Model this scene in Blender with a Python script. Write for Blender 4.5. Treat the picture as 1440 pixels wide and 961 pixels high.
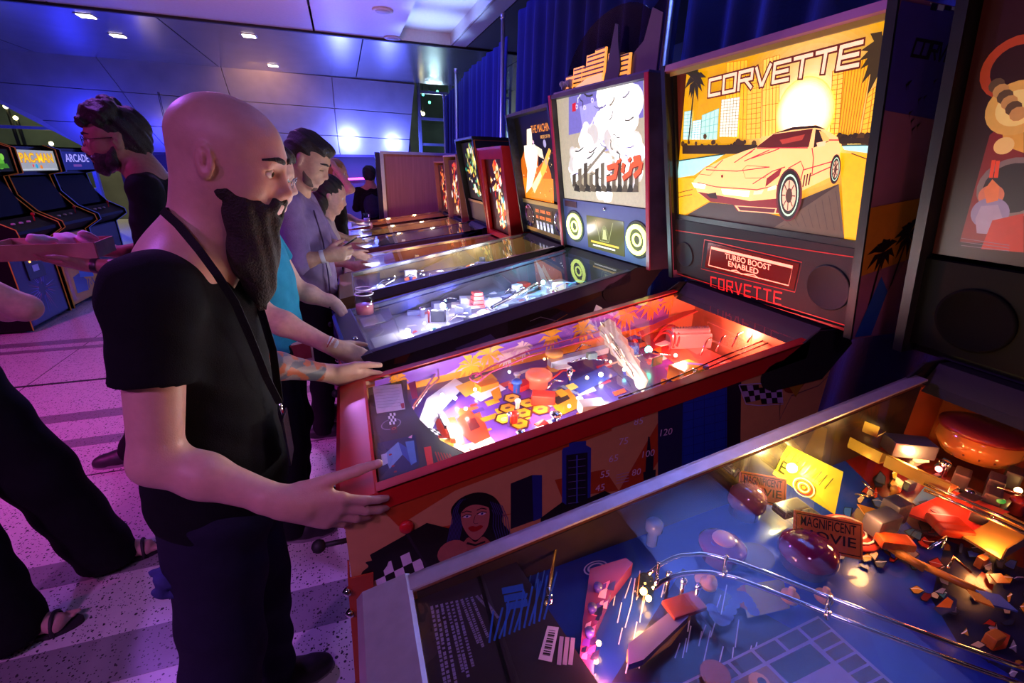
import bpy, bmesh, math, random
import numpy as np
from mathutils import Vector, Matrix, Euler

for o in list(bpy.data.objects):
    bpy.data.objects.remove(o, do_unlink=True)
SC = bpy.context.scene
COL = SC.collection
random.seed(7)

# ------------------------------------------------------------------ camera
YAW, PITCH, ROLL, FPX, EYE = .3428, .3617, .0243, 647.0, 1.59
IW, IH = 1440.0, 961.0
_cy, _sy, _cp, _sp = math.cos(YAW), math.sin(YAW), math.cos(PITCH), math.sin(PITCH)
_f = Vector((_sy * _cp, _cy * _cp, -_sp)); _r = Vector((_cy, -_sy, 0)); _u = _r.cross(_f)
_cr, _sr = math.cos(ROLL), math.sin(ROLL)
CR = _r * _cr + _u * _sr; CU = _u * _cr - _r * _sr; CF = _f
CP = Vector((0, 0, EYE))
cd = bpy.data.cameras.new('camera'); cam = bpy.data.objects.new('camera', cd); COL.objects.link(cam)
cd.sensor_width = 36; cd.lens = FPX / IW * 36; cd.clip_start = .02; cd.clip_end = 200
M = Matrix((CR, CU, -CF)).transposed().to_4x4(); M.translation = CP
cam.matrix_world = M
SC.camera = cam

# ------------------------------------------------------------------ world, exposure
SC.view_settings.view_transform = 'Standard'; SC.view_settings.look = 'None'
SC.view_settings.gamma = 1.0; SC.view_settings.exposure = 0.0
SC.view_settings.use_curve_mapping = False
W = bpy.data.worlds.new('night'); SC.world = W; W.use_nodes = True
W.node_tree.nodes['Background'].inputs[0].default_value = (.010, .010, .022, 1)
W.node_tree.nodes['Background'].inputs[1].default_value = 1.0

# ------------------------------------------------------------------ stage lamps of the venue
def lamp(name, kind, loc, color, power, target=None, size=.1, angle=60, blend=.6):
    d = bpy.data.lights.new(name, kind); d.color = color; d.energy = power
    if kind == 'SPOT':
        d.spot_size = math.radians(angle); d.spot_blend = blend; d.shadow_soft_size = size
    elif kind == 'POINT':
        d.shadow_soft_size = size
    elif kind == 'AREA':
        d.size = size
    o = bpy.data.objects.new(name, d); COL.objects.link(o); o.location = loc
    if target is not None:
        o.rotation_euler = (Vector(target) - Vector(loc)).to_track_quat('-Z', 'Y').to_euler()
    return o
MAG = (1.0, .05, .72); BLUE = (.06, .08, 1.0); VIO = (.45, .16, 1.0); ROSE = (1.0, .30, .55)
lamp('floor_wash_lamp', 'SPOT', (-4.2, 1.2, 3.2), MAG, 560, (-1.7, 4.4, 0), .12, 70, .9)
lamp('aisle_wash_lamp', 'SPOT', (-2.4, -1.0, 3.2), (.78, .17, .95), 185, (-.9, 1.9, 0), .15, 60, .9)
lamp('violet_wash_lamp', 'SPOT', (-2.0, 3.4, 3.3), (.42, .12, 1.0), 190, (-.2, 1.3, 1.2), .12, 70, .9)
lamp('rear_violet_lamp', 'SPOT', (-1.4, 7.0, 3.3), (.66, .24, .95), 170, (.2, 4.0, .9), .12, 90, .9)
lamp('front_blue_lamp', 'SPOT', (-.9, -1.2, 3.2), (.75, .36, .95), 62, (.0, .5, .9), .2, 60, .9)
lamp('curtain_blue_lamp', 'SPOT', (-.6, 5.4, 3.3), (.05, .07, 1.0), 430, (1.75, 5.6, 2.0), .15, 100, .9)

# ------------------------------------------------------------------ helpers
def ray(px, py):
    return CF + CR * ((px - 720) / FPX) - CU * ((py - 480.5) / FPX)
def on_plane(px, py, P, N):
    d = ray(px, py); P = Vector(P); N = Vector(N)
    return CP + d * ((P - CP).dot(N) / d.dot(N))
def onx(px, py, v): return on_plane(px, py, (v, 0, 0), (1, 0, 0))
def ony(px, py, v): return on_plane(px, py, (0, v, 0), (0, 1, 0))
def onz(px, py, v): return on_plane(px, py, (0, 0, v), (0, 0, 1))

MATS = {}
def mat(name, col=(.5, .5, .5), rough=.5, metal=0., emit=None, es=0., noise=0., nscale=30., bump=0., bscale=200., coat=0., spec=.5, sss=0.):
    if name in MATS: return MATS[name]
    m = bpy.data.materials.new(name); m.use_nodes = True; MATS[name] = m
    nt = m.node_tree; b = nt.nodes['Principled BSDF']
    b.inputs['Base Color'].default_value = (*col, 1); b.inputs['Roughness'].default_value = rough
    b.inputs['Metallic'].default_value = metal; b.inputs['Specular IOR Level'].default_value = spec
    if coat: b.inputs['Coat Weight'].default_value = coat; b.inputs['Coat Roughness'].default_value = .08
    if sss:
        b.inputs['Subsurface Weight'].default_value = sss; b.inputs['Subsurface Radius'].default_value = (.012, .005, .003)
    if emit:
        b.inputs['Emission Color'].default_value = (*emit, 1); b.inputs['Emission Strength'].default_value = es
    tc = nt.nodes.new('ShaderNodeTexCoord')
    if noise or not (noise or bump):
        n = nt.nodes.new('ShaderNodeTexNoise'); n.inputs['Scale'].default_value = nscale; n.inputs['Detail'].default_value = 4
        nt.links.new(tc.outputs['Object'], n.inputs['Vector'])
        r = nt.nodes.new('ShaderNodeValToRGB')
        a = max(noise, .04)
        r.color_ramp.elements[0].position = .3; r.color_ramp.elements[1].position = .7
        r.color_ramp.elements[0].color = (*[c * (1 - a) for c in col], 1)
        r.color_ramp.elements[1].color = (*[min(1, c * (1 + a)) for c in col], 1)
        nt.links.new(n.outputs['Fac'], r.inputs['Fac']); nt.links.new(r.outputs['Color'], b.inputs['Base Color'])
    if bump:
        n2 = nt.nodes.new('ShaderNodeTexNoise'); n2.inputs['Scale'].default_value = bscale; n2.inputs['Detail'].default_value = 3
        nt.links.new(tc.outputs['Object'], n2.inputs['Vector'])
        bp = nt.nodes.new('ShaderNodeBump'); bp.inputs['Strength'].default_value = bump; bp.inputs['Distance'].default_value = .01
        nt.links.new(n2.outputs['Fac'], bp.inputs['Height']); nt.links.new(bp.outputs['Normal'], b.inputs['Normal'])
    return m

def mat_art(name, es=0., rough=.35, coat=0., mul=1.):
    """printed colours (per face); es > 0: backlit translucent print"""
    if name in MATS: return MATS[name]
    m = bpy.data.materials.new(name); m.use_nodes = True; MATS[name] = m
    nt = m.node_tree; b = nt.nodes['Principled BSDF']; b.inputs['Roughness'].default_value = rough
    a = nt.nodes.new('ShaderNodeAttribute'); a.attribute_name = 'Col'
    src = a.outputs['Color']
    if coat: b.inputs['Coat Weight'].default_value = coat; b.inputs['Coat Roughness'].default_value = .05
    tc = nt.nodes.new('ShaderNodeTexCoord'); n = nt.nodes.new('ShaderNodeTexNoise'); n.inputs['Scale'].default_value = 60
    nt.links.new(tc.outputs['Object'], n.inputs['Vector'])
    mr = nt.nodes.new('ShaderNodeMapRange'); mr.inputs['To Min'].default_value = .88 * mul; mr.inputs['To Max'].default_value = 1.1 * mul
    nt.links.new(n.outputs['Fac'], mr.inputs['Value'])
    mx = nt.nodes.new('ShaderNodeVectorMath'); mx.operation = 'SCALE'
    nt.links.new(src, mx.inputs[0]); nt.links.new(mr.outputs['Result'], mx.inputs['Scale'])
    nt.links.new(mx.outputs['Vector'], b.inputs['Base Color'])
    if es:
        nt.links.new(mx.outputs['Vector'], b.inputs['Emission Color']); b.inputs['Emission Strength'].default_value = es
    return m

def mat_glass(name, tint=(1, 1, 1), f0=1.0, rough=.0, ior=1.45, clear=1.0):
    """thin pane: see-through with mirror-like Fresnel reflection"""
    if name in MATS: return MATS[name]
    m = bpy.data.materials.new(name); m.use_nodes = True; MATS[name] = m
    nt = m.node_tree; nt.nodes.clear()
    out = nt.nodes.new('ShaderNodeOutputMaterial'); mix = nt.nodes.new('ShaderNodeMixShader')
    tr = nt.nodes.new('ShaderNodeBsdfTransparent'); gl = nt.nodes.new('ShaderNodeBsdfGlossy'); fr = nt.nodes.new('ShaderNodeFresnel')
    tr.inputs['Color'].default_value = (*[t * clear for t in tint], 1); gl.inputs['Roughness'].default_value = rough
    gl.inputs['Color'].default_value = (f0, f0, f0, 1)
    fr.inputs['IOR'].default_value = ior
    ge = nt.nodes.new('ShaderNodeNewGeometry'); sb = nt.nodes.new('ShaderNodeMath'); sb.operation = 'SUBTRACT'; sb.inputs[0].default_value = 1
    ml = nt.nodes.new('ShaderNodeMath'); ml.operation = 'MULTIPLY'   # reflect once, on the outer face of the pane
    nt.links.new(ge.outputs['Backfacing'], sb.inputs[1]); nt.links.new(sb.outputs[0], ml.inputs[0]); nt.links.new(fr.outputs[0], ml.inputs[1])
    nt.links.new(ml.outputs[0], mix.inputs[0]); nt.links.new(tr.outputs[0], mix.inputs[1]); nt.links.new(gl.outputs[0], mix.inputs[2])
    nt.links.new(mix.outputs[0], out.inputs[0])
    return m

class MB:
    """collects shapes; build() links them as one mesh object"""
    def __init__(s): s.v = []; s.f = []; s.c = []; s.sm = []; s.col = (1, 1, 1)
    def add(s, vs, fs, smooth=False, T=None):
        k = len(s.v)
        for v in vs:
            v = Vector(v)
            if T is not None: v = T @ v
            s.v.append((v.x, v.y, v.z))
        for f in fs:
            s.f.append([i + k for i in f]); s.c.append(s.col); s.sm.append(smooth)
        return s
    def box(s, x0, x1, y0, y1, z0, z1, T=None):
        v = [(x, y, z) for x in (x0, x1) for y in (y0, y1) for z in (z0, z1)]
        return s.add(v, [(0, 1, 3, 2), (4, 6, 7, 5), (0, 4, 5, 1), (2, 3, 7, 6), (0, 2, 6, 4), (1, 5, 7, 3)], T=T)
    def bbox(s, x0, x1, y0, y1, z0, z1, b=.004, T=None):
        """box with chamfered edges"""
        bm = bmesh.new(); bmesh.ops.create_cube(bm, size=1)
        for v in bm.verts:
            v.co = Vector(((x0 + x1) / 2 + v.co.x * (x1 - x0), (y0 + y1) / 2 + v.co.y * (y1 - y0), (z0 + z1) / 2 + v.co.z * (z1 - z0)))
        bmesh.ops.bevel(bm, geom=list(bm.edges), offset=b, segments=2, affect='EDGES', profile=.7)
        bm.verts.index_update()
        s.add([v.co for v in bm.verts], [[v.index for v in f.verts] for f in bm.faces], T=T); bm.free(); return s
    def quad(s, a, b, c, d): return s.add([a, b, c, d], [(0, 1, 2, 3)])
    def poly(s, pts): return s.add(pts, [list(range(len(pts)))])
    def prism(s, pts, d, T=None):
        """polygon pts (3-D) extruded by vector d"""
        n = len(pts); d = Vector(d)
        v = [Vector(p) for p in pts] + [Vector(p) + d for p in pts]
        f = [list(range(n))[::-1], list(range(n, 2 * n))] + [(i, (i + 1) % n, n + (i + 1) % n, n + i) for i in range(n)]
        return s.add(v, f, T=T)
    def tube(s, pts, r, n=8, cap=True, closed=False, T=None):
        pts = [Vector(p) for p in pts]; m = len(pts)
        rs = r if isinstance(r, (list, tuple)) else [r] * m
        vs = []; up = None
        for i, p in enumerate(pts):
            if closed: t = pts[(i + 1) % m] - pts[i - 1]
            else: t = pts[min(i + 1, m - 1)] - pts[max(i - 1, 0)]
            if t.length < 1e-9: t = Vector((0, 0, 1))
            t.normalize()
            if up is None:
                up = Vector((0, 0, 1)) if abs(t.z) < .9 else Vector((1, 0, 0))
            a = (up - t * up.dot(t))
            if a.length < 1e-6: a = t.orthogonal()
            a.normalize(); up = a; b = t.cross(a)
            for k in range(n):
                an = 2 * math.pi * k / n
                vs.append(p + (a * math.cos(an) + b * math.sin(an)) * rs[i])
        fs = []
        for i in range(m if closed else m - 1):
            j = (i + 1) % m
            for k in range(n):
                fs.append((i * n + k, i * n + (k + 1) % n, j * n + (k + 1) % n, j * n + k))
        if cap and not closed:
            fs.append(list(range(n))[::-1]); fs.append([(m - 1) * n + k for k in range(n)])
        return s.add(vs, fs, smooth=True, T=T)
    def lathe(s, prof, c=(0, 0, 0), n=16, T=None, smooth=True):
        """prof: (r, z) list about z axis at c"""
        vs = []; m = len(prof)
        for (r, z) in prof:
            for k in range(n):
                a = 2 * math.pi * k / n
                vs.append((c[0] + r * math.cos(a), c[1] + r * math.sin(a), c[2] + z))
        fs = [(i * n + k, i * n + (k + 1) % n, (i + 1) * n + (k + 1) % n, (i + 1) * n + k) for i in range(m - 1) for k in range(n)]
        fs.append(list(range(n))[::-1]); fs.append([(m - 1) * n + k for k in range(n)])
        return s.add(vs, fs, smooth=smooth, T=T)
    def ball(s, c, r, n=10, T=None):
        rr = r if isinstance(r, (list, tuple)) else (r, r, r)
        vs = []; fs = []; m = max(4, n // 2 + 1)
        for i in range(m + 1):
            th = math.pi * i / m
            for k in range(n):
                a = 2 * math.pi * k / n
                vs.append((c[0] + rr[0] * math.sin(th) * math.cos(a), c[1] + rr[1] * math.sin(th) * math.sin(a), c[2] + rr[2] * math.cos(th)))
        for i in range(m):
            for k in range(n):
                fs.append((i * n + k, (i + 1) * n + k, (i + 1) * n + (k + 1) % n, i * n + (k + 1) % n))
        return s.add(vs, fs, smooth=True, T=T)
    def build(s, name, m, parent=None, loc=None, merge=False):
        me = bpy.data.meshes.new(name); me.from_pydata(s.v, [], s.f); me.update()
        if any(s.sm): me.polygons.foreach_set('use_smooth', s.sm)
        if any(c != (1, 1, 1) for c in s.c):
            ca = me.color_attributes.new('Col', 'FLOAT_COLOR', 'CORNER')
            arr = np.empty((len(me.loops), 4), np.float32); arr[:, 3] = 1
            cc = np.array(s.c, np.float32); ln = np.array([len(f) for f in s.f])
            arr[:, :3] = np.repeat(cc, ln, axis=0)
            ca.data.foreach_set('color', arr.ravel())
        me.materials.append(m)
        o = bpy.data.objects.new(name, me); COL.objects.link(o)
        if parent is not None: o.parent = parent
        if loc is not None: o.location = loc
        return o

def tag(o, label=None, cat=None, group=None, kind=None):
    if label: o['label'] = label
    if cat: o['category'] = cat
    if group: o['group'] = group
    if kind: o['kind'] = kind
    return o
def thing(name, label, cat, loc=(0, 0, 0), rz=0., group=None):
    o = bpy.data.objects.new(name, None); COL.objects.link(o); o.empty_display_size = .1
    o.location = loc; o.rotation_euler = (0, 0, rz)
    return tag(o, label, cat, group)
def struct(o): o['kind'] = 'structure'; return o
def copy_tree(o, parent=None):
    c = o.copy(); COL.objects.link(c); c.parent = parent
    for ch in list(o.children): copy_tree(ch, c)
    return c

def srgb(h):
    """'rrggbb' as seen on screen -> linear"""
    v = [int(h[i:i + 2], 16) / 255 for i in (0, 2, 4)]
    return tuple(x / 12.92 if x <= .04045 else ((x + .055) / 1.055) ** 2.4 for x in v)

class Art:
    """flat print on a plane: P origin, U, V in-plane unit axes, N normal; layers raised by a hair"""
    def __init__(s, P, U, V, step=.0004):
        s.P = Vector(P); s.U = Vector(U).normalized(); s.V = Vector(V).normalized(); s.N = s.U.cross(s.V).normalized()
        s.mb = MB(); s.step = step; s.lay = 1
        s.flip = 1; s.clip = None
    def emit(s, pts):
        """add one polygon, trimmed to the (convex) printed area"""
        if s.clip is not None:
            C = s.clip; n = len(C); ar = sum(C[i][0] * C[(i + 1) % n][1] - C[(i + 1) % n][0] * C[i][1] for i in range(n)); sg = 1 if ar > 0 else -1
            for i in range(n):
                a, b = C[i], C[(i + 1) % n]; out = []
                f = lambda p: sg * ((b[0] - a[0]) * (p[1] - a[1]) - (b[1] - a[1]) * (p[0] - a[0]))
                for j in range(len(pts)):
                    p, q = pts[j - 1], pts[j]; fp, fq = f(p), f(q)
                    if (fp >= 0) != (fq >= 0):
                        t = fp / (fp - fq); out.append((p[0] + (q[0] - p[0]) * t, p[1] + (q[1] - p[1]) * t))
                    if fq >= 0: out.append((q[0], q[1]))
                pts = out
                if len(pts) < 3: return
        s.mb.poly([s.pt(p[0], p[1]) for p in pts])
    def pt(s, u, v, l=None):
        return s.P + s.U * u + s.V * v + s.N * (s.step * (s.lay if l is None else l) * s.flip)
    def poly(s, pts, col, up=1):
        s.mb.col = col
        s.emit(pts); s.lay += up * .05; return s
    def rect(s, u0, v0, u1, v1, col, up=1): return s.poly([(u0, v0), (u1, v0), (u1, v1), (u0, v1)], col, up)
    def disc(s, u, v, r, col, n=20, rv=None, a0=0., a1=2 * math.pi):
        rv = rv or r
        full = abs(a1 - a0 - 2 * math.pi) < 1e-6
        return s.poly([(u + r * math.cos(a0 + (a1 - a0) * k / (n if full else n - 1)), v + rv * math.sin(a0 + (a1 - a0) * k / (n if full else n - 1))) for k in range(n)], col)
    def ring(s, u, v, r0, r1, col, n=24, rat=1.0):
        s.mb.col = col
        for k in range(n):
            a, b = 2 * math.pi * k / n, 2 * math.pi * (k + 1) / n
            s.emit([(u + r * math.cos(t), v + r * math.sin(t) * rat) for r, t in ((r0, a), (r1, a), (r1, b), (r0, b))])
        s.lay += .05; return s
    def line(s, pts, w, col, closed=False):
        s.mb.col = col
        P = [Vector((p[0], p[1])) for p in pts]
        if closed: P.append(P[0])
        n = len(P); L = []; R = []
        for i in range(n):
            t = P[min(i + 1, n - 1)] - P[max(i - 1, 0)]
            if t.length < 1e-9: t = Vector((1, 0))
            t.normalize(); q = Vector((-t.y, t.x)) * (w / 2)
            L.append(P[i] + q); R.append(P[i] - q)
        for i in range(n - 1):
            s.emit([tuple(L[i]), tuple(L[i + 1]), tuple(R[i + 1]), tuple(R[i])])
        s.lay += .05; return s
    def text(s, txt, u, v, size, col, width=None, shear=0., align='CENTER', rot=0., bold=0., outline=None):
        """mesh lettering in the built-in font; width: squeeze to this length"""
        if outline: s.text(txt, u, v, size, outline[0], width, shear, align, rot, bold + outline[1]); s.lay += .05
        tris = text_mesh(txt, bold)
        if not tris[0]: return s
        xs = [p[0] for p in tris[0]]; x0, x1 = min(xs), max(xs)
        k = size / .70
        kx = k if width is None else width / max(1e-6, (x1 - x0))
        off = {'CENTER': (x0 + x1) / 2, 'LEFT': x0, 'RIGHT': x1}[align]
        ca, sa = math.cos(rot), math.sin(rot)
        s.mb.col = col; vs = []
        for (x, y) in tris[0]:
            a = (x - off) * kx + shear * y * k; b = y * k
            vs.append(s.pt(u + a * ca - b * sa, v + a * sa + b * ca))
        s.mb.add(vs, tris[1]); s.lay += .05; return s
    def build(s, name, m, parent=None):
        if parent is not None:
            inv = parent.matrix_world.inverted() if False else None
        return s.mb.build(name, m, parent)

_tx = {}
def text_mesh(txt, bold=0.):
    key = (txt, round(bold, 4))
    if key in _tx: return _tx[key]
    c = bpy.data.curves.new('t', 'FONT'); c.body = txt; c.size = 1; c.offset = bold; c.resolution_u = 3
    o = bpy.data.objects.new('t', c); COL.objects.link(o)
    me = o.to_mesh()
    r = ([(v.co.x, v.co.y) for v in me.vertices], [list(p.vertices) for p in me.polygons])
    o.to_mesh_clear(); bpy.data.objects.remove(o); bpy.data.curves.remove(c)
    _tx[key] = r
    return r
# ================================================================== THE ROOM
CEIL = 3.4
lamp('ceiling_pink_lamp', 'SPOT', (-1.6, 4.4, .9), (1.0, .34, .52), 190, (-1.0, 6.8, 3.4), .2, 80, 1.0)
lamp('ceiling_violet_lamp', 'SPOT', (.6, 6.6, 1.9), (.45, .25, 1.0), 22, (.5, 7.2, 3.4), .2, 110, 1.0)
for y_, pw_, c_ in ((6.7, 190, (.30, .46, 1.0)), (7.8, 190, (.30, .46, 1.0)), (.95, 420, (.12, .22, 1.0)), (1.95, 800, (.12, .22, 1.0))):
    lamp('recess_blue_lamp', 'SPOT', (1.43, y_, 2.2), c_, pw_, (1.43, y_, 3.6), .1, 56, 1.0)
for k_, (x_, y_, pw_) in enumerate(((.25, 12.62, 260), (1.35, 12.66, 170), (-5.2, 12.1, 80), (-3.9, 12.45, 30))):
    lamp('wall_uplight_lamp', 'POINT', (x_, y_, 1.75 if k_ < 2 else 1.5), (.10, .14, 1.0) if k_ < 2 else (.02, .03, 1.0), pw_, None, .15)
lamp('wall_warm_lamp', 'SPOT', (-1.4, 11.3, 3.3), (1.0, .50, .18), 110, (-1.4, 12.8, 2.7), .1, 120, 1.0)

def mat_terrazzo(name, base, chip, thr=.18, rough=.28):
    m = bpy.data.materials.new(name); m.use_nodes = True; nt = m.node_tree; b = nt.nodes['Principled BSDF']
    tc = nt.nodes.new('ShaderNodeTexCoord')
    cols = None; prev = None
    for k, (sc, th) in enumerate(((34, .25), (70, .30), (120, .30))):
        v = nt.nodes.new('ShaderNodeTexVoronoi'); v.inputs['Scale'].default_value = sc; v.inputs['Randomness'].default_value = 1
        nt.links.new(tc.outputs['Object'], v.inputs['Vector'])
        # random chips only: use the cell colour to keep a share of cells
        sp = nt.nodes.new('ShaderNodeSeparateColor'); nt.links.new(v.outputs['Color'], sp.inputs[0])
        a = nt.nodes.new('ShaderNodeMath'); a.operation = 'LESS_THAN'; a.inputs[1].default_value = th * (1.0 if k else .8)
        nt.links.new(v.outputs['Distance'], a.inputs[0])
        g = nt.nodes.new('ShaderNodeMath'); g.operation = 'GREATER_THAN'; g.inputs[1].default_value = 1 - thr * (1 + .6 * k)
        nt.links.new(sp.outputs[0], g.inputs[0])
        mu = nt.nodes.new('ShaderNodeMath'); mu.operation = 'MULTIPLY'
        nt.links.new(a.outputs[0], mu.inputs[0]); nt.links.new(g.outputs[0], mu.inputs[1])
        if prev is None: prev = mu
        else:
            mx = nt.nodes.new('ShaderNodeMath'); mx.operation = 'MAXIMUM'
            nt.links.new(prev.outputs[0], mx.inputs[0]); nt.links.new(mu.outputs[0], mx.inputs[1]); prev = mx
    n = nt.nodes.new('ShaderNodeTexNoise'); n.inputs['Scale'].default_value = 25; nt.links.new(tc.outputs['Object'], n.inputs['Vector'])
    r = nt.nodes.new('ShaderNodeValToRGB')
    r.color_ramp.elements[0].color = (*[c * .85 for c in base], 1); r.color_ramp.elements[1].color = (*base, 1)
    nt.links.new(n.outputs['Fac'], r.inputs['Fac'])
    mix = nt.nodes.new('ShaderNodeMix'); mix.data_type = 'RGBA'
    nt.links.new(prev.outputs[0], mix.inputs['Factor']); nt.links.new(r.outputs[0], mix.inputs['A'])
    mix.inputs['B'].default_value = (*chip, 1)
    nt.links.new(mix.outputs['Result'], b.inputs['Base Color']); b.inputs['Roughness'].default_value = rough
    return m
TER = mat_terrazzo('terrazzo_white', (.74, .72, .70), (.03, .03, .035))
TERG = mat_terrazzo('terrazzo_grey', (.30, .29, .30), (.04, .04, .04))
fl = struct(MB().box(-9, 5, -3, 16, -.1, 0).build('floor', TER))
for i, (y0, y1) in enumerate(((1.36, 1.55), (1.86, 2.0), (3.0, 3.1), (3.36, 3.48), (4.82, 4.9), (5.0, 5.12), (6.6, 6.8), (8.4, 8.6))):
    o = MB().box(-9, 5, y0, y1, -.02, .0012).build('trim_%d' % (i + 1), TERG); struct(o)
JM = mat('joint_black', (.02, .02, .02), .6)
for i, (y0, y1) in enumerate(((4.03, 4.06), (2.66, 2.668), (7.6, 7.61))):
    struct(MB().box(-9, 5, y0, y1, -.02, .0012).build('trim_%d' % (i + 9), JM))
for i, x0 in enumerate((-2.35, -.62, .9)):
    struct(MB().box(x0, x0 + .006, -3, 16, -.02, .0008).build('trim_%d' % (i + 12), JM))

# ceiling: white panels in front, brushed metal soffit behind
WHT = mat('ceiling_white', (.72, .68, .68), .45)
MET = mat('soffit_metal', (.42, .40, .40), .22, .85, noise=.10, nscale=3)
MET2 = mat('wall_panel_metal', (.42, .38, .36), .38, .6, noise=.12, nscale=2)
DRK = mat('dark_joint', (.015, .013, .02), .6)
DC = mat('ceiling_shade', (.06, .045, .05), .5)  # the white ceiling again, with shade put into its colour
ceil = struct(MB().box(-10, 8, -4, 8.5, CEIL + .30, CEIL + .40).build('ceiling', WHT))
def slab(x0, x1, y0, y1, z0=CEIL, z1=CEIL + .06, m=WHT, name='panel'):
    return MB().box(x0, x1, y0, y1, z0, z1).build(name, m, ceil)
# white panels leave an open recess (light cove) at x 1.05..1.9, y 6.3..8.5
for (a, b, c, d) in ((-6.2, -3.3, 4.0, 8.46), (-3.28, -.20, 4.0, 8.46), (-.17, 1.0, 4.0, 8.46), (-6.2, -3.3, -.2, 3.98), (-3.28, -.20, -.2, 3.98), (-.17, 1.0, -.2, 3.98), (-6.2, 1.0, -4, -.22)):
    slab(a, b, c, d, m=WHT if d > 4 else DC)  # unseen front panels darkened so the playfield glass reflects less
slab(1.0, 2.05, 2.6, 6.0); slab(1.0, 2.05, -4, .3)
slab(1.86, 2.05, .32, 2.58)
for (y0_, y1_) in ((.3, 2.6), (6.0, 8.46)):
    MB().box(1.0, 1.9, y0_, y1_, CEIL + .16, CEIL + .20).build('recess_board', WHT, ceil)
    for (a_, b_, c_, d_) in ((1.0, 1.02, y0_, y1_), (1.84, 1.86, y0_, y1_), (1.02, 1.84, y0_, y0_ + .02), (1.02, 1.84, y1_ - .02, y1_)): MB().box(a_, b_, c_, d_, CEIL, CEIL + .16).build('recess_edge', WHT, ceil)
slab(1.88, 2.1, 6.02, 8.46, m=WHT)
slab(2.12, 7.5, 2.6, 8.46, m=DC); slab(2.12, 7.5, -4, 2.55, m=WHT)  # shadow right of the recess is painted as a dark panel
MB().box(-10, 8, 8.46, 8.52, CEIL - .03, CEIL + .5).build('edge_trim', DRK, ceil)
for o in [ceil.children[-1]]: pass
# soffit of brushed metal with square downlights
sof = MB()
for (a, b) in ((-8.0, -5.2), (-5.18, -2.2), (-2.18, .5), (.52, 3.2), (3.22, 5.2)):
    MB().box(a, b, 8.54, 12.35, CEIL, CEIL + .05).build('panel', MET, ceil)
struct(MB().box(-9, 6, 8.56, 12.5, CEIL + .07, CEIL + .12).build('trim_20', DRK))
LAMPW = mat('downlight_white', (1, .95, .85), .4, emit=(1, .86, .72), es=9)
for (px, py) in ((121, 22), (166, 50), (350, 50), (384, 92)):
    p = onz(px, py, CEIL)
    t = thing('downlight', {121: 'square ceiling downlight nearest the top left corner', 166: 'square ceiling downlight above the curly haired man', 350: 'square ceiling downlight high above the bald head', 384: 'square ceiling downlight lowest in the metal soffit'}[px], 'downlight', (p.x, p.y, CEIL), 0, 'downlights in the metal soffit')
    MB().box(-.11, .11, -.11, .11, -.008, -.002).build('trim_ring', mat('steel', (.6, .6, .6), .3, .9), t)
    MB().box(-.085, .085, -.085, .085, -.014, -.008).build('lens', LAMPW, t)
# round white detectors
for k, (px, py) in enumerate(((538, 14), (552, 53))):
    p = onz(px, py, CEIL)
    t = thing('ceiling_speaker', ['small white slot on the ceiling above the wooden panel', 'round white speaker in the ceiling beside the blue recess'][k], 'speaker', (p.x, p.y, CEIL))
    MB().lathe([(.13, 0), (.13, -.012), (.10, -.018)], n=24).build('rim', WHT, t)
    MB().lathe([(.095, -.016), (.09, -.021)], n=24).build('grille', mat('grille_white', (.5, .48, .5), .5), t)

# slanted rear wall of metal panels
WP = Vector((0, 12.35, CEIL)); WN = Vector((0, -math.cos(.45), -math.sin(.45)))
wall = struct(MB().box(-5.15, 1.95, 14.6, 14.7, -.1, 4.4).build('wall_back', mat('recess_violet', (.10, .05, .12), .5)))
def wallpt(px, py, d=0.): return on_plane(px, py, WP, WN) + WN * d
WB = []
def wpanel(q, name='panel'):
    pts = [wallpt(*p) for p in q]
    MB().prism(pts, WN * -.04).build(name, MET2, wall)
LEFT = lambda y: -60 + (y - 35) * (190 / 183.)       # diagonal left edge of the cladding
top = lambda x: 64.5 + x * .0925
h1 = lambda x: 116 + x * .0775
h2 = lambda x: 166 + x * .053
bot = lambda x: 212 + x * .012
vx = {0: [(150 - 18, None)], }
# seams: fans of vertical joints, lower ends shifted to the right
cols_top = [-200, 132, 310, 466, 583]
cols_h1 = [-60, 172, 325, 470, 579]
cols_h2 = [60, 206, 340, 474, 576]
cols_bot = [127, 240, 352, 478, 574]
rows = [(cols_top, top), (cols_h1, h1), (cols_h2, h2), (cols_bot, bot)]
for r in range(3):
    (ca, fa), (cb, fb) = rows[r], rows[r + 1]
    for k in range(4):
        g = 1.0
        a0, a1, b0, b1 = ca[k] + (g if k else 0), ca[k + 1] - g * .2, cb[k] + (g if k else 0), cb[k + 1] - g * .2
        wpanel([(a0, fa(a0) + .6), (a1, fa(a1) + .6), (b1, fb(b1) - .4), (b0, fb(b0) - .4)])
# dark backing behind the joints
pts = [wallpt(x, y) + WN * -.06 for x, y in ((-200, top(-200)), (583, top(583)), (574, bot(574)), (127, bot(127)))]
struct(MB().prism(pts, WN * -.03).build('trim_21', mat('joint_steel', (.55, .5, .5), .4, .6)))
pts = [wallpt(x, y) for x, y in ((127, bot(127)), (574, bot(574)), (574, bot(574) + 3), (130, bot(130) + 3))]
struct(MB().prism(pts, WN * -.12).build('trim_22', mat('ledge_dark', (.05, .03, .07), .4)))
# neon strip low in the recess
a, b = ony(486, 252, 14.3), ony(513, 251, 14.3)
t = MB().tube([a, b], .025, 8).build('neon_strip', mat('neon_pink', (1, .1, .6), .4, emit=(1, .06, .45), es=6))
tag(t, 'thin glowing pink light strip low in the far background', 'light strip')

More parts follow.
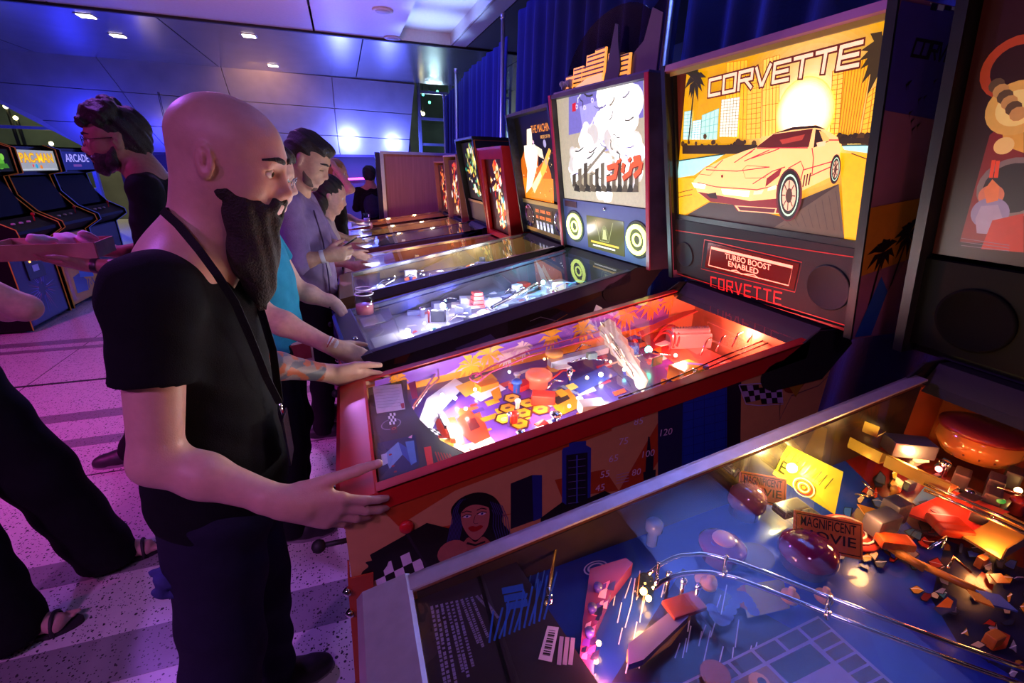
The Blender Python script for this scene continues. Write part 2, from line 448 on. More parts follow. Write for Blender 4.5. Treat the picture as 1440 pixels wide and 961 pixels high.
# glazing left of the cladding and at the far right, night outside
GL = mat_glass('window_glass', (.75, .85, .85), 1.0, 0, 1.5)
FR = mat('window_frame_metal', (.40, .44, .50), .35, .4)
def window(name, X0, X1, y, Z0, Z1, nx, nz):
    w = struct(MB().box(X0, X1, y - .05, y + .05, Z0, Z0 + .10).build(name, FR))
    for i in range(nx + 1):
        x = X0 + (X1 - X0) * i / nx
        MB().box(x - .035, x + .035, y - .06, y + .06, Z0, Z1).build('mullion', FR, w)
    for j in range(1, nz + 1):
        z = Z0 + (Z1 - Z0) * j / nz
        MB().box(X0, X1, y - .05, y + .05, z - .03, z + .03).build('transom', FR, w)
    for i in range(nx):
        for j in range(nz):
            x0, x1 = X0 + (X1 - X0) * i / nx + .035, X0 + (X1 - X0) * (i + 1) / nx - .035
            z0, z1 = Z0 + (Z1 - Z0) * j / nz + .04, Z0 + (Z1 - Z0) * (j + 1) / nz - .04
            MB().box(x0, x1, y - .006, y + .006, z0, z1).build('pane', GL, w)
    return w
window('window_1', -12.5, -5.2, 13.4, .3, 4.6, 4, 7)
window('window_2', 2.0, 4.4, 13.0, .9, 3.9, 3, 5)
lamp('facade_fill_light', 'POINT', (-9, 20, 4.5), (1, .85, .5), 900, None, .3); lamp('facade_fill_light', 'POINT', (3.5, 19, 3), (.7, .9, 1), 350, None, .3)  # added point lights that brighten the facade outside
# the street outside: lit facade far beyond the glass
FAC = mat('far_facade', (.10, .11, .09), .8, noise=.5, nscale=.6)
t = MB().box(-26, 14, 25, 25.4, -4, 9).build('far_facade', FAC)
tag(t, 'dim building facade seen through the glass at night', 'building')
random.seed(3)
BK = [mat('bulb_' + n, c, .4, emit=c, es=e) for n, c, e in (('warm', (1, .72, .35), 12), ('green', (.15, 1, .5), 7), ('teal', (.1, .9, .8), 7), ('red', (1, .1, .1), 7))]
for k, (px, py, c) in enumerate(((72, 202, 0), (22, 166, 0), (232, 176, 0), (236, 186, 0), (8, 150, 0), (596, 104, 1), (636, 113, 2), (595, 133, 2), (604, 144, 1), (633, 123, 3), (615, 129, 1), (590, 157, 0), (595, 160, 0))):
    p = ony(px, py, 13.9 if px > 500 or c else 16)
    if 220 < px < 250: p = ony(px, py, 12.6)
    LB = ['warm bulb glowing', 'green star shaped light', 'teal star shaped light', 'red bulb'][c] + ' ' + ['over the arcade cabinets', 'at the left window edge', 'behind the bald head, upper one', 'behind the bald head, lower one', 'high in the left window', 'highest in the far window', 'rightmost in the far window', 'low in the far window', 'lowest in the far window', 'between the green ones in the far window', 'in the middle of the far window', 'in the far window, left of the pair', 'in the far window, right of the pair'][k]
    o = thing('string_light', LB, 'light', p, 0, 'small lights behind the glass')
    MB().ball((0, 0, 0), .035 if c else .05, 10).build('bulb', BK[c], o)
    zt_ = 4.3 if px > 500 else (CEIL - p.z if 220 < px < 250 else 0)
    if zt_: MB().tube([(0, 0, .03), (0, 0, (zt_ - p.z) if px > 500 else zt_)], .006, 6).build('cord', JM, o)
    else: MB().tube([(0, .03, 0), (0, .03, -p.z)], .04, 6).build('lamp_post', JM, o)

struct(MB().box(1.9, 4.8, 12.9, 14.6, 4.3, 4.4).build('trim_23', DRK))
# curtain on pipes behind the machines
def mat_velvet():
    m = mat('blue_velvet', (.012, .014, .085), .9, bump=.15, bscale=90)
    b = m.node_tree.nodes['Principled BSDF']; b.inputs['Sheen Weight'].default_value = .6; b.inputs['Sheen Tint'].default_value = (.1, .15, 1, 1)
    return m
VEL = mat_velvet()
def curtain(p0, p1, z1, seed, label):
    rnd = random.Random(seed); p0 = Vector(p0); p1 = Vector(p1); L = (p1 - p0).length; n = int(L / .018)
    d = (p1 - p0) / L; q = Vector((-d.y, d.x, 0)); ph = 0.; vs = []; fs = []
    zs = (.03, .8, 1.6, z1 - .25, z1)
    offs = []
    for i in range(n + 1):
        ph += .018 / rnd.uniform(.09, .15) * 2 * math.pi * .5
        offs.append(math.sin(ph) * .035 + math.sin(ph * .37) * .02)
    for j, z in enumerate(zs):
        k = 1.0 if j < 3 else (.7 if j == 3 else .45)
        for i in range(n + 1):
            p = p0 + d * (L * i / n) + q * (offs[i] * k)
            vs.append((p.x, p.y, z))
    m = n + 1
    fs = [(j * m + i, j * m + i + 1, (j + 1) * m + i + 1, (j + 1) * m + i) for j in range(len(zs) - 1) for i in range(n)]
    mb = MB(); mb.add(vs, fs, smooth=True); o = mb.build('curtain', VEL)
    md = o.modifiers.new('s', 'SOLIDIFY'); md.thickness = .004
    return tag(o, label, 'curtain', 'blue velvet curtains')
ctop = lambda x, y: 2.78
curtain((1.70, -1.6, 0), (1.70, 2.3, 0), 2.95, 1, 'dark blue velvet curtain behind the nearest backboxes')
curtain((1.70, 2.34, 0), (1.70, 4.85, 0), 2.95, 2, 'dark blue velvet curtain right of the tall thin pole')
curtain((1.66, 4.95, 0), (1.72, 7.0, 0), 2.78, 3, 'dark blue velvet curtain left of the tall thin pole')
curtain((1.74, 7.05, 0), (1.92, 9.3, 0), 2.76, 4, 'dark blue velvet curtain at the far end by the window')
PIPE = mat('pipe_aluminium', (.62, .62, .66), .35, .9)
for k, (x, y, z) in enumerate(((1.58, 4.90, 2.92), (1.60, 7.02, 2.80), (1.9, 9.36, 2.78), (1.62, 2.32, 3.0))):
    t = thing('curtain_pole', ['tall thin metal pole rising above the red machine', 'thin metal pole standing between the two far curtains', 'thin metal pole at the far end of the curtain', 'thin metal pole hidden behind the monster topper'][k], 'pole', (x, y, 0), 0, 'curtain poles')
    MB().tube([(0, 0, .01), (0, 0, z)], .019, 10).build('upright', PIPE, t)
    MB().box(-.12, .05, -.2, .2, 0, .012).build('base_plate', PIPE, t)
    MB().tube([(0, 0, z - .02), (0, 0, z + .03)], .024, 10).build('cap', PIPE, t)

# right hand enclosing wall behind the drape and left wall far away
struct(MB().box(5.0, 5.1, -4, 16, -.1, 3.7).build('wall_right', mat('wall_dark', (.06, .05, .07), .7)))
struct(MB().box(-9.1, -9, -4, 12, -.1, 3.7).build('wall_left', mat('wall_dark2', (.10, .06, .12), .6)))
struct(MB().box(-9, 5, -3.1, -3, -.1, 3.7).build('wall_front', mat('wall_dark3', (.10, .08, .12), .6)))

# tall wooden partition beyond the last machine
WOOD = bpy.data.materials.new('partition_wood'); WOOD.use_nodes = True
nt = WOOD.node_tree; b = nt.nodes['Principled BSDF']; tc = nt.nodes.new('ShaderNodeTexCoord'); mp = nt.nodes.new('ShaderNodeMapping')
mp.inputs['Scale'].default_value = (14, 14, .8); n = nt.nodes.new('ShaderNodeTexNoise'); n.inputs['Scale'].default_value = 3; n.inputs['Detail'].default_value = 6
r = nt.nodes.new('ShaderNodeValToRGB'); r.color_ramp.elements[0].color = (.30, .12, .06, 1); r.color_ramp.elements[1].color = (.52, .25, .13, 1)
nt.links.new(tc.outputs['Object'], mp.inputs[0]); nt.links.new(mp.outputs[0], n.inputs['Vector']); nt.links.new(n.outputs['Fac'], r.inputs['Fac']); nt.links.new(r.outputs[0], b.inputs['Base Color']); b.inputs['Roughness'].default_value = .45
t = thing('partition', 'tall reddish wooden partition with pale metal edge beyond the machines', 'partition', (1.0, 6.8, 0))
MB().bbox(-.46, .60, .012, .10, .02, 1.72, .004).build('board', WOOD, t)
MB().box(-.50, -.455, -.01, .12, 0, 1.755).build('edge_profile', mat('edge_steel', (.75, .7, .75), .3, .8), t)
MB().box(-.455, .62, -.01, .12, 1.72, 1.755).build('top_profile', mat('edge_steel'), t)
MB().box(-.56, -.50, .02, .14, 0, 1.74).build('side_board', mat('partition_black', (.02, .02, .025), .5), t)
# ================================================================== PINBALL MACHINES
STEEL = mat('brushed_steel', (.66, .62, .66), .36, .6, noise=.08, nscale=40)
CHROME = mat('chrome', (.85, .85, .88), .08, 1.0)
BLACK = mat('black_paint', (.012, .012, .014), .35, bump=.03)
BLKM = mat('black_matte', (.015, .015, .017), .6)
RUBBER = mat('rubber_black', (.02, .02, .02), .8)
PGLASS = mat_glass('playfield_glass', (.97, .98, .98), .9, 0, 1.38)
PGLASS2 = mat_glass('playfield_glass_near', (.97, .98, .98), 1.0, 0, 1.5)
BGLASS = mat_glass('backglass_pane', (.98, .98, .98), .8, 0, 1.3)
ART_D = mat_art('cabinet_print', 0, .4, coat=.2)
ART_P = mat_art('playfield_print', 0, .3, coat=.4)
PW = .585            # outer width over the rails
class Pin: pass
def to_local(root_loc, rz, p):
    d = Vector(p) - Vector(root_loc); c, s = math.cos(-rz), math.sin(-rz)
    return Vector((d.x * c - d.y * s, d.x * s + d.y * c, d.z))

def pinball(name, label, loc, rz=0., side_m=None, rail_m=None, bar_m=None, trim_m=None, box_m=None, box_in=None,
            slope=.19, zf=.956, bh=.713, lean=.155, bw=.735, bz=1.2, bx=1.2525, depth=.22, L=1.33, glass=None, group='pinball machines in the row', face_frame=.02, near_detail=True, leg_m=None):
    P = Pin(); P.loc = Vector(loc); P.rz = rz
    t = P.root = thing(name, label, 'pinball machine', loc, rz, group)
    hw = PW / 2 - .006
    zr = P.zr = lambda x: zf + slope * (x - .085)
    P.zp = lambda x: zr(x) - .07 - .075 * max(0, (x - .1))
    zb = lambda x: zr(0) - .40 + .03 * x
    # cabinet
    for sy in (-1, 1):
        y0 = sy * hw; poly = [(.0, y0, zb(0)), (L, y0, zb(L)), (L, y0, zr(L) - .02), (.0, y0, zr(0) - .03)]
        MB().prism(poly, (0, -sy * .019, 0)).build('side_panel', side_m, t)
        # rail
        a, b = .07, 1.215
        y1 = sy * (hw + .006); th = -sy * .030
        MB().prism([(a, y1, zr(a) - .05), (b, y1, zr(b) - .05), (b, y1, zr(b)), (a, y1, zr(a))], (0, th * .18, 0)).prism([(a, y1, zr(a) - .004), (b, y1, zr(b) - .004), (b, y1, zr(b)), (a, y1, zr(a))], (0, th, 0)).build('side_rail', rail_m, t)
        # flipper button
        bt = MB().lathe([(.016, 0), (.016, .007), (.011, .011)], n=16, T=Matrix.Translation((.125, y0 + sy * .0005, zr(.1) - .115)) @ Matrix.Rotation(-sy * math.pi / 2, 4, 'X'))
        bt.build('flipper_button', mat('button_red', (.6, .02, .02), .3), t)
    MB().box(0, .02, -hw + .02, hw - .02, zb(0), zr(0) - .04).build('front_panel', side_m, t)
    MB().box(L - .02, L, -hw + .02, hw - .02, zb(L), zr(L) - .02).build('rear_panel', side_m, t)
    MB().prism([(.02, -hw + .02, zb(0) + .01), (L - .02, -hw + .02, zb(L) + .01), (L - .02, hw - .02, zb(L) + .01), (.02, hw - .02, zb(0) + .01)], (0, 0, -.01)).build('bottom_panel', BLKM, t)
    if near_detail:
        cdr = MB().bbox(-.012, 0, -.14, .14, zb(0) + .06, zr(0) - .09, .004).build('coin_door', BLACK, t)
        for sy in (-1, 1):
            MB().bbox(-.018, -.012, sy * .06 - .03, sy * .06 + .03, zb(0) + .16, zb(0) + .24, .002).build('coin_slot', mat('button_red'), cdr)
        MB().tube([(0, -.22, zr(0) - .16), (-.06, -.22, zr(0) - .16)], .006, 8).ball((-.065, -.22, zr(0) - .16), .016).build('plunger', BLKM, t)
    # lockdown bar (chamfered, follows the slope)
    bar = MB(); w = hw + .010
    prof = [(-.012, zr(0) - .045), (-.014, zr(0) - .016), (-.004, zr(0) - .003), (.066, zr(.066) + .001), (.073, zr(.07) - .002), (.073, zr(.07) - .05)]
    bar.prism([(x, -w, z) for x, z in prof], (0, 2 * w, 0)); bar.build('lockdown_bar', bar_m, t)
    # glass
    gx0, gx1 = .074, 1.205; iw = hw - .022
    gm = glass or PGLASS
    MB().prism([(gx0, -iw, zr(gx0) - .008), (gx1, -iw, zr(gx1) - .008), (gx1, iw, zr(gx1) - .008), (gx0, iw, zr(gx0) - .008)], (0, 0, .004)).build('glass', gm, t)
    # playfield board
    P.iw = iw; px0, px1 = .08, 1.20
    P.pf = MB().prism([(px0, -iw, P.zp(px0)), (px1, -iw, P.zp(px1)), (px1, iw, P.zp(px1)), (px0, iw, P.zp(px0))], (0, 0, -.012)).build('playfield', mat('playfield_wood', (.25, .14, .07), .4), t)
    # legs with levellers and bolts
    for (x, sx) in ((.0, -1), (L, 1)):
        for sy in (-1, 1):
            ztop = (zb(0) if sx < 0 else zb(L)) + .20; xx = x + sx * .004; yy = sy * (hw + .004); f = .05
            lg = MB().prism([(xx, yy, ztop), (xx - sx * f, yy, ztop), (xx - sx * f * .6 + sx * .03, yy, .06), (xx + sx * .03, yy, .06)], (0, sy * .004, 0))
            lg.prism([(xx, yy, ztop), (xx, yy - sy * f, ztop), (xx + sx * .03, yy - sy * f * .6, .06), (xx + sx * .03, yy, .06)], (sx * .004, 0, 0))
            lo = lg.build('leg', leg_m or trim_m or BLACK, t)
            MB().lathe([(.025, 0.002), (.025, .012), (.008, .02), (.008, .07)], (xx + sx * .015, yy - sy * .015, 0), 12).build('leveller', STEEL, lo)
            for dz in (-.035, -.10):
                MB().ball((xx + sx * .008, yy + sy * .004, ztop + dz), .011, 8).build('leg_bolt', CHROME, lo)
    # neck and backbox
    hb = bw / 2; top = bz + bh
    MB().prism([(1.215, -hw + .01, zr(1.21) - .03), (1.215, hw - .01, zr(1.21) - .03), (bx + .01, hw - .01, bz - .002), (bx + .01, -hw + .01, bz - .002)], (depth * .8, 0, 0)).build('neck', BLKM, t)
    F0 = Vector((bx, 0, bz)); F1 = Vector((bx - lean, 0, top))
    P.FV = (F1 - F0).normalized(); P.FU = Vector((0, -1, 0)); P.FN = P.FU.cross(P.FV).normalized()  # towards the player
    P.F0 = F0; P.bw = bw; P.bhl = (F1 - F0).length
    bxk = bx + depth
    bb = MB()
    for sy in (-1, 1):
        o = MB().prism([(bx, sy * hb, bz), (bxk, sy * hb, bz), (bxk, sy * hb, top), (bx - lean, sy * hb, top)], (0, -sy * .018, 0)).build('backbox_side', box_m or side_m, t)
        if trim_m:
            MB().prism([P.F0 + P.FN * -.002 + Vector((0, sy * (hb + .001), 0)), F1 + P.FN * -.002 + Vector((0, sy * (hb + .001), 0)), F1 + P.FN * .004 + Vector((0, sy * (hb + .001), 0)), P.F0 + P.FN * .004 + Vector((0, sy * (hb + .001), 0))], (0, -sy * .020, 0)).build('edge_moulding', trim_m, t)
    MB().box(bx - lean, bxk, -hb + .018, hb - .018, top - .018, top).build('backbox_top', box_m or side_m, t)
    MB().box(bx + .045, bxk, -hb + .018, hb - .018, bz, bz + .018).build('backbox_floor', BLKM, t)
    MB().box(bxk - .012, bxk, -hb + .018, hb - .018, bz + .018, top - .018).build('backbox_back', BLKM, t)
    # hinge arms under the backbox
    for sy in (-1, 1):
        pts = []
        for k in range(9):
            a = math.pi / 2 + math.pi * k / 8; pts.append((1.13 + .06 * math.cos(a), sy * (hw + .001), zr(1.13) - .075 + .045 * math.sin(a)))
        pts += [(1.30, sy * (hw + .001), zr(1.25) - .13), (1.38, sy * (hw + .001), zr(1.3) - .04), (1.34, sy * (hw + .001), bz - .003), (1.235, sy * (hw + .001), bz - .003)]
        MB().prism(pts, (0, sy * .005, 0)).build('hinge_plate', BLKM, t)
    P.hb = hb; P.hw = hw; P.top = top; P.bx = bx; P.lean = lean; P.L = L; P.bxk = bxk; P.zb = zb
    return P

def face_art(P, rec=.03):
    """print surface inside the backbox, rec behind the front edge"""
    a = Art(P.F0 - P.FN * rec, P.FU, P.FV); a.step = .0006; w_ = P.hb - .0195; a.clip = [(-w_, .005), (w_, .005), (w_, P.bhl - .022), (-w_, P.bhl - .022)]
    N = P.FN
    def px(x, y):
        Pw = Vector(P.loc) + Matrix.Rotation(P.rz, 3, 'Z') @ (P.F0 - N * rec)
        q = on_plane(x, y, Pw, Matrix.Rotation(P.rz, 3, 'Z') @ N)
        l = to_local(P.loc, P.rz, q) - (P.F0 - N * rec)
        return (l.dot(P.FU), l.dot(P.FV))
    a.px = px
    return a
def pf_art(P, dz=.001):
    """print on the playfield"""
    x0 = .1; O = Vector((x0, 0, P.zp(x0) + dz)); E = Vector((1.1, 0, P.zp(1.1) + dz))
    U = (E - O).normalized(); V = Vector((0, 1, 0)); a = Art(O, U, V); a.step = .0005; a.clip = [(-.018, -P.iw), (1.105, -P.iw), (1.105, P.iw), (-.018, P.iw)]
    R = Matrix.Rotation(P.rz, 3, 'Z')
    def px(x, y, up=0.):
        q = on_plane(x, y, P.loc + R @ (O + a.N * up), R @ a.N)
        l = to_local(P.loc, P.rz, q) - O
        return (l.dot(a.U), l.dot(a.V))
    a.px = px
    def p3(x, y, up=0.):
        """local 3-D point over the playfield seen at a pixel, up = height above the board"""
        q = on_plane(x, y, P.loc + R @ (O + a.N * up), R @ a.N)
        return to_local(P.loc, P.rz, q)
    a.p3 = p3
    return a
def side_art(P):
    """print on the near side of the cabinet"""
    O = Vector((0, -P.hw, 0)); a = Art(O, (1, 0, 0), (0, 0, 1)); a.step = .0005; a.clip = [(.002, P.zb(0) + .002), (P.L - .002, P.zb(P.L) + .002), (P.L - .002, P.zr(P.L) - .022), (.002, P.zr(0) - .032)]
    R = Matrix.Rotation(P.rz, 3, 'Z')
    def px(x, y):
        q = on_plane(x, y, P.loc + R @ O, R @ Vector((0, -1, 0)))
        l = to_local(P.loc, P.rz, q) - O
        return (l.x, l.z)
    a.px = px
    return a
def inner_art(P, far=True):
    O = Vector((0, P.iw - .001, 0)); a = Art(O, (1, 0, 0), (0, 0, 1)); a.step = .0005; a.clip = [(.08, P.zp(.08)), (1.2, P.zp(1.2)), (1.2, P.zr(1.2) - .010), (.08, P.zr(.08) - .010)]
    R = Matrix.Rotation(P.rz, 3, 'Z')
    def px(x, y):
        q = on_plane(x, y, P.loc + R @ O, R @ Vector((0, -1, 0))); l = to_local(P.loc, P.rz, q) - O
        return (l.x, l.z)
    a.px = px; return a
def pxs(a, pts): return [a.px(*p) for p in pts]

GLY = {'C': [[(1, 1), (0, 1), (0, 0), (1, 0)]], 'O': [[(0, 0), (0, 1), (1, 1), (1, 0), (0, 0)]],
       'R': [[(0, 0), (0, 1), (1, 1), (1, .5), (0.05, .5)], [(.5, .5), (1, 0)]], 'V': [[(0, 1), (.45, 0), (.55, 0), (1, 1)]],
       'E': [[(1, 1), (0, 1), (0, 0), (1, 0)], [(0, .5), (.9, .5)]], 'T': [[(0, 1), (1, 1)], [(.5, 1), (.5, 0)]]}
def strokes(a, word, o, ux, vy, sw, col, gap=.28, outline=None, ow=1.8):
    """squared stroke lettering: o origin (u,v), ux baseline vector for whole word, vy height vector"""
    n = len(word); o = Vector(o); ux = Vector(ux); vy = Vector(vy); cw = 1.0 / (n - gap)
    for ps, (c, w) in enumerate(([(outline, sw * ow)] if outline else []) + [(col, sw)]):
        for i, ch in enumerate(word):
            for st in GLY[ch]:
                pts = []
                for (x, y) in st:
                    q = o + ux * (cw * (i + x * (1 - gap))) + vy * y; pts.append(q)
                for j in range(len(pts) - 1):
                    d = (pts[j + 1] - pts[j]).normalized() * (w * .45)
                    a.line([pts[j] - d, pts[j + 1] + d], w, c); a.lay -= .045
        a.lay += .1
    return a
def palm(a, u, v, r, trunk, col, n=11, seed=0, w=.16):
    rnd = random.Random(seed)
    a.line([(u, v), (trunk[0], trunk[1])], r * .12, col)
    for k in range(n):
        an = math.radians(-70 + 320 * k / (n - 1)) + rnd.uniform(-.12, .12)
        L = r * rnd.uniform(.75, 1.1); dx, dy = math.cos(an), math.sin(an)
        m = (u + dx * L * .55, v + dy * L * .55 + L * .12); e = (u + dx * L, v + dy * L - L * .18)
        px_, py_ = -dy * r * w, dx * r * w
        a.poly([(u, v), (m[0] + px_, m[1] + py_), e, (m[0] - px_, m[1] - py_)], col)
def bulb(p, r, m, parent, name='bulb'):
    return MB().ball(p, r, 10).build(name, m, parent)
E_WHITE = mat('bulb_white', (1, 1, 1), .3, emit=(.92, .94, 1), es=26)
E_WARM = mat('bulb_amber', (1, .7, .3), .3, emit=(1, .52, .15), es=22)
E_RED = mat('bulb_red2', (1, .1, .1), .3, emit=(1, .12, .10), es=14)
E_GRN = mat('bulb_green2', (.1, 1, .6), .3, emit=(.1, 1, .6), es=16)
E_CYAN = mat('bulb_cyan', (.1, .9, 1), .3, emit=(.25, .9, 1), es=16)
def glow(P, p, col, power, size=.02):
    """lamp inside a machine, local position"""
    q = P.loc + Matrix.Rotation(P.rz, 3, 'Z') @ Vector(p)
    return lamp('playfield_lamp', 'POINT', q, col, power, None, size)
# ------------------------------------------------------------------ the red rail sports car machine
RED = mat('rail_red', (.52, .012, .012), .32, coat=.3)
REDT = mat('moulding_red', (.40, .015, .015), .4)
PEACH = mat('side_peach', (.62, .30, .12), .4)
BB_SIDE = mat('backbox_sunset', (.34, .12, .20), .4, noise=.5, nscale=3)
cv = pinball('pinball_machine', 'red railed pinball machine with glowing yellow sports car backglass', (-.065, 1.12, 0), 0,
             PEACH, RED, RED, BLACK, BB_SIDE, leg_m=mat('leg_red', (.42, .06, .02), .4))
t = cv.root
# ---- translite
a = face_art(cv, .035); X = a.px
Y1 = srgb('d99a06'); DKB = srgb('4a2208'); LINE = srgb('b06a08')
P4 = [(967, 88), (1270, 10), (1189, 345), (948, 306)]
a.poly(pxs(a, P4), Y1)
c = X(1132, 160)
A0, A1 = np.array(srgb('d99a06')), np.array(srgb('fff0b0'))
for k in range(18):
    f = k / 17; a.disc(c[0], c[1], .24 - .19 * f, tuple(A0 * (1 - f ** 1.6) + A1 * f ** 1.6), 36)
def bld(q, col, nl=4, nh=6, lc=LINE):
    a.poly(pxs(a, q), col)
    (x0, y0), (x1, y1), (x2, y2), (x3, y3) = q   # tl, tr, br, bl
    for i in range(nl + 1):
        f = i / nl; a.line(pxs(a, [(x0 + (x1 - x0) * f, y0 + (y1 - y0) * f), (x3 + (x2 - x3) * f, y3 + (y2 - y3) * f)]), .0018, lc)
    for i in range(nh):
        f = i / nh; a.line(pxs(a, [(x0 + (x3 - x0) * f, y0 + (y3 - y0) * f), (x1 + (x2 - x1) * f, y1 + (y2 - y1) * f)]), .0012, lc)
bld([(1022, 88), (1052, 84), (1050, 196), (1020, 192)], srgb('f0b828'), 6, 4)
bld([(1074, 84), (1097, 77), (1096, 190), (1072, 192)], srgb('f6cc50'), 5, 5)
bld([(1052, 112), (1072, 108), (1070, 194), (1050, 196)], srgb('f2c040'), 3, 12)
bld([(1187, 92), (1228, 80), (1208, 192), (1176, 194)], srgb('e8a818'), 9, 0)
bld([(1172, 100), (1188, 96), (1180, 194), (1168, 194)], srgb('f4c848'), 2, 14)
bld([(1222, 130), (1246, 112), (1238, 186), (1212, 190)], srgb('eeb830'), 3, 8)
bld([(1016, 140), (1042, 136), (1038, 192), (1013, 192)], srgb('fdf6d8'), 6, 13, srgb('8a7a50'))
bld([(964, 157), (975, 155), (974, 196), (962, 196)], srgb('bfe8d8'), 2, 8, srgb('5a9a90'))
bld([(976, 170), (988, 168), (986, 196), (974, 196)], srgb('d8f4ec'), 3, 8, srgb('5a9a90'))
bld([(989, 162), (1013, 152), (1010, 196), (987, 196)], srgb('b0dcc8'), 4, 4, srgb('5a9a90'))
B0, B1 = np.array([.95, .66, .14]), np.array([1.6, 1.5, 1.2])
for k in range(12):
    f = k / 11; a.disc(c[0], c[1] + .002, .082 - .042 * f, tuple(B0 * (1 - f) + B1 * f), 32)
# water, ground, asphalt
a.poly(pxs(a, [(957, 226), (1020, 217), (978, 246), (954, 250)]), srgb('a8e8dc'))
a.line(pxs(a, [(955, 226), (1022, 216)]), .004, srgb('203830'))
a.poly(pxs(a, [(1186, 204), (1242, 203), (1239, 217), (1190, 210)]), srgb('b0ece4'))
a.line(pxs(a, [(1186, 204), (1243, 203)]), .003, srgb('305048'))
a.poly(pxs(a, [(953, 250), (978, 250), (1000, 282), (958, 306), (947, 305)]), srgb('e8b018'))
a.poly(pxs(a, [(1184, 214), (1239, 219), (1222, 345), (1190, 338)]), srgb('efb010'))
for q in (((951, 272), (976, 266)), ((951, 278), (975, 273)), ((1200, 215), (1238, 229)), ((1221, 258), (1230, 282)), ((1226, 256), (1232, 268))):
    a.line(pxs(a, q), .0022, DKB)
a.poly(pxs(a, [(957, 308), (1000, 284), (1040, 288), (1100, 304), (1128, 280), (1182, 258), (1190, 338), (1085, 325)]), srgb('3a2420'))
a.poly(pxs(a, [(1085, 323), (1182, 259), (1190, 338)]), srgb('5a4436'))
for k in range(9):
    f = k / 8.; a.line(pxs(a, [(1100 + 78 * f, 318 - 50 * f), (1106 + 80 * f, 326 + 8 * f - 10)]), .0014, srgb('42302a'))
# shrubs
rnd = random.Random(5)
for (x0, x1, yb, h) in ((962, 1068, 216, 22), (1183, 1247, 201, 14)):
    n = 26
    for k in range(n):
        x = x0 + (x1 - x0) * k / n + rnd.uniform(-2, 2); q = X(x, yb - rnd.uniform(.2, 1) * h * (1.15 if 985 < x < 1000 else .8))
        a.disc(q[0], q[1], rnd.uniform(.006, .011), srgb(rnd.choice(['2a1606', '3a200a', '4a2c0a'])), 7)
    a.poly(pxs(a, [(x0, yb - h * .55), (x1, yb - h * .6), (x1, yb), (x0, yb)]), srgb('2e1a08'))
# palms
q = X(980, 113); palm(a, q[0], q[1], .052, X(971, 198), srgb('2a2208'), 13, 1)
q = X(1247, 78); palm(a, q[0], q[1], .062, X(1233, 190), srgb('3a2a0c'), 13, 2)
q = X(1257, 44); a.poly([q, (q[0] + .02, q[1] - .05), (q[0] - .012, q[1] - .09), (q[0] - .01, q[1] - .03)], srgb('33260a'))
# car
BODY = srgb('fcc878'); MAR = srgb('7a1018'); MAG_ = srgb('c02838')
a.poly(pxs(a, [(978, 254), (992, 238), (1018, 224), (1052, 211), (1066, 207), (1090, 187), (1118, 179), (1152, 176), (1166, 182), (1182, 192), (1186, 206), (1184, 228), (1172, 248), (1130, 268), (1100, 300), (1040, 296), (1034, 287), (1002, 283), (984, 270)]), BODY)
a.poly(pxs(a, [(984, 269), (1002, 272), (1058, 282), (1100, 278), (1102, 299), (1040, 296), (1034, 287), (1002, 283)]), MAR)
a.poly(pxs(a, [(996, 272), (1010, 270), (1012, 279), (1002, 278)]), srgb('30060a'))
a.poly(pxs(a, [(1036, 288), (1096, 292), (1094, 300), (1042, 296)]), srgb('ffb880'))
a.poly(pxs(a, [(1040, 289.5), (1094, 293), (1092, 298.5), (1044, 295)]), srgb('5a0a14'))
a.poly(pxs(a, [(1066, 207), (1091, 188), (1147, 180), (1141, 206)]), srgb('5a1410'))       # windscreen
a.poly(pxs(a, [(1100, 196), (1136, 188), (1132, 196), (1104, 202)]), srgb('a83828'))
a.poly(pxs(a, [(1088, 188), (1118, 178), (1152, 175), (1166, 181), (1150, 179), (1118, 182)]), srgb('2a0c06'))
a.poly(pxs(a, [(1151, 181), (1158, 182), (1170, 198), (1148, 207)]), srgb('2e0e08'))
a.poly(pxs(a, [(1156, 183), (1164, 186), (1172, 197), (1162, 199)]), srgb('f0b860'))
a.poly(pxs(a, [(1152, 200), (1166, 197), (1164, 204), (1154, 206)]), srgb('ffc890'))
for q in ([(1066, 208), (1036, 228), (1062, 212)], [(1086, 210), (1050, 226)], [(1100, 208), (1090, 212), (1060, 222)], [(996, 238), (1040, 240), (1086, 234)], [(1020, 224), (1008, 236)],
          [(1112, 236), (1130, 226), (1134, 236), (1130, 252)], [(1134, 238), (1182, 224)], [(1136, 250), (1176, 232)], [(1146, 207), (1148, 222), (1146, 244)], [(984, 256), (1010, 262), (1068, 266), (1106, 258)],
          [(1170, 196), (1184, 196)], [(1062, 258), (1090, 240), (1108, 234)], [(1068, 208), (1100, 207), (1140, 207)]):
    a.line(pxs(a, q), .0028, MAG_)
for q in ([(1048, 238), (1054, 232), (1086, 234), (1080, 249), (1052, 250)], [(986, 244), (995, 233), (1012, 235), (1002, 246)]):
    a.line(pxs(a, q), .0016, MAG_, closed=True)
a.poly(pxs(a, [(1082, 250), (1104, 234), (1100, 246), (1080, 262)]), srgb('8a1a20'))
a.poly(pxs(a, [(1130, 262), (1132, 250), (1142, 243), (1146, 258)]), srgb('fcc878'))
for k in range(3): a.line(pxs(a, [(1133 + k * 4, 262 - k * 1.5), (1136 + k * 4, 245 - k * 1.5)]), .004, srgb('5a0c12'))
a.poly(pxs(a, [(1018, 265), (1058, 268), (1056, 276), (1020, 272)]), (1.6, 1.45, 1.2))
a.poly(pxs(a, [(976, 256), (996, 259), (994, 265), (980, 263)]), (1.6, 1.5, 1.3))
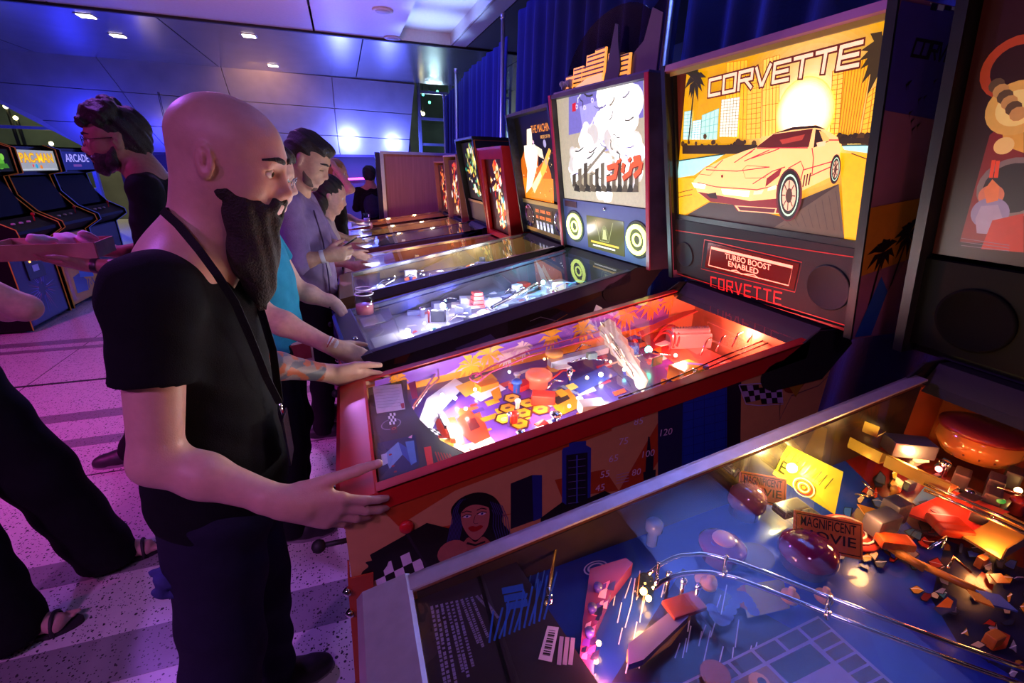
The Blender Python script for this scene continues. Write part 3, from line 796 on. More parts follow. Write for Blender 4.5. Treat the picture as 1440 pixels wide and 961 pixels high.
a.poly(pxs(a, [(1064, 268), (1078, 266), (1075, 272), (1063, 273)]), srgb('ffd0b0')); a.poly(pxs(a, [(1084, 263), (1096, 259), (1095, 265), (1083, 268)]), srgb('ffe0c0'))
q = X(1019, 247); a.disc(q[0], q[1], .005, MAR, 10)
for (x, y, rx, ry) in ((1113, 274, 16, 36), (1179, 237, 6.5, 20)):
    q = X(x, y); q2 = X(x, y - ry); q3 = X(x + rx, y); rv = abs(q2[1] - q[1]); ru = abs(q3[0] - q[0])
    a.disc(q[0], q[1], ru * 1.18, srgb('5a0c14'), 24, rv * 1.06)
    a.disc(q[0], q[1], ru, srgb('1c0e08'), 24, rv); a.disc(q[0] + .001, q[1], ru * .84, srgb('bfe8c0'), 24, rv * .84); a.disc(q[0] + .001, q[1], ru * .76, srgb('2a1810'), 24, rv * .76)
    a.disc(q[0] + .001, q[1], ru * .62, srgb('e8b890'), 24, rv * .62); a.disc(q[0] + .001, q[1], ru * .30, srgb('4a2818'), 16, rv * .30)
    for k in range(8):
        an = k * math.pi / 4; a.line([(q[0] + ru * .3 * math.cos(an), q[1] + rv * .3 * math.sin(an)), (q[0] + ru * .6 * math.cos(an), q[1] + rv * .6 * math.sin(an))], .003, srgb('5a3420'))
# name across the sky
o0 = X(1001, 134); o1 = X(1211, 90); o2 = X(1003, 110)
strokes(a, 'CORVETTE', o0, (o1[0] - o0[0], o1[1] - o0[1]), (.004, abs(o2[1] - o0[1]) * .92), .0082, srgb('ffd0a4'), .24, srgb('5a1c08'), 2.0)
TL = mat_art('translite_sunset', 1.1, .4)
a.build('translite', TL, t)
MB().prism([cv.F0 - cv.FN * .034 + cv.FU * u + cv.FV * v for u, v in ((-.345, .245), (.345, .245), (.345, .70), (-.345, .70))], cv.FN * .003).build('backglass_pane', BGLASS, t)
# warm ledge under the top, retaining trims
MB().prism([cv.F0 + cv.FU * u + cv.FV * v - cv.FN * .036 for u, v in ((-.349, .695), (.349, .695), (.349, .712), (-.349, .712))], cv.FN * .02).build('top_trim', mat('gold_plastic', (.55, .40, .10), .3), t)
MB().prism([cv.F0 + cv.FU * u + cv.FV * v - cv.FN * .036 for u, v in ((-.349, .225), (.349, .225), (.349, .243), (-.349, .243))], cv.FN * .014).build('lift_channel', BLACK, t)
for s_ in (-1, 1):
    MB().prism([cv.F0 + cv.FU * (s_ * .349) + cv.FV * v - cv.FN * .036 for v in (.243, .70)] + [cv.F0 + cv.FU * (s_ * .338) + cv.FV * v - cv.FN * .036 for v in (.70, .243)], cv.FN * .014).build('side_trim', BLACK, t)
# ---- speaker panel
sp = MB().prism([cv.F0 + cv.FU * u + cv.FV * v - cv.FN * .032 for u, v in ((-.349, .02), (.349, .02), (.349, .225), (-.349, .225))], cv.FN * .012).build('speaker_panel', mat('panel_charcoal', (.028, .028, .031), .5, bump=.2, bscale=600, spec=.25), t)
a = face_art(cv, .0195); X = a.px
RL = srgb('c01818')
a.line(pxs(a, [(950, 324), (1216, 364), (1196, 460), (942, 382)]), .003, RL, closed=True)
a.line(pxs(a, [(991, 337), (1128, 369), (1118, 411), (986, 378)]), .003, RL, closed=True)
a.poly(pxs(a, [(938, 387), (1196, 464), (1195, 471), (938, 393)]), srgb('a01414'))
o0 = X(1000, 404); o1 = X(1098, 429); o2 = X(1000, 386)
strokes(a, 'CORVETTE', o0, (o1[0] - o0[0], o1[1] - o0[1]), (0, abs(o2[1] - o0[1]) * .8), .0055, srgb('e02828'), .36)
a.build('panel_print', mat_art('panel_red_print', .25, .4), sp)
for (x, y, r) in ((963, 358, .047), (1164, 405, .062)):
    q = X(x, y); T = Matrix.Translation(cv.F0 - cv.FN * .020 + cv.FU * q[0] + cv.FV * q[1]) @ Matrix((cv.FU, cv.FV, cv.FN)).transposed().to_4x4()
    g = MB().lathe([(r, -.001), (r, .003), (r * .94, .004), (r * .9, .001)], n=32, T=T).build('speaker_grille', mat('grille_black', (.02, .02, .02), .55, bump=.4, bscale=900), sp)
a = face_art(cv, .018); X = a.px
dm = MB(); q4 = pxs(a, [(996, 341), (1124, 371), (1116, 408), (991, 376)])
dm.prism([cv.F0 + cv.FU * u + cv.FV * v - cv.FN * .0195 for u, v in q4], cv.FN * .0015); dsp = dm.build('dot_matrix_display', mat('dmd_glass', (.06, .004, .004), .2, emit=(1, .04, .03), es=.10), sp)
def bil(f, g): 
    return tuple((q4[3][i] * (1 - f) + q4[2][i] * f) * (1 - g) + (q4[0][i] * (1 - f) + q4[1][i] * f) * g for i in (0, 1))
AM = srgb('ff8a70')
a.line([bil(.05, .12), bil(.95, .12), bil(.95, .86), bil(.05, .86)], .003, AM, closed=True)
a.line([bil(.05, .82), bil(.95, .82)], .008, AM)
ang = math.atan2(q4[1][1] - q4[0][1], q4[1][0] - q4[0][0])
p = bil(.5, .53); a.text('TURBO BOOST', p[0], p[1], .018, AM, .185, 0, 'CENTER', ang, .012)
p = bil(.47, .27); a.text('ENABLED', p[0], p[1], .018, AM, .125, 0, 'CENTER', ang, .012)
a.line([bil(.34, .14), bil(.4, .2), bil(.46, .1), bil(.53, .16), bil(.6, .2), bil(.66, .1)], .003, AM)
a.build('display_text', mat_art('dmd_text', 2.2), dsp)
# ---- side of the backbox
O = Vector((0, -cv.hb - .0005, 0)); a = Art(O, (1, 0, 0), (0, 0, 1)); a.clip = [(cv.bx, 1.202), (cv.bxk, 1.202), (cv.bxk, cv.top - .002), (cv.bx - cv.lean, cv.top - .002)]
def Xs(x, y):
    q = ony(x, y, cv.loc.y - cv.hb) - cv.loc; return (q.x, q.z)
a.poly([(1.12, 1.72), (1.46, 1.70), (1.46, 1.905), (1.105, 1.905)], srgb('4a3a9a')); a.poly([(1.20, 1.36), (1.46, 1.42), (1.46, 1.56), (1.16, 1.52)], srgb('c07820'))
rnd = random.Random(8)
for k in range(4):
    for j in range(3):
        q = Xs(1307 + k * 10, -2 + j * 8); a.rect(q[0], q[1], q[0] + .018, q[1] + .012, srgb('e8e8f0') if (k + j) % 2 else srgb('101014'))
o0 = Xs(1281, 78); o1 = Xs(1345, 84); strokes(a, 'CORVETTE', o0, (.20, -.002), (.002, .028), .006, srgb('20141a'), .2)
for k in range(10):
    q = Xs(1272 + rnd.uniform(0, 40), 95 + rnd.uniform(0, 90)); a.poly([q, (q[0] + .012, q[1] + .006), (q[0] + .004, q[1] - .004), (q[0] + .008, q[1] - .014)], srgb('281018'))
q = (1.27, 1.42); palm(a, q[0], q[1], .05, (1.28, 1.25), srgb('1c0c10'), 10, 4); palm(a, 1.34, 1.46, .05, (1.33, 1.22), srgb('1c0c10'), 10, 5)
a.poly([(1.26, 1.205), (1.36, 1.205), (1.35, 1.30), (1.29, 1.36)], srgb('2a5aa8')); a.poly([(1.32, 1.205), (1.44, 1.205), (1.42, 1.36), (1.36, 1.40), (1.33, 1.32)], srgb('b06a78'))
a.build('side_print', ART_D, t)
MB().box(cv.bxk - .012, cv.bxk + .006, -cv.hb - .004, -cv.hb, 1.2, 1.913).build('corner_strip', STEEL, t)
# ---- cabinet side
a = side_art(cv); X = a.px
def P_(pts, col): a.poly(pxs(a, pts), srgb(col))
P_([(520, 700), (700, 640), (860, 590), (860, 606), (640, 690), (560, 740)], 'b8481c')
P_([(600, 745), (740, 718), (600, 752)], 'b8481c'); P_([(780, 675), (850, 660), (870, 690), (790, 700)], 'b0451c')
P_([(830, 760), (945, 560), (985, 556), (880, 720)], 'b4401a')                        # rising diagonal streak
P_([(925, 560), (960, 552), (960, 690), (925, 706)], '1c2050')                          # blue tower pair
P_([(960, 552), (1022, 538), (1022, 690), (958, 700)], '1238b0')
for k in range(11):
    y = 556 + k * 12; a.line(pxs(a, [(960, y + 1), (1022, y - 13)]), .0015, srgb('0c1f70'))
for k in range(5):
    x = 960 + k * 15; a.line(pxs(a, [(x, 550), (x, 690)]), .0015, srgb('0c1f70'))
P_([(1022, 538), (1042, 534), (1040, 680), (1022, 690)], '1a1230')
P_([(718, 680), (748, 668), (762, 668), (762, 728), (718, 744)], '15122e'); P_([(748, 668), (762, 668), (762, 728), (750, 733)], '1c2a80')
P_([(790, 634), (792, 630), (800, 628), (800, 622), (824, 620), (824, 626), (831, 630), (830, 712), (790, 722)], '23389c'); P_([(796, 640), (826, 636), (826, 712), (796, 720)], '12102a')
for k in range(7):
    a.line(pxs(a, [(799, 648 + k * 10), (823, 645 + k * 10)]), .001, srgb('7a7ac8'))
a.line(pxs(a, [(811, 640), (811, 716)]), .004, srgb('3a50c0'))
P_([(908, 648), (911, 614), (913, 614), (915, 634), (919, 640), (918, 664), (907, 668)], '141230'); P_([(904, 664), (922, 660), (920, 690), (906, 694)], '141230')
for (s_, x, y) in (('85', 897, 597), ('75', 876, 625), ('65', 862, 649), ('55', 850, 671), ('45', 843, 690), ('120', 936, 612), ('100', 911, 642), ('80', 894, 668)):
    q = X(x, y); a.text(s_, q[0], q[1], .020, srgb('d8c0e0'))
for k in range(4): a.line(pxs(a, [(866, 668 + k * 4), (884, 664 + k * 4)]), .0018, srgb('b090c0'))
P_([(760, 728), (790, 706), (800, 712), (850, 690), (870, 700), (760, 745)], '14101c')
# bottom skyline, checkered flag at the corner
P_([(520, 780), (600, 735), (640, 745), (640, 800), (540, 830)], '0e0a10')
f0, f1, f2, f3 = X(524, 800), X(588, 770), X(600, 812), X(536, 846)
def bq(Q, f, g): return tuple((Q[0][i] * (1 - f) + Q[1][i] * f) * (1 - g) + (Q[3][i] * (1 - f) + Q[2][i] * f) * g for i in (0, 1))
def checker(a_, Q, n, m, c0, c1):
    for i in range(n):
        for j in range(m):
            a_.poly([bq(Q, i / n, j / m), bq(Q, (i + 1) / n, j / m), bq(Q, (i + 1) / n, (j + 1) / m), bq(Q, i / n, (j + 1) / m)], c0 if (i + j) % 2 else c1); a_.lay -= .05
    a_.lay += .05
checker(a, (f0, f1, f2, f3), 5, 3, srgb('e8e4f4'), srgb('0c0a10'))
a.line(pxs(a, [(566, 740), (602, 800)]), .006, srgb('241c2c'))
# woman with long dark hair and red lips (print)
def smooth(pts, n=4):
    out = []; m_ = len(pts)
    for i in range(m_):
        p0, p1, p2, p3_ = [np.array(pts[(i + j) % m_], float) for j in (-1, 0, 1, 2)]
        for k_ in range(n):
            u = k_ / n; out.append(tuple(.5 * (2 * p1 + (p2 - p0) * u + (2 * p0 - 5 * p1 + 4 * p2 - p3_) * u * u + (3 * p1 - p0 - 3 * p2 + p3_) * u ** 3)))
    return out
def PS_(pts, col): a.poly(pxs(a, smooth(pts)), srgb(col))
PS_([(612, 800), (628, 772), (624, 752), (636, 735), (634, 716), (648, 700), (672, 692), (694, 698), (706, 716), (706, 734), (716, 748), (712, 766), (722, 782), (690, 796), (650, 806)], '0e0a14')
for k in range(9):
    x = 630 + k * 2.2; a.line(pxs(a, [(x - 6 + k * .6, 790 - k * 2), (x - 2, 765 - k), (x + 3, 742 - k), (x + 8 + k, 716 - k * 1.5), (x + 18 + k, 702 - k * .5)]), .0016, srgb('3c3c80'))
for k in range(7):
    x = 694 + k * 3.2; a.line(pxs(a, [(x - 8, 704 + k), (x, 722 + k), (x - 1 + k * .5, 740), (x + 5, 760), (x + 2, 778)]), .0016, srgb('3c3c80'))
PS_([(648, 722), (652, 710), (668, 704), (682, 707), (688, 718), (686, 738), (678, 752), (668, 759), (658, 752), (650, 738)], 'b87060')
PS_([(645, 724), (648, 706), (668, 698), (686, 702), (692, 716), (684, 712), (668, 709), (654, 714)], '0e0a14')
PS_([(658, 742), (664, 739), (669, 740), (675, 738), (679, 740), (671, 746), (663, 747)], 'a01018')
for (x, y) in ((656, 726), (677, 722)):
    PS_([(x - 6, y + .5), (x, y - 2.5), (x + 6, y - 1.5), (x + 1, y + 2)], 'e0d0d8'); q = X(x + .5, y - .2); a.disc(q[0], q[1], .0032, srgb('283878'), 9); a.line(pxs(a, [(x - 7, y + .5), (x, y - 3), (x + 7, y - 2)]), .0026, srgb('100a14')); a.line(pxs(a, [(x - 7, y - 5), (x, y - 8), (x + 7, y - 6.5)]), .0026, srgb('100a14'))
a.line(pxs(a, [(668, 724), (665, 734), (668, 736), (672, 735)]), .0015, srgb('602838'))
PS_([(656, 756), (668, 762), (680, 754), (694, 772), (672, 792), (640, 790)], 'a86050'); q = X(636, 776); a.disc(q[0], q[1], .036, srgb('b06858'), 18); a.line(pxs(a, [(656, 763), (668, 766), (682, 761)]), .006, srgb('100a14'))
PS_([(508, 806), (518, 796), (514, 790), (526, 786), (522, 778), (536, 776), (546, 790), (530, 812), (512, 826)], '0e0a10')
# crossed flags emblem and yellow lens at the rear
Q = (X(1040, 542), X(1066, 541), X(1068, 562), X(1048, 566)); checker(a, Q, 3, 3, srgb('b8a0d8'), srgb('141018'))
Q = (X(1066, 545), X(1098, 543), X(1100, 566), X(1070, 568)); checker(a, Q, 4, 3, srgb('b8a0d8'), srgb('141018'))
a.line(pxs(a, [(1038, 541), (1066, 539), (1098, 541), (1100, 568), (1066, 570), (1048, 568)]), .003, srgb('c8b8e8'), closed=True)
a.line(pxs(a, [(1096, 566), (1095, 590), (1112, 556), (1150, 542), (1176, 516)]), .003, srgb('806060'))
q = X(1118, 532); a.disc(q[0], q[1], .045, srgb('8a2a10'), 20); P_([(1112, 490), (1124, 486), (1134, 530), (1118, 558), (1106, 540)], 'b0801c'); a.disc(q[0], q[1], .012, srgb('501008'), 12)
a.build('side_print', ART_D, t)
# ---- far inner wall: purple dusk with palms
a = inner_art(cv); X = a.px
zt = lambda x: cv.zr(x) - .012
a.poly([(.10, cv.zp(.1)), (1.19, cv.zp(1.19)), (1.19, zt(1.19)), (.10, zt(.1))], srgb('8a50c8'))
a.poly([(.25, cv.zp(.25)), (.62, cv.zp(.62)), (.60, zt(.6) - .02), (.40, zt(.40) - .03)], srgb('e0a0c8'))
a.poly([(.10, cv.zp(.1)), (1.19, cv.zp(1.19)), (1.19, cv.zp(1.19) + .04), (.10, cv.zp(.1) + .022)], srgb('e88818'))
for k, (x, y, r, c_) in enumerate(((662, 514, .055, 'f2b020'), (688, 498, .06, 'f2b020'), (712, 505, .04, 'f0c8d0'), (735, 490, .04, 'f0c8d0'), (775, 474, .05, 'e89818'), (820, 464, .055, 'e89818'), (880, 442, .06, 'f09018'), (915, 432, .06, 'f09018'), (940, 424, .05, 'f09018'), (560, 533, .04, 'e89010'))):
    q = X(x, y); palm(a, q[0], q[1], r, (q[0], q[1] - .05), srgb(c_), 11, k, .13)
a.build('inner_wall_print', ART_P, t)
# ---- playfield print
a = pf_art(cv); X = a.px
a.rect(-.02, -cv.iw, 1.1, cv.iw, srgb('3a2a6a'))
def PF(pts, col): a.poly(pxs(a, pts), srgb(col))
PF([(600, 600), (700, 520), (760, 500), (900, 600), (660, 650)], '5a3a90')
PF([(640, 560), (700, 530), (760, 560), (740, 640), (660, 660)], '6a3aa0')
PF([(612, 590), (640, 586), (660, 640), (640, 650), (618, 625)], 'c03818'); PF([(640, 575), (672, 572), (690, 620), (670, 632)], 'd04820')
rnd = random.Random(11)
for k in range(70):
    x, y = rnd.uniform(640, 1080), 0; y = 640 - (x - 600) * .33 + rnd.uniform(-75, 15)
    c_ = rnd.choice(['e88018', 'f0a020', 'c02818', '2a48a8', 'e8d8c8', 'd84020', '4a2a80', 'b83058'])
    w, h = rnd.uniform(8, 26), rnd.uniform(2, 7); s_ = -.34
    PF([(x, y), (x + w, y + w * s_), (x + w + h * .7, y + w * s_ + h), (x + h * .7, y + h)], c_)
PF([(586, 604), (600, 562), (640, 533), (655, 543), (620, 580), (606, 608)], 'd8d8e4'); PF([(626, 626), (660, 640), (700, 628), (690, 616), (650, 628)], 'e8dcc8')
PF([(642, 590), (660, 578), (682, 596), (690, 616), (668, 626), (648, 612)], 'c83018'); PF([(656, 592), (668, 588), (676, 602), (662, 608)], '5a1410'); PF([(660, 556), (700, 540), (712, 548), (676, 566)], 'e8d8e8')
PF([(655, 560), (640, 545), (690, 525), (700, 535)], 'f0b028'); PF([(690, 552), (702, 545), (706, 560), (696, 566)], 'd88810')
# striped lanes and truck
for k in range(9):
    PF([(752 + k * 6, 560 - k * 2.5), (756 + k * 6, 558 - k * 2.5), (778 + k * 6, 572 - k * 3), (774 + k * 6, 574 - k * 3)], ['8a98b0', '3a4a70'][k % 2])
PF([(768, 560), (800, 548), (820, 572), (788, 586)], 'e88818'); PF([(776, 562), (796, 554), (802, 562), (784, 571)], '40281a')
PF([(800, 540), (850, 515), (870, 528), (815, 555)], '3848a0')
# honeycomb
HB = srgb('4a1c10')
ctr = [(719, 573), (741, 566), (763, 580), (703, 583)]
hexes = [(709, 588, 'e8a010'), (719, 564, 'e88a10'), (741, 570, 'e88a10'), (715, 577, 'e07808'), (736, 584, 'e07808'), (760, 577, 'd86a08'), (696, 576, 'e88a10')]
hexes = [(720, 561, 'f09a18'), (742, 568, 'f09a18'), (714, 575, 'e88a10'), (736, 582, 'e88210'), (760, 577, 'e07a10'), (709, 590, 'ffc830'), (731, 597, 'e08010')]
for (x, y, c_) in hexes:
    q = X(x, y)
    a.poly([(q[0] + .030 * math.cos(k * math.pi / 3), q[1] + .033 * math.sin(k * math.pi / 3)) for k in range(6)], HB)
    a.poly([(q[0] + .023 * math.cos(k * math.pi / 3), q[1] + .026 * math.sin(k * math.pi / 3)) for k in range(6)], srgb(c_))
    a.disc(q[0], q[1], .009, srgb('d8d0c0') if c_ == 'ffc830' else srgb('60341c'), 10, .006)
# checker patches, lane arrows
Q = (X(594, 601), X(616, 606), X(622, 615), X(598, 609)); checker(a, Q, 5, 3, srgb('f0f0f0'), srgb('101010'))
PF([(780, 552), (790, 548), (800, 556), (789, 561)], 'f0b820'); PF([(795, 544), (806, 540), (814, 546), (803, 551)], 'f0c850')
PF([(890, 470), (1000, 425), (1130, 470), (1000, 550)], 'd84838'); PF([(930, 470), (1000, 440), (1060, 462), (980, 500)], 'f08070')
for k in range(40):
    x, y = rnd.uniform(900, 1090), rnd.uniform(430, 510); PF([(x, y), (x + rnd.uniform(6, 22), y + rnd.uniform(-6, 3)), (x + rnd.uniform(4, 14), y + rnd.uniform(2, 6))], rnd.choice(['f8b0a0', 'b02018', 'f8d0c0', '801018', 'e86850', 'f0a030']))
PF([(990, 425), (1050, 448), (1040, 456), (985, 434)], '2848a8')
Q = (X(1092, 480), X(1120, 470), X(1136, 478), X(1104, 490)); checker(a, Q, 6, 3, srgb('501018'), srgb('100808'))
a.build('playfield_print', ART_P, cv.pf)
# inserts
INS = mat('insert_amber', (1, .6, .1), .3, emit=(1, .55, .08), es=2.2); INW = mat('insert_white', (1, 1, 1), .3, emit=(1, .9, .8), es=5)
for (x, y, m_) in ((709, 590, INS), (802, 600, INS), (790, 604, INW), (752, 610, INW), (767, 604, INS), (815, 560, INW)):
    p = a.p3(x, y, .003); MB().lathe([(.010, -.001), (.010, .0006), (.008, .001)], p, 14).build('lamp_insert', m_, cv.pf)
# ---- apron with card, badge, car picture, arrow
ap = MB(); x0, x1 = .078, .235
zA = lambda x: cv.zr(x) - .030 - .05 * (x - .08)
ap.prism([(x0, -cv.iw, zA(x0)), (.30, -cv.iw, zA(.30)), (.235, -.13, zA(.235)), (.20, .0, zA(.20)), (.185, .12, zA(.185)), (.20, cv.iw, zA(.20)), (x0, cv.iw, zA(x0))], (0, 0, -.004))
apo = ap.build('apron', mat('apron_black', (.035, .032, .035), .35), t)
O = Vector((x0, 0, zA(x0))); E_ = Vector((x1, 0, zA(x1))); a = Art(O, E_ - O, (0, 1, 0))
def Xa(x, y):
    q = on_plane(x, y, cv.loc + O, a.N) - cv.loc - O; return (q.dot(a.U), q.dot(a.V))
def PA(pts, col): a.poly([Xa(*p) for p in pts], srgb(col))
PA([(524, 544), (564, 540), (570, 576), (530, 582)], 'd8d0e0')
for k in range(7): a.line([Xa(528 + k * .4, 549 + k * 4.2), (Xa(561 + k * .6, 545.5 + k * 4.2))], .0012, srgb('6a6078'))
PA([(563, 568), (568, 567), (569, 574), (565, 575)], 'b02838')
c0 = Xa(550, 597); a.ring(c0[0], c0[1], .024, .027, srgb('8a8498'), 24, 1.0)
Q = (Xa(545, 582), Xa(556, 581), Xa(558, 597), Xa(548, 598)); checker(a, Q, 4, 4, srgb('e8e8f0'), srgb('181418'))
PA([(548, 598), (558, 597), (559, 609), (550, 610)], '502818'); a.ring(*Xa(554, 603), .004, .006, srgb('c84818'), 12)
PA([(530, 624), (584, 612), (590, 655), (574, 668), (534, 676)], '1c2c58'); PA([(540, 640), (560, 622), (566, 640), (548, 660)], '6a9ac8'); PA([(560, 622), (572, 630), (580, 655), (566, 640)], '2a50a0')
PA([(536, 640), (544, 638), (546, 652), (538, 656)], '9ab8d8'); PA([(570, 622), (582, 620), (586, 650), (578, 655)], '4a78b8')
for (x, y) in ((553, 656), (556, 664), (549, 640)): a.disc(*Xa(x, y), .004, srgb('a02028'), 8)
PA([(596, 630), (606, 628), (610, 655), (616, 654), (606, 664), (596, 657), (601, 656)], 'd83028'); PA([(574, 540), (584, 536), (588, 560), (580, 562)], 'b02030')
for k in range(6): a.line([Xa(612 + k * 4, 636 + k * .6), Xa(620 + k * 4, 658 - k * 1.2)], .003, srgb('b02424'))
PA([(574, 616), (580, 612), (579, 617)], 'e0a0c0')
a.build('apron_print', ART_P, apo)
# ---- wire guides, ramps, toys
a = pf_art(cv); p3 = a.p3
PINK = mat('rail_pink', (.80, .10, .22), .25, .4); WIRE = mat('wire_red_chrome', (.75, .35, .32), .15, .9); CLEAR = mat_glass('clear_plastic', (.95, .80, .80), 1, .05, 1.45)
MB().tube([p3(*q) for q in ((616, 520, .035), (600, 545, .03), (582, 570, .028), (578, 590, .028), (590, 606, .028), (620, 622, .028), (655, 640, .03), (662, 632, .03))], .0035, 8).build('wire_guide', WIRE, t)
MB().tube([p3(*q) for q in ((616, 520, .05), (617, 533, .05), (601, 548, .05), (584, 572, .05))], .003, 8).build('wire_guide', WIRE, t)
for off in (0, 8):
    MB().tube([p3(668 + off * .4, 530 + off, .05), p3(690, 516 + off, .055), p3(740, 495 + off, .06), p3(800, 478 + off, .062), p3(860, 462 + off, .06)], .003, 8).build('wire_ramp', PINK, t)
MB().tube([p3(670 + 9 * math.cos(k), 531 + 6 * math.sin(k), .05) for k in [i * .5 for i in range(13)]], .003, 8).build('wire_loop', PINK, t)
SLING = mat('sling_orange', (.85, .22, .05), .3); DOTB = mat('side_blue', (.06, .06, .35), .3)
for (q0, q1, w, m_) in (((614, 577), (625, 598), .016, mat('sling_dark', (.04, .03, .05), .3)), ((628, 600), (634, 618), .012, SLING)):
    A, B = p3(*q0, .028), p3(*q1, .028); o_ = MB().prism([A, B, B + Vector((w, -.004, 0)), A + Vector((w, .006, 0))], (0, 0, -.012)).build('slingshot_plastic', m_, t)
    for j in range(4):
        for i in range(2):
            if (i + j) % 2 == 0 and w > .013:
                C_ = A.lerp(B, (j + .1) / 4) + Vector((w * (i + .1) / 2, 0, .0006)); D_ = A.lerp(B, (j + .9) / 4) + Vector((w * (i + .1) / 2, 0, .0006)); MB().quad(C_, D_, D_ + Vector((w * .4, 0, 0)), C_ + Vector((w * .4, 0, 0))).build('check_square', mat('check_white', (.8, .8, .8), .4), o_)
pts = [p3(724, 618, .022), p3(776, 588, .022), p3(782, 596, .022), p3(738, 622, .022)]
lg = MB().prism(pts, (0, 0, -.02)).build('lane_guide', DOTB, t)
for f in (.15, .4, .65, .88): MB().ball(pts[0].lerp(pts[1], f).lerp(pts[3].lerp(pts[2], f), .5), .006, 8).build('lane_lamp', INW, lg)
for (x, y, an) in ((638, 622, .4), (668, 640, -2.2)):
    p = p3(x, y, .012); MB().tube([p, p + Vector((math.cos(an) * -.05, math.sin(an) * .05, 0))], [.011, .006], 10).build('flipper', mat('flipper_yellow', (.85, .6, .1), .35), t)
# round red bumper, posts
p = p3(757, 545, .0); MB().lathe([(.03, 0), (.03, .03), (.042, .034), (.042, .046), (.036, .052)], p, 20).build('bumper', mat('bumper_red', (.75, .08, .05), .25, emit=(1, .2, .1), es=.6), t)
p = p3(778, 520, .0); MB().lathe([(.022, 0), (.022, .05), (.03, .054), (.03, .064)], p, 18).build('bumper', mat('bumper_orange', (.85, .35, .08), .25), t)
p = p3(727, 540, 0); MB().lathe([(.008, 0), (.008, .03), (.012, .032), (.012, .038)], p, 12).build('post', STEEL, t)
p = p3(741, 505, 0); MB().lathe([(.016, 0), (.016, .03), (.02, .05), (.012, .055)], p, 14).build('post', mat('post_violet', (.2, .08, .4), .3), t)
# silver exclamation shaped post, gantry
p = p3(800, 540, .0); MB().tube([p, p + Vector((0, 0, .05))], [.004, .011], 8).build('post', CHROME, t)
A, B = p3(770, 505, .05), p3(850, 485, .05); MB().prism([A, B, B + Vector((.0, -.03, 0)), A + Vector((0, -.03, 0))], (0, 0, -.02)).build('gantry', mat('gantry_silver', (.6, .6, .62), .3, .6), t)
A = p3(832, 500, .075); MB().bbox(A.x - .016, A.x + .016, A.y - .01, A.y + .01, A.z - .01, A.z + .01, .003).build('gantry_box', mat('gantry_dark', (.12, .16, .14), .4), t)
# engine block with ribbed hose
ENG = mat('engine_silver', (.70, .62, .60), .3, .6)
A = p3(968, 475, .03); R_ = Matrix.Translation(A) @ Matrix.Rotation(-.35, 4, 'Z') @ Matrix.Rotation(-.06, 4, 'Y')
eng = MB().bbox(-.07, .07, -.035, .035, -.03, .025, .008, T=R_).build('engine_block', ENG, t)
MB().tube([R_ @ Vector((-.065 + .13 * k / 28, -.012, .030 + .0 * k)) for k in range(29)], [.013 + .0035 * (k % 2 * 2 - 1) for k in range(29)], 10).build('ribbed_intake', mat('intake_grey', (.55, .5, .5), .3, .5), eng)
for k in range(4): MB().tube([R_ @ Vector((-.05 + k * .03, .035, 0)), R_ @ Vector((-.055 + k * .03, .055, .01)), R_ @ Vector((-.06 + k * .03, .06, -.02))], .006, 8).build('header_pipe', CHROME, eng)
# red arch rings and ramps at the back
for k in range(3):
    c0 = p3(938 - k * 4, 480 + k * 3, .02); r = .055 - .006 * k
    MB().tube([c0 + Vector((.02 * math.sin(th), r * math.cos(th), r * math.sin(th))) for th in [math.pi * i / 14 for i in range(15)]], .0035, 8).build('tunnel_ring', mat('ring_red', (.8, .06, .05), .25), t)
RAMP = mat('ramp_red', (.75, .10, .08), .25); 
for (pts_, w) in ((((1000, 420, .07), (1040, 445, .07), (1070, 470, .06)), .045), (((900, 470, .05), (930, 455, .06), (985, 432, .06)), .035)):
    Q = [p3(*q) for q in pts_]; V_ = [q + Vector((0, s_ * w / 2, 0)) for q in Q for s_ in (-1, 1)]
    MB().add(V_ + [v - Vector((0, 0, .004)) for v in V_], [(0, 1, 3, 2), (2, 3, 5, 4), (6, 8, 9, 7), (8, 10, 11, 9), (0, 2, 8, 6), (2, 4, 10, 8), (1, 7, 9, 3), (3, 9, 11, 5), (0, 6, 7, 1), (4, 5, 11, 10)]).build('plastic_ramp', RAMP, t)
for k in range(6):
    A = p3(985 + k * 22, 500 - k * 6, .03); B = p3(1000 + k * 22, 475 - k * 4, .07)
    MB().tube([A, (A + B) / 2 + Vector((0, 0, .02)), B], .003, 6).build('wire_form', WIRE, t)
for off in (0., .022):
    MB().tube([p3(870, 560 + off * 300, .04), p3(940, 535 + off * 300, .045), p3(1020, 500 + off * 300, .05), p3(1110, 465 + off * 250, .05)], .0028, 6).build('side_wire_rail', mat('rail_dark', (.10, .05, .06), .25, .8), t)
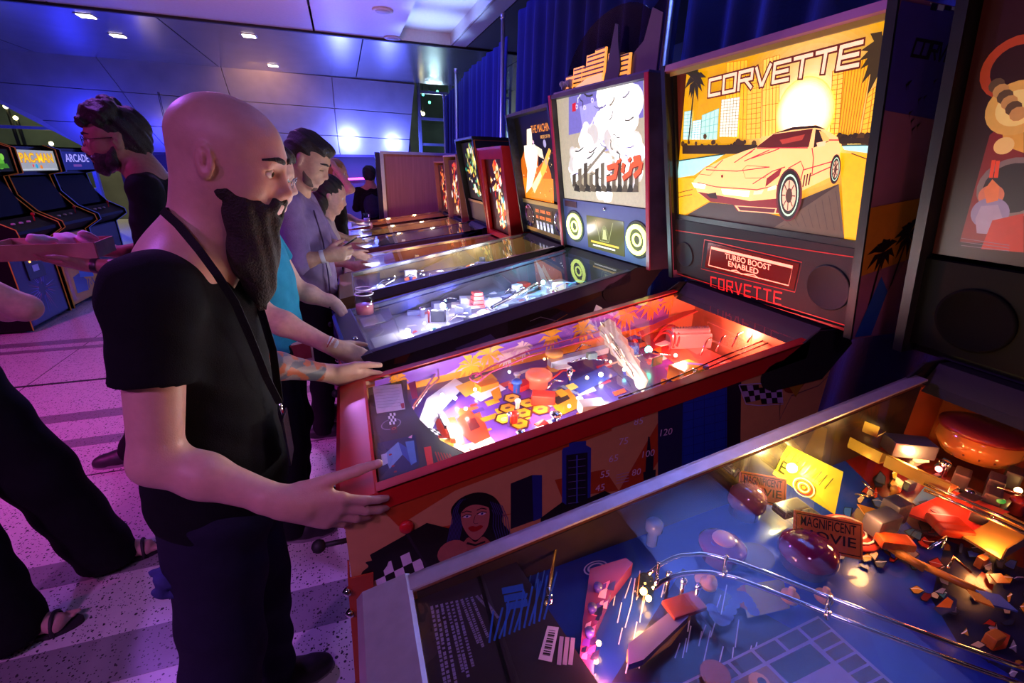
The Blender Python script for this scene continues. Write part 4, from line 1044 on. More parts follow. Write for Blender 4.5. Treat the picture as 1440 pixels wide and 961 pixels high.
# tall translucent explosion plastic standing across the field
tip = p3(835, 445, .07); base = p3(905, 556, .02)
fl_ = []; rnd = random.Random(21); n = 16
for k in range(n + 1):
    f = k / n; q = tip.lerp(base, f); w = .012 + .020 * math.sin(math.pi * min(1, f * 1.1)); j = (.007 if k % 2 else -.004)
    fl_.append((q, w + j))
pts = [q + Vector((w, w * .4, .045)) for q, w in fl_] + [q - Vector((w, w * .4, -.012)) for q, w in fl_[::-1]]
xp = MB().prism(pts, (.0015, -.003, 0)).build('burst_plastic', mat('burst_cream', (.75, .55, .36), .3, emit=(1, .62, .32), es=.22), t)
for k in range(44):
    q, w = rnd.choice(fl_[1:-3]); s_ = rnd.uniform(-1, 1)
    A = q + Vector((w * s_, w * .4 * s_ - .006, .03)); B = A + (base - tip).normalized() * rnd.uniform(.03, .07) + Vector((rnd.uniform(-.008, .008), 0, 0))
    MB().tube([A, B], .0018, 5).build('burst_streak', mat('burst_streak', (1, .95, .8), .3, emit=(1, .85, .55), es=1.6) if k % 2 else mat('burst_dark', (.25, .10, .05), .4), xp)
# green lamp and sign
A = p3(912, 492, .05); bulb(A, .012, E_GRN, t)
A = p3(924, 508, .05); sg = MB().bbox(-.024, .024, -.003, .003, -.014, .014, .002, T=Matrix.Translation(A) @ Matrix.Rotation(.3, 4, 'Z')).build('green_sign', mat('sign_green', (.02, .22, .12), .4), t)
# bulbs that glare
for (x, y, m_, r) in ((640, 560, E_WHITE, .006), (606, 572, E_WHITE, .006), (622, 556, E_WHITE, .006), (668, 548, E_WHITE, .005), (655, 575, E_WHITE, .005), (690, 636, E_WHITE, .007), (640, 640, E_WHITE, .007), (750, 540, E_WHITE, .007), (756, 535, E_WHITE, .007), (845, 527, E_WHITE, .007), (878, 520, E_CYAN, .006), (618, 622, E_WHITE, .006), (1000, 452, E_RED, .007), (1040, 470, E_RED, .007), (950, 500, E_RED, .007), (900, 440, E_WARM, .007)):
    bulb(p3(x, y, .02), r, m_, t)
for (x, y, up, col, pw) in ((630, 565, .055, (1, .95, .88), 3.2), (690, 600, .055, (1, .85, .7), 1.6), (760, 560, .06, (1, .8, .65), 1.5), (850, 530, .06, (.9, .85, 1), 1.2), (960, 490, .07, (1, .18, .15), 4.5), (1050, 470, .06, (1, .16, .13), 4.0), (900, 450, .06, (1, .4, .2), 1.2), (1010, 430, .07, (1, .22, .2), 3.0)):
    glow(cv, p3(x, y, up), col, pw, .02)
for s_ in (-1, 1):   # glossy liners inside the backbox, beside the picture
    y_ = s_ * (cv.hb - .0185); MB().prism([(cv.bx + .03, y_, 1.23), (cv.bx + .0, y_, 1.23), (cv.bx - cv.lean + .006, y_, 1.89), (cv.bx - cv.lean + .04, y_, 1.89)], (0, -s_ * .001, 0)).build('inner_liner', mat('liner_gloss', (.02, .02, .022), .12), t)

# ------------------------------------------------------------------ nearest machine, seen from above
NB = mat('near_cabinet_orange', (.45, .10, .02), .4)
fg = pinball('pinball_machine', 'nearest pinball machine with steel rails and blue comic playfield', (-.03, .305, 0), 0, NB, STEEL, STEEL, BLACK, BLKM, glass=PGLASS2)
t = fg.root
a = pf_art(fg); X = a.px; p3 = a.p3
def PF(pts, col): a.poly(pxs(a, pts), srgb(col))
a.rect(-.02, -fg.iw, 1.1, fg.iw, srgb('0c2a96'))
PF([(690, 800), (860, 720), (1000, 961), (760, 961)], '14308c')
PF([(860, 961), (960, 800), (1250, 961)], '1c1440')
PF([(1180, 640), (1440, 560), (1440, 800), (1300, 760)], '5a0c10'); PF([(1250, 600), (1440, 540), (1440, 640), (1300, 660)], '8a0e10')
PF([(1330, 760), (1440, 800), (1440, 961), (1300, 880)], '101a40')
PF([(1180, 780), (1260, 760), (1380, 961), (1250, 961)], '1a3a9a')
rnd = random.Random(31)
for k in range(34):                                   # light speed streaks
    x = rnd.uniform(860, 1060); y = rnd.uniform(840, 950); a.line([X(x, y), X(x + rnd.uniform(4, 10), y - rnd.uniform(18, 45))], .0016, srgb('c8c8f0'))
for k in range(26):
    x = rnd.uniform(690, 760); y = rnd.uniform(830, 955); a.line([X(x, y), X(x + rnd.uniform(6, 14), y - rnd.uniform(20, 50))], .0030, srgb('2a62c0'))
for k in range(14):
    x = rnd.uniform(684, 770); y = rnd.uniform(730, 800); a.line([X(x, y + 40), X(x + 5, y + 14)], .0022, srgb('3a74d0'))
# portrait frames (grid of pale borders over brown pictures)
G0, G1, G2, G3 = X(948, 968), X(1150, 868), X(1262, 968), X(1050, 1080)
def bq2(f, g): return bq((G0, G1, G2, G3), f, g)
a.poly([bq2(0, 0), bq2(1, 0), bq2(1, 1), bq2(0, 1)], srgb('8a80b8'))
for i in range(6):
    a.poly([bq2(.02 + i * .165, .03), bq2(.165 + i * .165, .03), bq2(.165 + i * .165, .20), bq2(.02 + i * .165, .20)], srgb('3a2230')); a.lay -= .05
    a.poly([bq2(.84, .23 + i * .16), bq2(.98, .23 + i * .16), bq2(.98, .36 + i * .16), bq2(.84, .36 + i * .16)], srgb('45261c')); a.lay -= .05
a.poly([bq2(.52, .24), bq2(.81, .24), bq2(.81, .52), bq2(.52, .52)], srgb('2a1a20')); a.poly([bq2(.28, .24), bq2(.5, .24), bq2(.5, .5), bq2(.28, .5)], srgb('7a4a20'))
q = bq2(.39, .37); a.disc(q[0], q[1], .014, srgb('c88840'), 12); a.disc(q[0] + .004, q[1], .006, srgb('2a1810'), 8)
# comic shapes right of centre
for k, (x, y, c_) in enumerate(((1230, 740, 'c8a060'), (1260, 770, '6a5030'), (1205, 730, '8a7060'), (1300, 700, '3a6aa8'), (1330, 690, 'b09890'), (1360, 700, '708098'), (1380, 820, '9a2010'), (1400, 900, 'b04018'))):
    PF([(x - 18, y + 8), (x, y - 14), (x + 20, y - 4), (x + 14, y + 14), (x - 4, y + 18)], c_)
for k in range(120):
    x = rnd.uniform(1150, 1450); y = 660 + rnd.random() * (60 + (x - 1150) * .95) + max(0, 1240 - x) * .8; w = rnd.uniform(7, 20); h = rnd.uniform(5, 14); j = [rnd.uniform(-3, 3) for _ in range(8)]
    sh = [(x + j[0], y + j[1]), (x + w * .5 + j[2], y - h * .6 + j[3]), (x + w + j[4], y - h * .1 + j[5]), (x + w * .7 + j[6], y + h * .7), (x + w * .2, y + h * .5 + j[7])]
    cx_, cy_ = x + w * .5, y
    PF([(cx_ + (p[0] - cx_) * 1.22, cy_ + (p[1] - cy_) * 1.22) for p in sh], '06060c'); PF(sh, rnd.choice(['8a8498', '2a50a8', '1c2850', 'b83018', '3a7080', '303858', 'b07820', '6a1410', 'c8a888', '4a2a18']))
    if k % 3 == 0: a.line(pxs(a, [sh[0], (cx_, cy_ - 1), sh[2]]), .0012, srgb('e0d8e0'))
PF([(1290, 640), (1312, 632), (1300, 656), (1282, 664)], 'f0f0f8'); PF([(1312, 660), (1332, 645), (1336, 660), (1318, 672)], '3080b8')
PF([(1310, 862), (1330, 842), (1344, 850), (1340, 866), (1320, 872)], '182050'); PF([(1314, 860), (1330, 846), (1338, 852), (1334, 862)], 'd06018')
PF([(1040, 830), (1100, 820), (1110, 862), (1050, 876)], '7a7038'); PF([(1035, 835), (1046, 828), (1056, 868), (1040, 860)], '7a1828')
for k in range(14):                                    # cloud edge
    q = X(1000 + k * 4.5, 862 + 18 * math.sin(k * .5)); a.disc(q[0], q[1], .009, srgb('283a9a'), 9)
for (x, y, r, c_) in ((1062, 788, .030, '182a6a'), (1005, 955, .02, '7a4020'), (992, 822, .018, 'd89858'), (992, 822, .006, '3a1420')): q = X(x, y); a.disc(q[0], q[1], r, srgb(c_), 18)
a.ring(*X(838, 805), .012, .016, srgb('c8b8d8'), 20, .6); a.ring(*X(838, 805), .020, .023, srgb('c8b8d8'), 20, .6)
a.build('playfield_print', ART_P, fg.pf)
MB().prism([(.08, fg.iw, fg.zp(.08) - .01), (1.2, fg.iw, fg.zp(1.2) - .01), (1.2, fg.iw, fg.zr(1.2) - .012), (.08, fg.iw, fg.zr(.08) - .012)], (0, -.002, 0)).build('inner_wall', mat('inner_wall_dark', (.022, .014, .014), .3, coat=.3, noise=.4, nscale=8), t)
MB().prism([(.08, -fg.iw, fg.zp(.08) - .01), (1.2, -fg.iw, fg.zp(1.2) - .01), (1.2, -fg.iw, fg.zr(1.2) - .012), (.08, -fg.iw, fg.zr(.08) - .012)], (0, .002, 0)).build('inner_wall', mat('inner_wall_dark'), t)
# apron card area under the front of the glass
zA = lambda x: fg.zr(x) - .028 - .04 * (x - .08)
x0, x1 = .076, .30
ap = MB().prism([(x0, -fg.iw, zA(x0)), (.33, -fg.iw, zA(.33)), (.25, fg.iw, zA(.25)), (x0, fg.iw, zA(x0))], (0, 0, -.004)).build('apron', mat('apron_brown', (.030, .020, .026), .35), t)
O = Vector((x0, 0, zA(x0))); E_ = Vector((x1, 0, zA(x1))); a = Art(O, E_ - O, (0, 1, 0))
def Xa(x, y):
    q = on_plane(x, y, fg.loc + O, a.N) - fg.loc - O; return (q.dot(a.U), q.dot(a.V))
for k in range(11):                                    # columns of small print on the card (seen sideways)
    x = 607 + k * 7.0; y0 = 853 - k * 1.6; y1 = 990 - k * 14 + (20 if k % 3 else 0)
    n = 22; rnd = random.Random(k)
    for j in range(n):
        f0, f1 = j / n, (j + rnd.uniform(.45, .9)) / n
        a.line([Xa(x + 24 * f0, y0 + (y1 - y0) * f0), Xa(x + 24 * f1, y0 + (y1 - y0) * f1)], .0042, srgb('8a80a0')); a.lay -= .05
a.lay += .1
a.line([Xa(664, 780), Xa(716, 961)], .006, srgb('040306'))
for (r, (x, y)) in enumerate(((706, 832), (709, 843), (712, 854))):
    q0, q1 = Xa(x, y), Xa(x + 30, y - 6); a.line([q0, q1], .012, srgb('2a5ab0'))
for k in range(12):
    x = 682 + k * 7; a.line([Xa(x + 6, 905 - k * 3), Xa(x + 12 + 6 * (k % 3), 860 - k * 5)], .003, srgb('2e60b8'))
Q = (Xa(770, 881), Xa(786, 883), Xa(776, 932), Xa(757, 928)); a.poly(list(Q), srgb('d8d0e0'))
for k in range(13):
    g0 = .12 + k * .06; a.poly([bq(Q, .22, g0), bq(Q, .78, g0), bq(Q, .78, g0 + .018 * (1 + k % 3)), bq(Q, .22, g0 + .018 * (1 + k % 3))], srgb('181018')); a.lay -= .05
for k in range(3): a.line([Xa(790 + k * 8, 896 + k * 1), Xa(786 + k * 8, 936)], .006, srgb('a89ab8'))
a.build('apron_print', ART_P, ap)
# gold rod along the shooter lane, standing gate
GOLDW = mat('wire_gold', (.85, .58, .28), .18, .95)
MB().tube([p3(784, 758, .04), p3(770, 840, .035), p3(757, 880, .03), p3(733, 958, .03)], .0032, 8).build('lane_wire', GOLDW, t)
MB().tube([p3(771, 826, .05), p3(775, 850, .03), p3(768, 838, .04)], .0045, 8).build('lane_gate', CHROME, t)
# side guide with pink glow
SG = mat('guide_pink', (.20, .03, .12), .25); q = [p3(x, y, .03) for x, y in ((830, 800), (880, 785), (890, 792), (860, 830), (838, 880), (834, 961), (812, 961), (820, 870))]
lg_ = MB().prism(q, (0, 0, -.028)).build('lane_guide', SG, t)
a2 = pf_art(fg, .0308); a2.clip = None; rnd = random.Random(5)
for k in range(26):
    f_ = rnd.random(); x, y = 826 + 42 * max(0, .5 - f_) * 1.6 + rnd.uniform(-8, 8), 806 + f_ * 150; w = rnd.uniform(4, 11)
    a2.poly(pxs(a2, [(x, y), (x + w, y - w * .5), (x + w * .7, y + w), (x - w * .3, y + w * .8)]), srgb(rnd.choice(['c83878', '5a2890', '1a1030', 'e06aa0', '7a48c0', 'f0a0c8', '301848'])))
a2.build('guide_print', ART_P, lg_)
q = [p3(x, y, .032) for x, y in ((884, 905), (940, 862), (972, 845), (968, 868), (905, 928), (884, 935))]
sl = MB().prism(q, (0, 0, -.012)).build('slingshot_plastic', mat('sling_violet', (.10, .06, .22), .3), t)
MB().tube([p3(x, y, .018) for x, y in ((886, 915), (884, 930), (894, 936), (940, 905), (968, 868))], .004, 8).build('rubber_ring', mat('rubber_amber', (.75, .40, .12), .4), sl)
for (x, y) in ((826, 915), (830, 880), (838, 850), (1000, 790)): MB().lathe([(.005, 0), (.005, .034), (.007, .036), (.007, .042)], p3(x, y, 0), 12).build('post', mat('post_blue', (.08, .06, .35), .3), t)
# flaming bulbs
for (x, y, m_, r) in ((905, 832, E_WARM, .006), (912, 842, E_WARM, .005), (838, 930, E_WARM, .004), (842, 905, E_WARM, .004), (1127, 648, E_WARM, .005), (1270, 662, E_WARM, .008), (1290, 632, E_WARM, .006), (1320, 660, E_RED, .006), (1418, 740, E_WARM, .006), (1140, 655, E_WARM, .007), (1432, 690, E_WARM, .006)):
    bulb(p3(x, y, .02), r, m_, t)
bxm = mat('flame_box', (.35, .2, .06), .3, emit=(1, .45, .08), es=1.0)
A = p3(905, 835, .0); MB().lathe([(.016, 0), (.016, .02), (.012, .035), (.006, .038)], A, 14).build('lamp_dome', mat_glass('amber_clear', (1, .72, .35), 1, .02, 1.4), t)
# twin chrome ball rails sweeping to the right
for k, dy in enumerate((0, 26)):
    path = [(912 + k * 6, 808 + dy * .8, .06), (935, 788 + dy, .07), (970, 778 + dy, .075), (1012, 782 + dy * .9, .075), (1080, 806 + dy * .9, .075), (1180, 846 + dy * .9, .075), (1300, 892 + dy * .9, .07), (1450, 945 + dy * .9, .065)]
    Q = [p3(*q) for q in path]
    MB().tube([Q[0].lerp(Q[0], 1)] + [v for i in range(len(Q) - 1) for v in (Q[i].lerp(Q[i + 1], .33), Q[i].lerp(Q[i + 1], .67))] + [Q[-1]], .0036, 8).build('ball_rail', CHROME, t)
for (x, y) in ((1020, 790), (1165, 848), (925, 800)):
    A, B = p3(x, y, .075), p3(x - 2, y + 22, .075); MB().tube([A + Vector((0, 0, .012)), A, (A + B) / 2 - Vector((0, 0, .012)), B, B + Vector((0, 0, .012))], .003, 6).build('rail_brace', CHROME, t)
for (x, y) in ((935, 840), (955, 850), (975, 858)): 
    A = p3(x, y, 0); MB().tube([A, A + Vector((0, 0, .05))], .0035, 6).ball(A + Vector((0, 0, .05)), .006, 8).build('rail_post', CHROME, t)
A = p3(962, 852, .03); MB().bbox(A.x - .03, A.x + .03, A.y - .016, A.y + .016, A.z - .004, A.z + .004, .002).build('rail_bracket', mat('bracket_red', (.22, .03, .04), .35), t)
# bumper domes
def dome(x, y, r, m_, h=.045, cap=None):
    A = p3(x, y, 0); o = MB().lathe([(r * .8, 0), (r * .8, .02), (r, .024), (r * 1.0, .03), (r * .92, h * .8), (r * .6, h), (r * .15, h * 1.08)], A, 22).build('bumper', m_, t)
    if cap: MB().lathe([(r * .5, h * 1.0), (r * .45, h * 1.12), (r * .1, h * 1.15)], A, 16).build('bumper_cap', cap, o)
    return o
PURP = mat('dome_purple', (.22, .06, .25), .12, coat=1); PKC = mat('cap_pink', (.75, .40, .45), .3)
dome(1046, 722, .036, mat('dome_smoke', (.30, .10, .16), .1, coat=1), .06); dome(1012, 784, .040, PURP, .04, PKC); dome(1130, 795, .046, mat('dome_wine', (.18, .01, .08), .12, coat=1), .055)
for (x, y) in ((1110, 842), (1158, 842), (996, 824)):
    MB().lathe([(.013, 0), (.013, .008), (.005, .010), (.005, .02)], p3(x, y, .02), 16).build('washer', mat('washer_tan', (.65, .35, .15), .35), t)
A = p3(916, 765, .0); MB().lathe([(.010, 0), (.010, .03), (.016, .034), (.016, .05), (.010, .055)], A, 14).build('post', mat('post_clear', (.12, .15, .32), .15), t)
# amber covered bowl at the back
A = p3(1368, 640, .02); bw_ = MB().lathe([(.02, 0), (.055, .004), (.070, .03), (.066, .052), (.05, .066)], A, 26).build('amber_bowl', mat('amber_plastic', (.55, .16, .03), .12, coat=1, emit=(1, .25, .03), es=.10), t)
MB().lathe([(.072, .058), (.072, .066), (.05, .074), (.02, .076)], A, 26).build('bowl_lid', mat('lid_red', (.25, .02, .02), .3), bw_)
for k in range(4): MB().tube([A + Vector((.067 * math.cos(an), .067 * math.sin(an), .02)) for an in [3.3 + k * .35 + i * .02 for i in range(3)]] , .002, 5).build('bowl_rib', mat('rib_dark', (.2, .05, .02), .3), bw_)
# yellow target backdrop with lettering, round targets
YEL = mat('backdrop_yellow', (.78, .62, .03), .35)
T0, T1, T2, T3 = p3(1036, 634, .040), p3(1079, 612, .10), p3(1186, 664, .10), p3(1174, 724, .035)
bd = MB().prism([T0, T1, T2, T3], (.003, .003, -.003)).build('target_backdrop', YEL, t)
U_ = (T3 - T0).normalized(); N_ = (T3 - T0).cross(T1 - T0).normalized()
if N_.dot(CP - (fg.loc + T0)) < 0: N_ = -N_
V_ = N_.cross(U_); ab = Art(T0 + N_ * .0006, U_, V_); ln = (T3 - T0).length
ab.text('GAME', ln * .30, .012, .026, srgb('3a3410'), ln * .42, 0, 'CENTER', 0, .012)
for k in range(9): ab.line([(ln * (.45 + k * .05), .032), (ln * (.47 + k * .05), .058)], .0016, srgb('5a5010'))
for k in range(4): ab.ring(ln * .70, .012, .004 + k * .005, .0065 + k * .005, srgb(['c83020', 'e8d8c0'][k % 2]), 24, .8)
ab.build('backdrop_print', ART_D, bd)
bulb(T1.lerp(T3, .45) + N_ * .012, .010, E_WARM, t); glow(fg, T1.lerp(T3, .45) + N_ * .03, (1, .85, .35), .8, .01)
for (x, y) in ((1196, 750),):
    A = p3(x, y, .01); MB().lathe([(.045, 0), (.045, .004), (.03, .006), (.012, .008)], A, 22).build('round_target', mat('target_red', (.55, .05, .04), .35), t)
    for r in (.022, .034): MB().tube([A + Vector((r * math.cos(th), r * math.sin(th), .008)) for th in [i * .35 for i in range(18)]], .002, 5, closed=True).build('target_ring', mat('ring_cream', (.8, .7, .6), .4), t)
# orange movie signs on brackets
SGO = mat('sign_orange', (.70, .16, .03), .35); 
def sign(x, y, w, h, rz, up, lines):
    A = p3(x, y, up); T = Matrix.Translation(A) @ Matrix.Rotation(rz, 4, 'Z') @ Matrix.Rotation(math.radians(55), 4, 'X')
    o = MB().bbox(-w / 2, w / 2, -h / 2, h / 2, -.004, 0, .002, T=T).build('hanging_sign', SGO, t)
    s_ = Art(T @ Vector((0, 0, .0004)), (T.to_3x3() @ Vector((1, 0, 0))), (T.to_3x3() @ Vector((0, 1, 0))))
    s_.line([(-w * .46, -h * .42), (w * .46, -h * .42), (w * .46, h * .42), (-w * .46, h * .42)], .0018, srgb('2a0a04'), closed=True)
    for k, tx in enumerate(lines): s_.text(tx, 0, h * .12 - k * h * .34, h * .26, srgb('2a0a04'), w * .8, 0, 'CENTER', 0, .01)
    s_.build('sign_print', ART_D, o)
sign(1072, 688, .085, .055, -.62, .05, ['MAGNIFICENT', 'MOVIE'])
sign(1164, 752, .105, .060, -.62, .05, ['MAGNIFICENT', 'MOVIE'])
GREYP = mat('fixture_grey', (.07, .06, .08), .3)
for (x, y, w, h) in ((1112, 715, .03, .008), (1240, 735, .028, .018), (1258, 718, .018, .022), (1140, 735, .012, .02)):
    A = p3(x, y, .04); MB().bbox(A.x - w, A.x + w, A.y - .015, A.y + .015, A.z - h, A.z + h, .004, T=None).build('fixture', GREYP, t)
# yellow and pink fins, gold ramps, silver lamp block
A = p3(1164, 640, .03); MB().prism([A + Vector((-.03, 0, -.02)), A + Vector((.03, .01, -.02)), A + Vector((.035, .01, .075)), A + Vector((.0, 0, .07))], (.003, .004, 0)).build('fin', YEL, t)
A = p3(1120, 625, .04); MB().prism([A + Vector((-.045, 0, .02)), A + Vector((.04, -.01, -.03)), A + Vector((.045, 0, -.005)), A + Vector((-.01, 0, .045))], (.004, .006, 0)).build('fin', mat('fin_salmon', (.75, .22, .14), .35), t)
RGO = mat('ramp_gold', (.62, .38, .08), .22, .5)
for pts_, w in ((((1205, 625, .05), (1250, 648, .055), (1300, 672, .05), (1340, 690, .05)), .05), (((1195, 590, .07), (1215, 600, .07), (1240, 610, .07)), .04), (((1380, 770, .03), (1440, 735, .04)), .05)):
    Q = [p3(*q) for q in pts_]
    for i in range(len(Q) - 1):
        d = (Q[i + 1] - Q[i]).normalized(); n_ = Vector((-d.y, d.x, 0)).normalized() * w / 2
        MB().prism([Q[i] - n_, Q[i + 1] - n_, Q[i + 1] + n_, Q[i] + n_], (0, 0, -.004)).build('ramp_section', RGO, t)
        MB().prism([Q[i] - n_, Q[i + 1] - n_, Q[i + 1] - n_ * 1.08, Q[i] - n_ * 1.08], (0, 0, .022)).build('ramp_wall', RGO, t)
A = p3(1278, 628, .06); MB().bbox(-.04, .04, -.022, .022, -.016, .016, .003, T=Matrix.Translation(A) @ Matrix.Rotation(-.5, 4, 'Z')).build('lamp_block', mat('block_silver', (.22, .20, .26), .3, .4), t)
A = p3(1296, 650, .03); MB().prism([A + Vector((-.012, 0, 0)), A + Vector((.014, -.006, 0)), A + Vector((.004, 0, .04))], (0, .01, 0)).build('cone_lamp', mat('cone_warm', (1, .6, .2), .3, emit=(1, .5, .15), es=3), t)
# long orange lane rails, gold twin rails on the right
OR = mat('rail_orange', (.62, .22, .02), .35)
for (q0, q1, r) in (((1260, 778, .02), (1410, 848, .02), .006), ((1252, 770, .02), (1300, 800, .02), .007)):
    MB().tube([p3(*q0), p3(*q1)], r, 8).build('lane_rail', OR, t)
for dy in (0, 9): MB().tube([p3(1300, 680 + dy, .06), p3(1360, 706 + dy, .065), p3(1450, 745 + dy, .07)], .0034, 8).build('ball_rail', GOLDW, t)
for (x, y, c_) in ((1258, 762, 'b84010'), (1340, 745, '902810'), (1330, 735, 'a83010')):
    A = p3(x, y, .03); MB().bbox(-.026, .026, -.014, .014, -.008, .008, .005, T=Matrix.Translation(A) @ Matrix.Rotation(-.5, 4, 'Z')).build('target_block', mat('target_' + c_, srgb(c_), .35), t)
for (x, y) in ((1352, 672), (1400, 680), (1376, 728), (1395, 700), (1425, 670)):
    A = p3(x, y, .02); MB().bbox(-.02, .02, -.012, .012, -.02, .015, .004, T=Matrix.Translation(A) @ Matrix.Rotation(.4, 4, 'Z')).build('fixture', mat('fixture_dark', (.07, .05, .05), .4), t)
A = p3(1330, 705, .01); MB().prism([p3(x, y, .02) for x, y in ((1270, 720), (1340, 690), (1420, 720), (1360, 752))], (0, 0, -.005)).build('plastic_deck', mat('deck_red', (.55, .06, .03), .25), t)
A = p3(1408, 705, .03); MB().ball(A, (.01, .006, .004), 10).build('insert_green', mat('insert_green', (.1, .5, .1), .3, emit=(.1, .8, .1), es=.3), t)
for (x, y, up, col, pw) in ((905, 830, .06, (1, .45, .12), .7), (845, 915, .05, (1, .22, .30), .8), (1130, 650, .07, (1, .72, .2), 1.0), (1285, 640, .06, (1, .5, .15), .6), (1330, 690, .05, (1, .12, .06), .9), (1400, 760, .05, (1, .35, .1), .4), (1420, 620, .05, (1, .1, .05), .35), (1230, 730, .07, (1, .45, .15), .5)):
    glow(fg, p3(x, y, up), col, pw, .015)
# ---- its backbox: carnival machinery picture, mostly out of frame
a = face_art(fg, .03)
a.rect(-.345, .235, .345, .71, srgb('2a0a08'))
def XF(x, y): return a.px(x, y)
def PB(pts, col): a.poly([XF(*p) for p in pts], srgb(col))
PB([(1392, 190), (1440, 150), (1440, 345), (1350, 340)], '7a1818'); PB([(1408, 170), (1440, 160), (1440, 215), (1412, 205)], 'd89838')
for (x, y, r, c_) in ((1428, 95, .05, 'a83818'), (1428, 95, .035, '2a0c08'), (1430, 152, .045, 'd8a048'), (1430, 152, .030, 'f0c870'), (1412, 205, .015, 'e8b868'), (1425, 265, .055, '786058'), (1425, 265, .045, '281c1c'), (1394, 275, .02, 'c86a48'), (1392, 300, .03, '8a7890')):
    q = XF(x, y); a.disc(q[0], q[1], r, srgb(c_), 22)
PB([(1372, 308), (1380, 290), (1404, 288), (1412, 312), (1400, 330), (1374, 328)], 'a08898'); PB([(1396, 310), (1440, 300), (1440, 355), (1380, 350)], 'b02818')
PB([(1384, 268), (1396, 252), (1406, 262), (1404, 282), (1388, 286)], 'd8703a'); a.line([XF(1398, 225), XF(1394, 250)], .006, srgb('e04020')); a.line([XF(1404, 226), XF(1401, 250)], .006, srgb('e04020'))
for k in range(3): a.line([XF(1352, 335 + k * 5), XF(1420, 345 + k * 4)], .0012, srgb('8a6a78'))
for k in range(6): q = XF(1402 + k * 6, 120 + k * 8); a.disc(q[0], q[1], .012, srgb(['5a4028', 'c08848'][k % 2]), 10)
a.build('translite', mat_art('translite_carnival', .38), t)
sp = MB().prism([fg.F0 + fg.FU * u + fg.FV * v - fg.FN * .032 for u, v in ((-.349, .02), (.349, .02), (.349, .225), (-.349, .225))], fg.FN * .012).build('speaker_panel', mat('panel_black', (.005, .005, .006), .6, spec=.1), t)
T = Matrix.Translation(fg.F0 - fg.FN * .020 + fg.FU * -.24 + fg.FV * .11) @ Matrix((fg.FU, fg.FV, fg.FN)).transposed().to_4x4()
MB().lathe([(.07, -.001), (.07, .004), (.064, .005), (.06, .001)], n=30, T=T).build('speaker_grille', mat('grille_near', (.004, .004, .005), .8, bump=.3, bscale=900, spec=.05), sp)

# small comic plastics, posts and lamps filling the field
rnd = random.Random(77); a = pf_art(fg)
for k in range(46):
    x, y = rnd.uniform(1170, 1435), rnd.uniform(650, 930)
    if y > 700 + (x - 1170) * .95: continue
    A = a.p3(x, y, .0); r = rnd.uniform(.005, .012); kind = k % 4
    if kind == 0: MB().lathe([(r, 0), (r * .8, .02), (r * 1.2, .024), (r * 1.2, .03), (r * .5, .034)], A, 12).build('post', rnd.choice([CHROME, mat('post_amber', (.5, .2, .03), .2), mat('post_red', (.4, .03, .02), .2)]), t)
    elif kind == 1:
        w = rnd.uniform(.012, .03); an = rnd.uniform(0, 3); c_, s_ = math.cos(an) * w, math.sin(an) * w
        MB().prism([A + Vector((c_, s_, .028)), A + Vector((-s_ * .6, c_ * .6, .028)), A + Vector((-c_, -s_, .03)), A + Vector((s_ * .7, -c_ * .7, .03))], (0, 0, .0025)).build('comic_plastic', mat('comic_%d' % (k % 6), [(.45, .05, .02), (.05, .10, .35), (.5, .35, .2), (.02, .02, .03), (.35, .30, .32), (.5, .18, .02)][k % 6], .3), t)
    elif kind == 2: MB().tube([A + Vector((0, 0, .02)), A + Vector((rnd.uniform(-.03, .03), rnd.uniform(-.03, .03), .035)), A + Vector((rnd.uniform(-.05, .05), rnd.uniform(-.05, .05), .03))], .0022, 6).build('wire_guide', rnd.choice([CHROME, GOLDW]), t)
    else: MB().bbox(A.x - r, A.x + r, A.y - r * .6, A.y + r * .6, A.z, A.z + .02, .002).build('drop_target', rnd.choice([mat('drop_dark', (.04, .03, .04), .3), mat('drop_orange', (.5, .14, .02), .3)]), t)
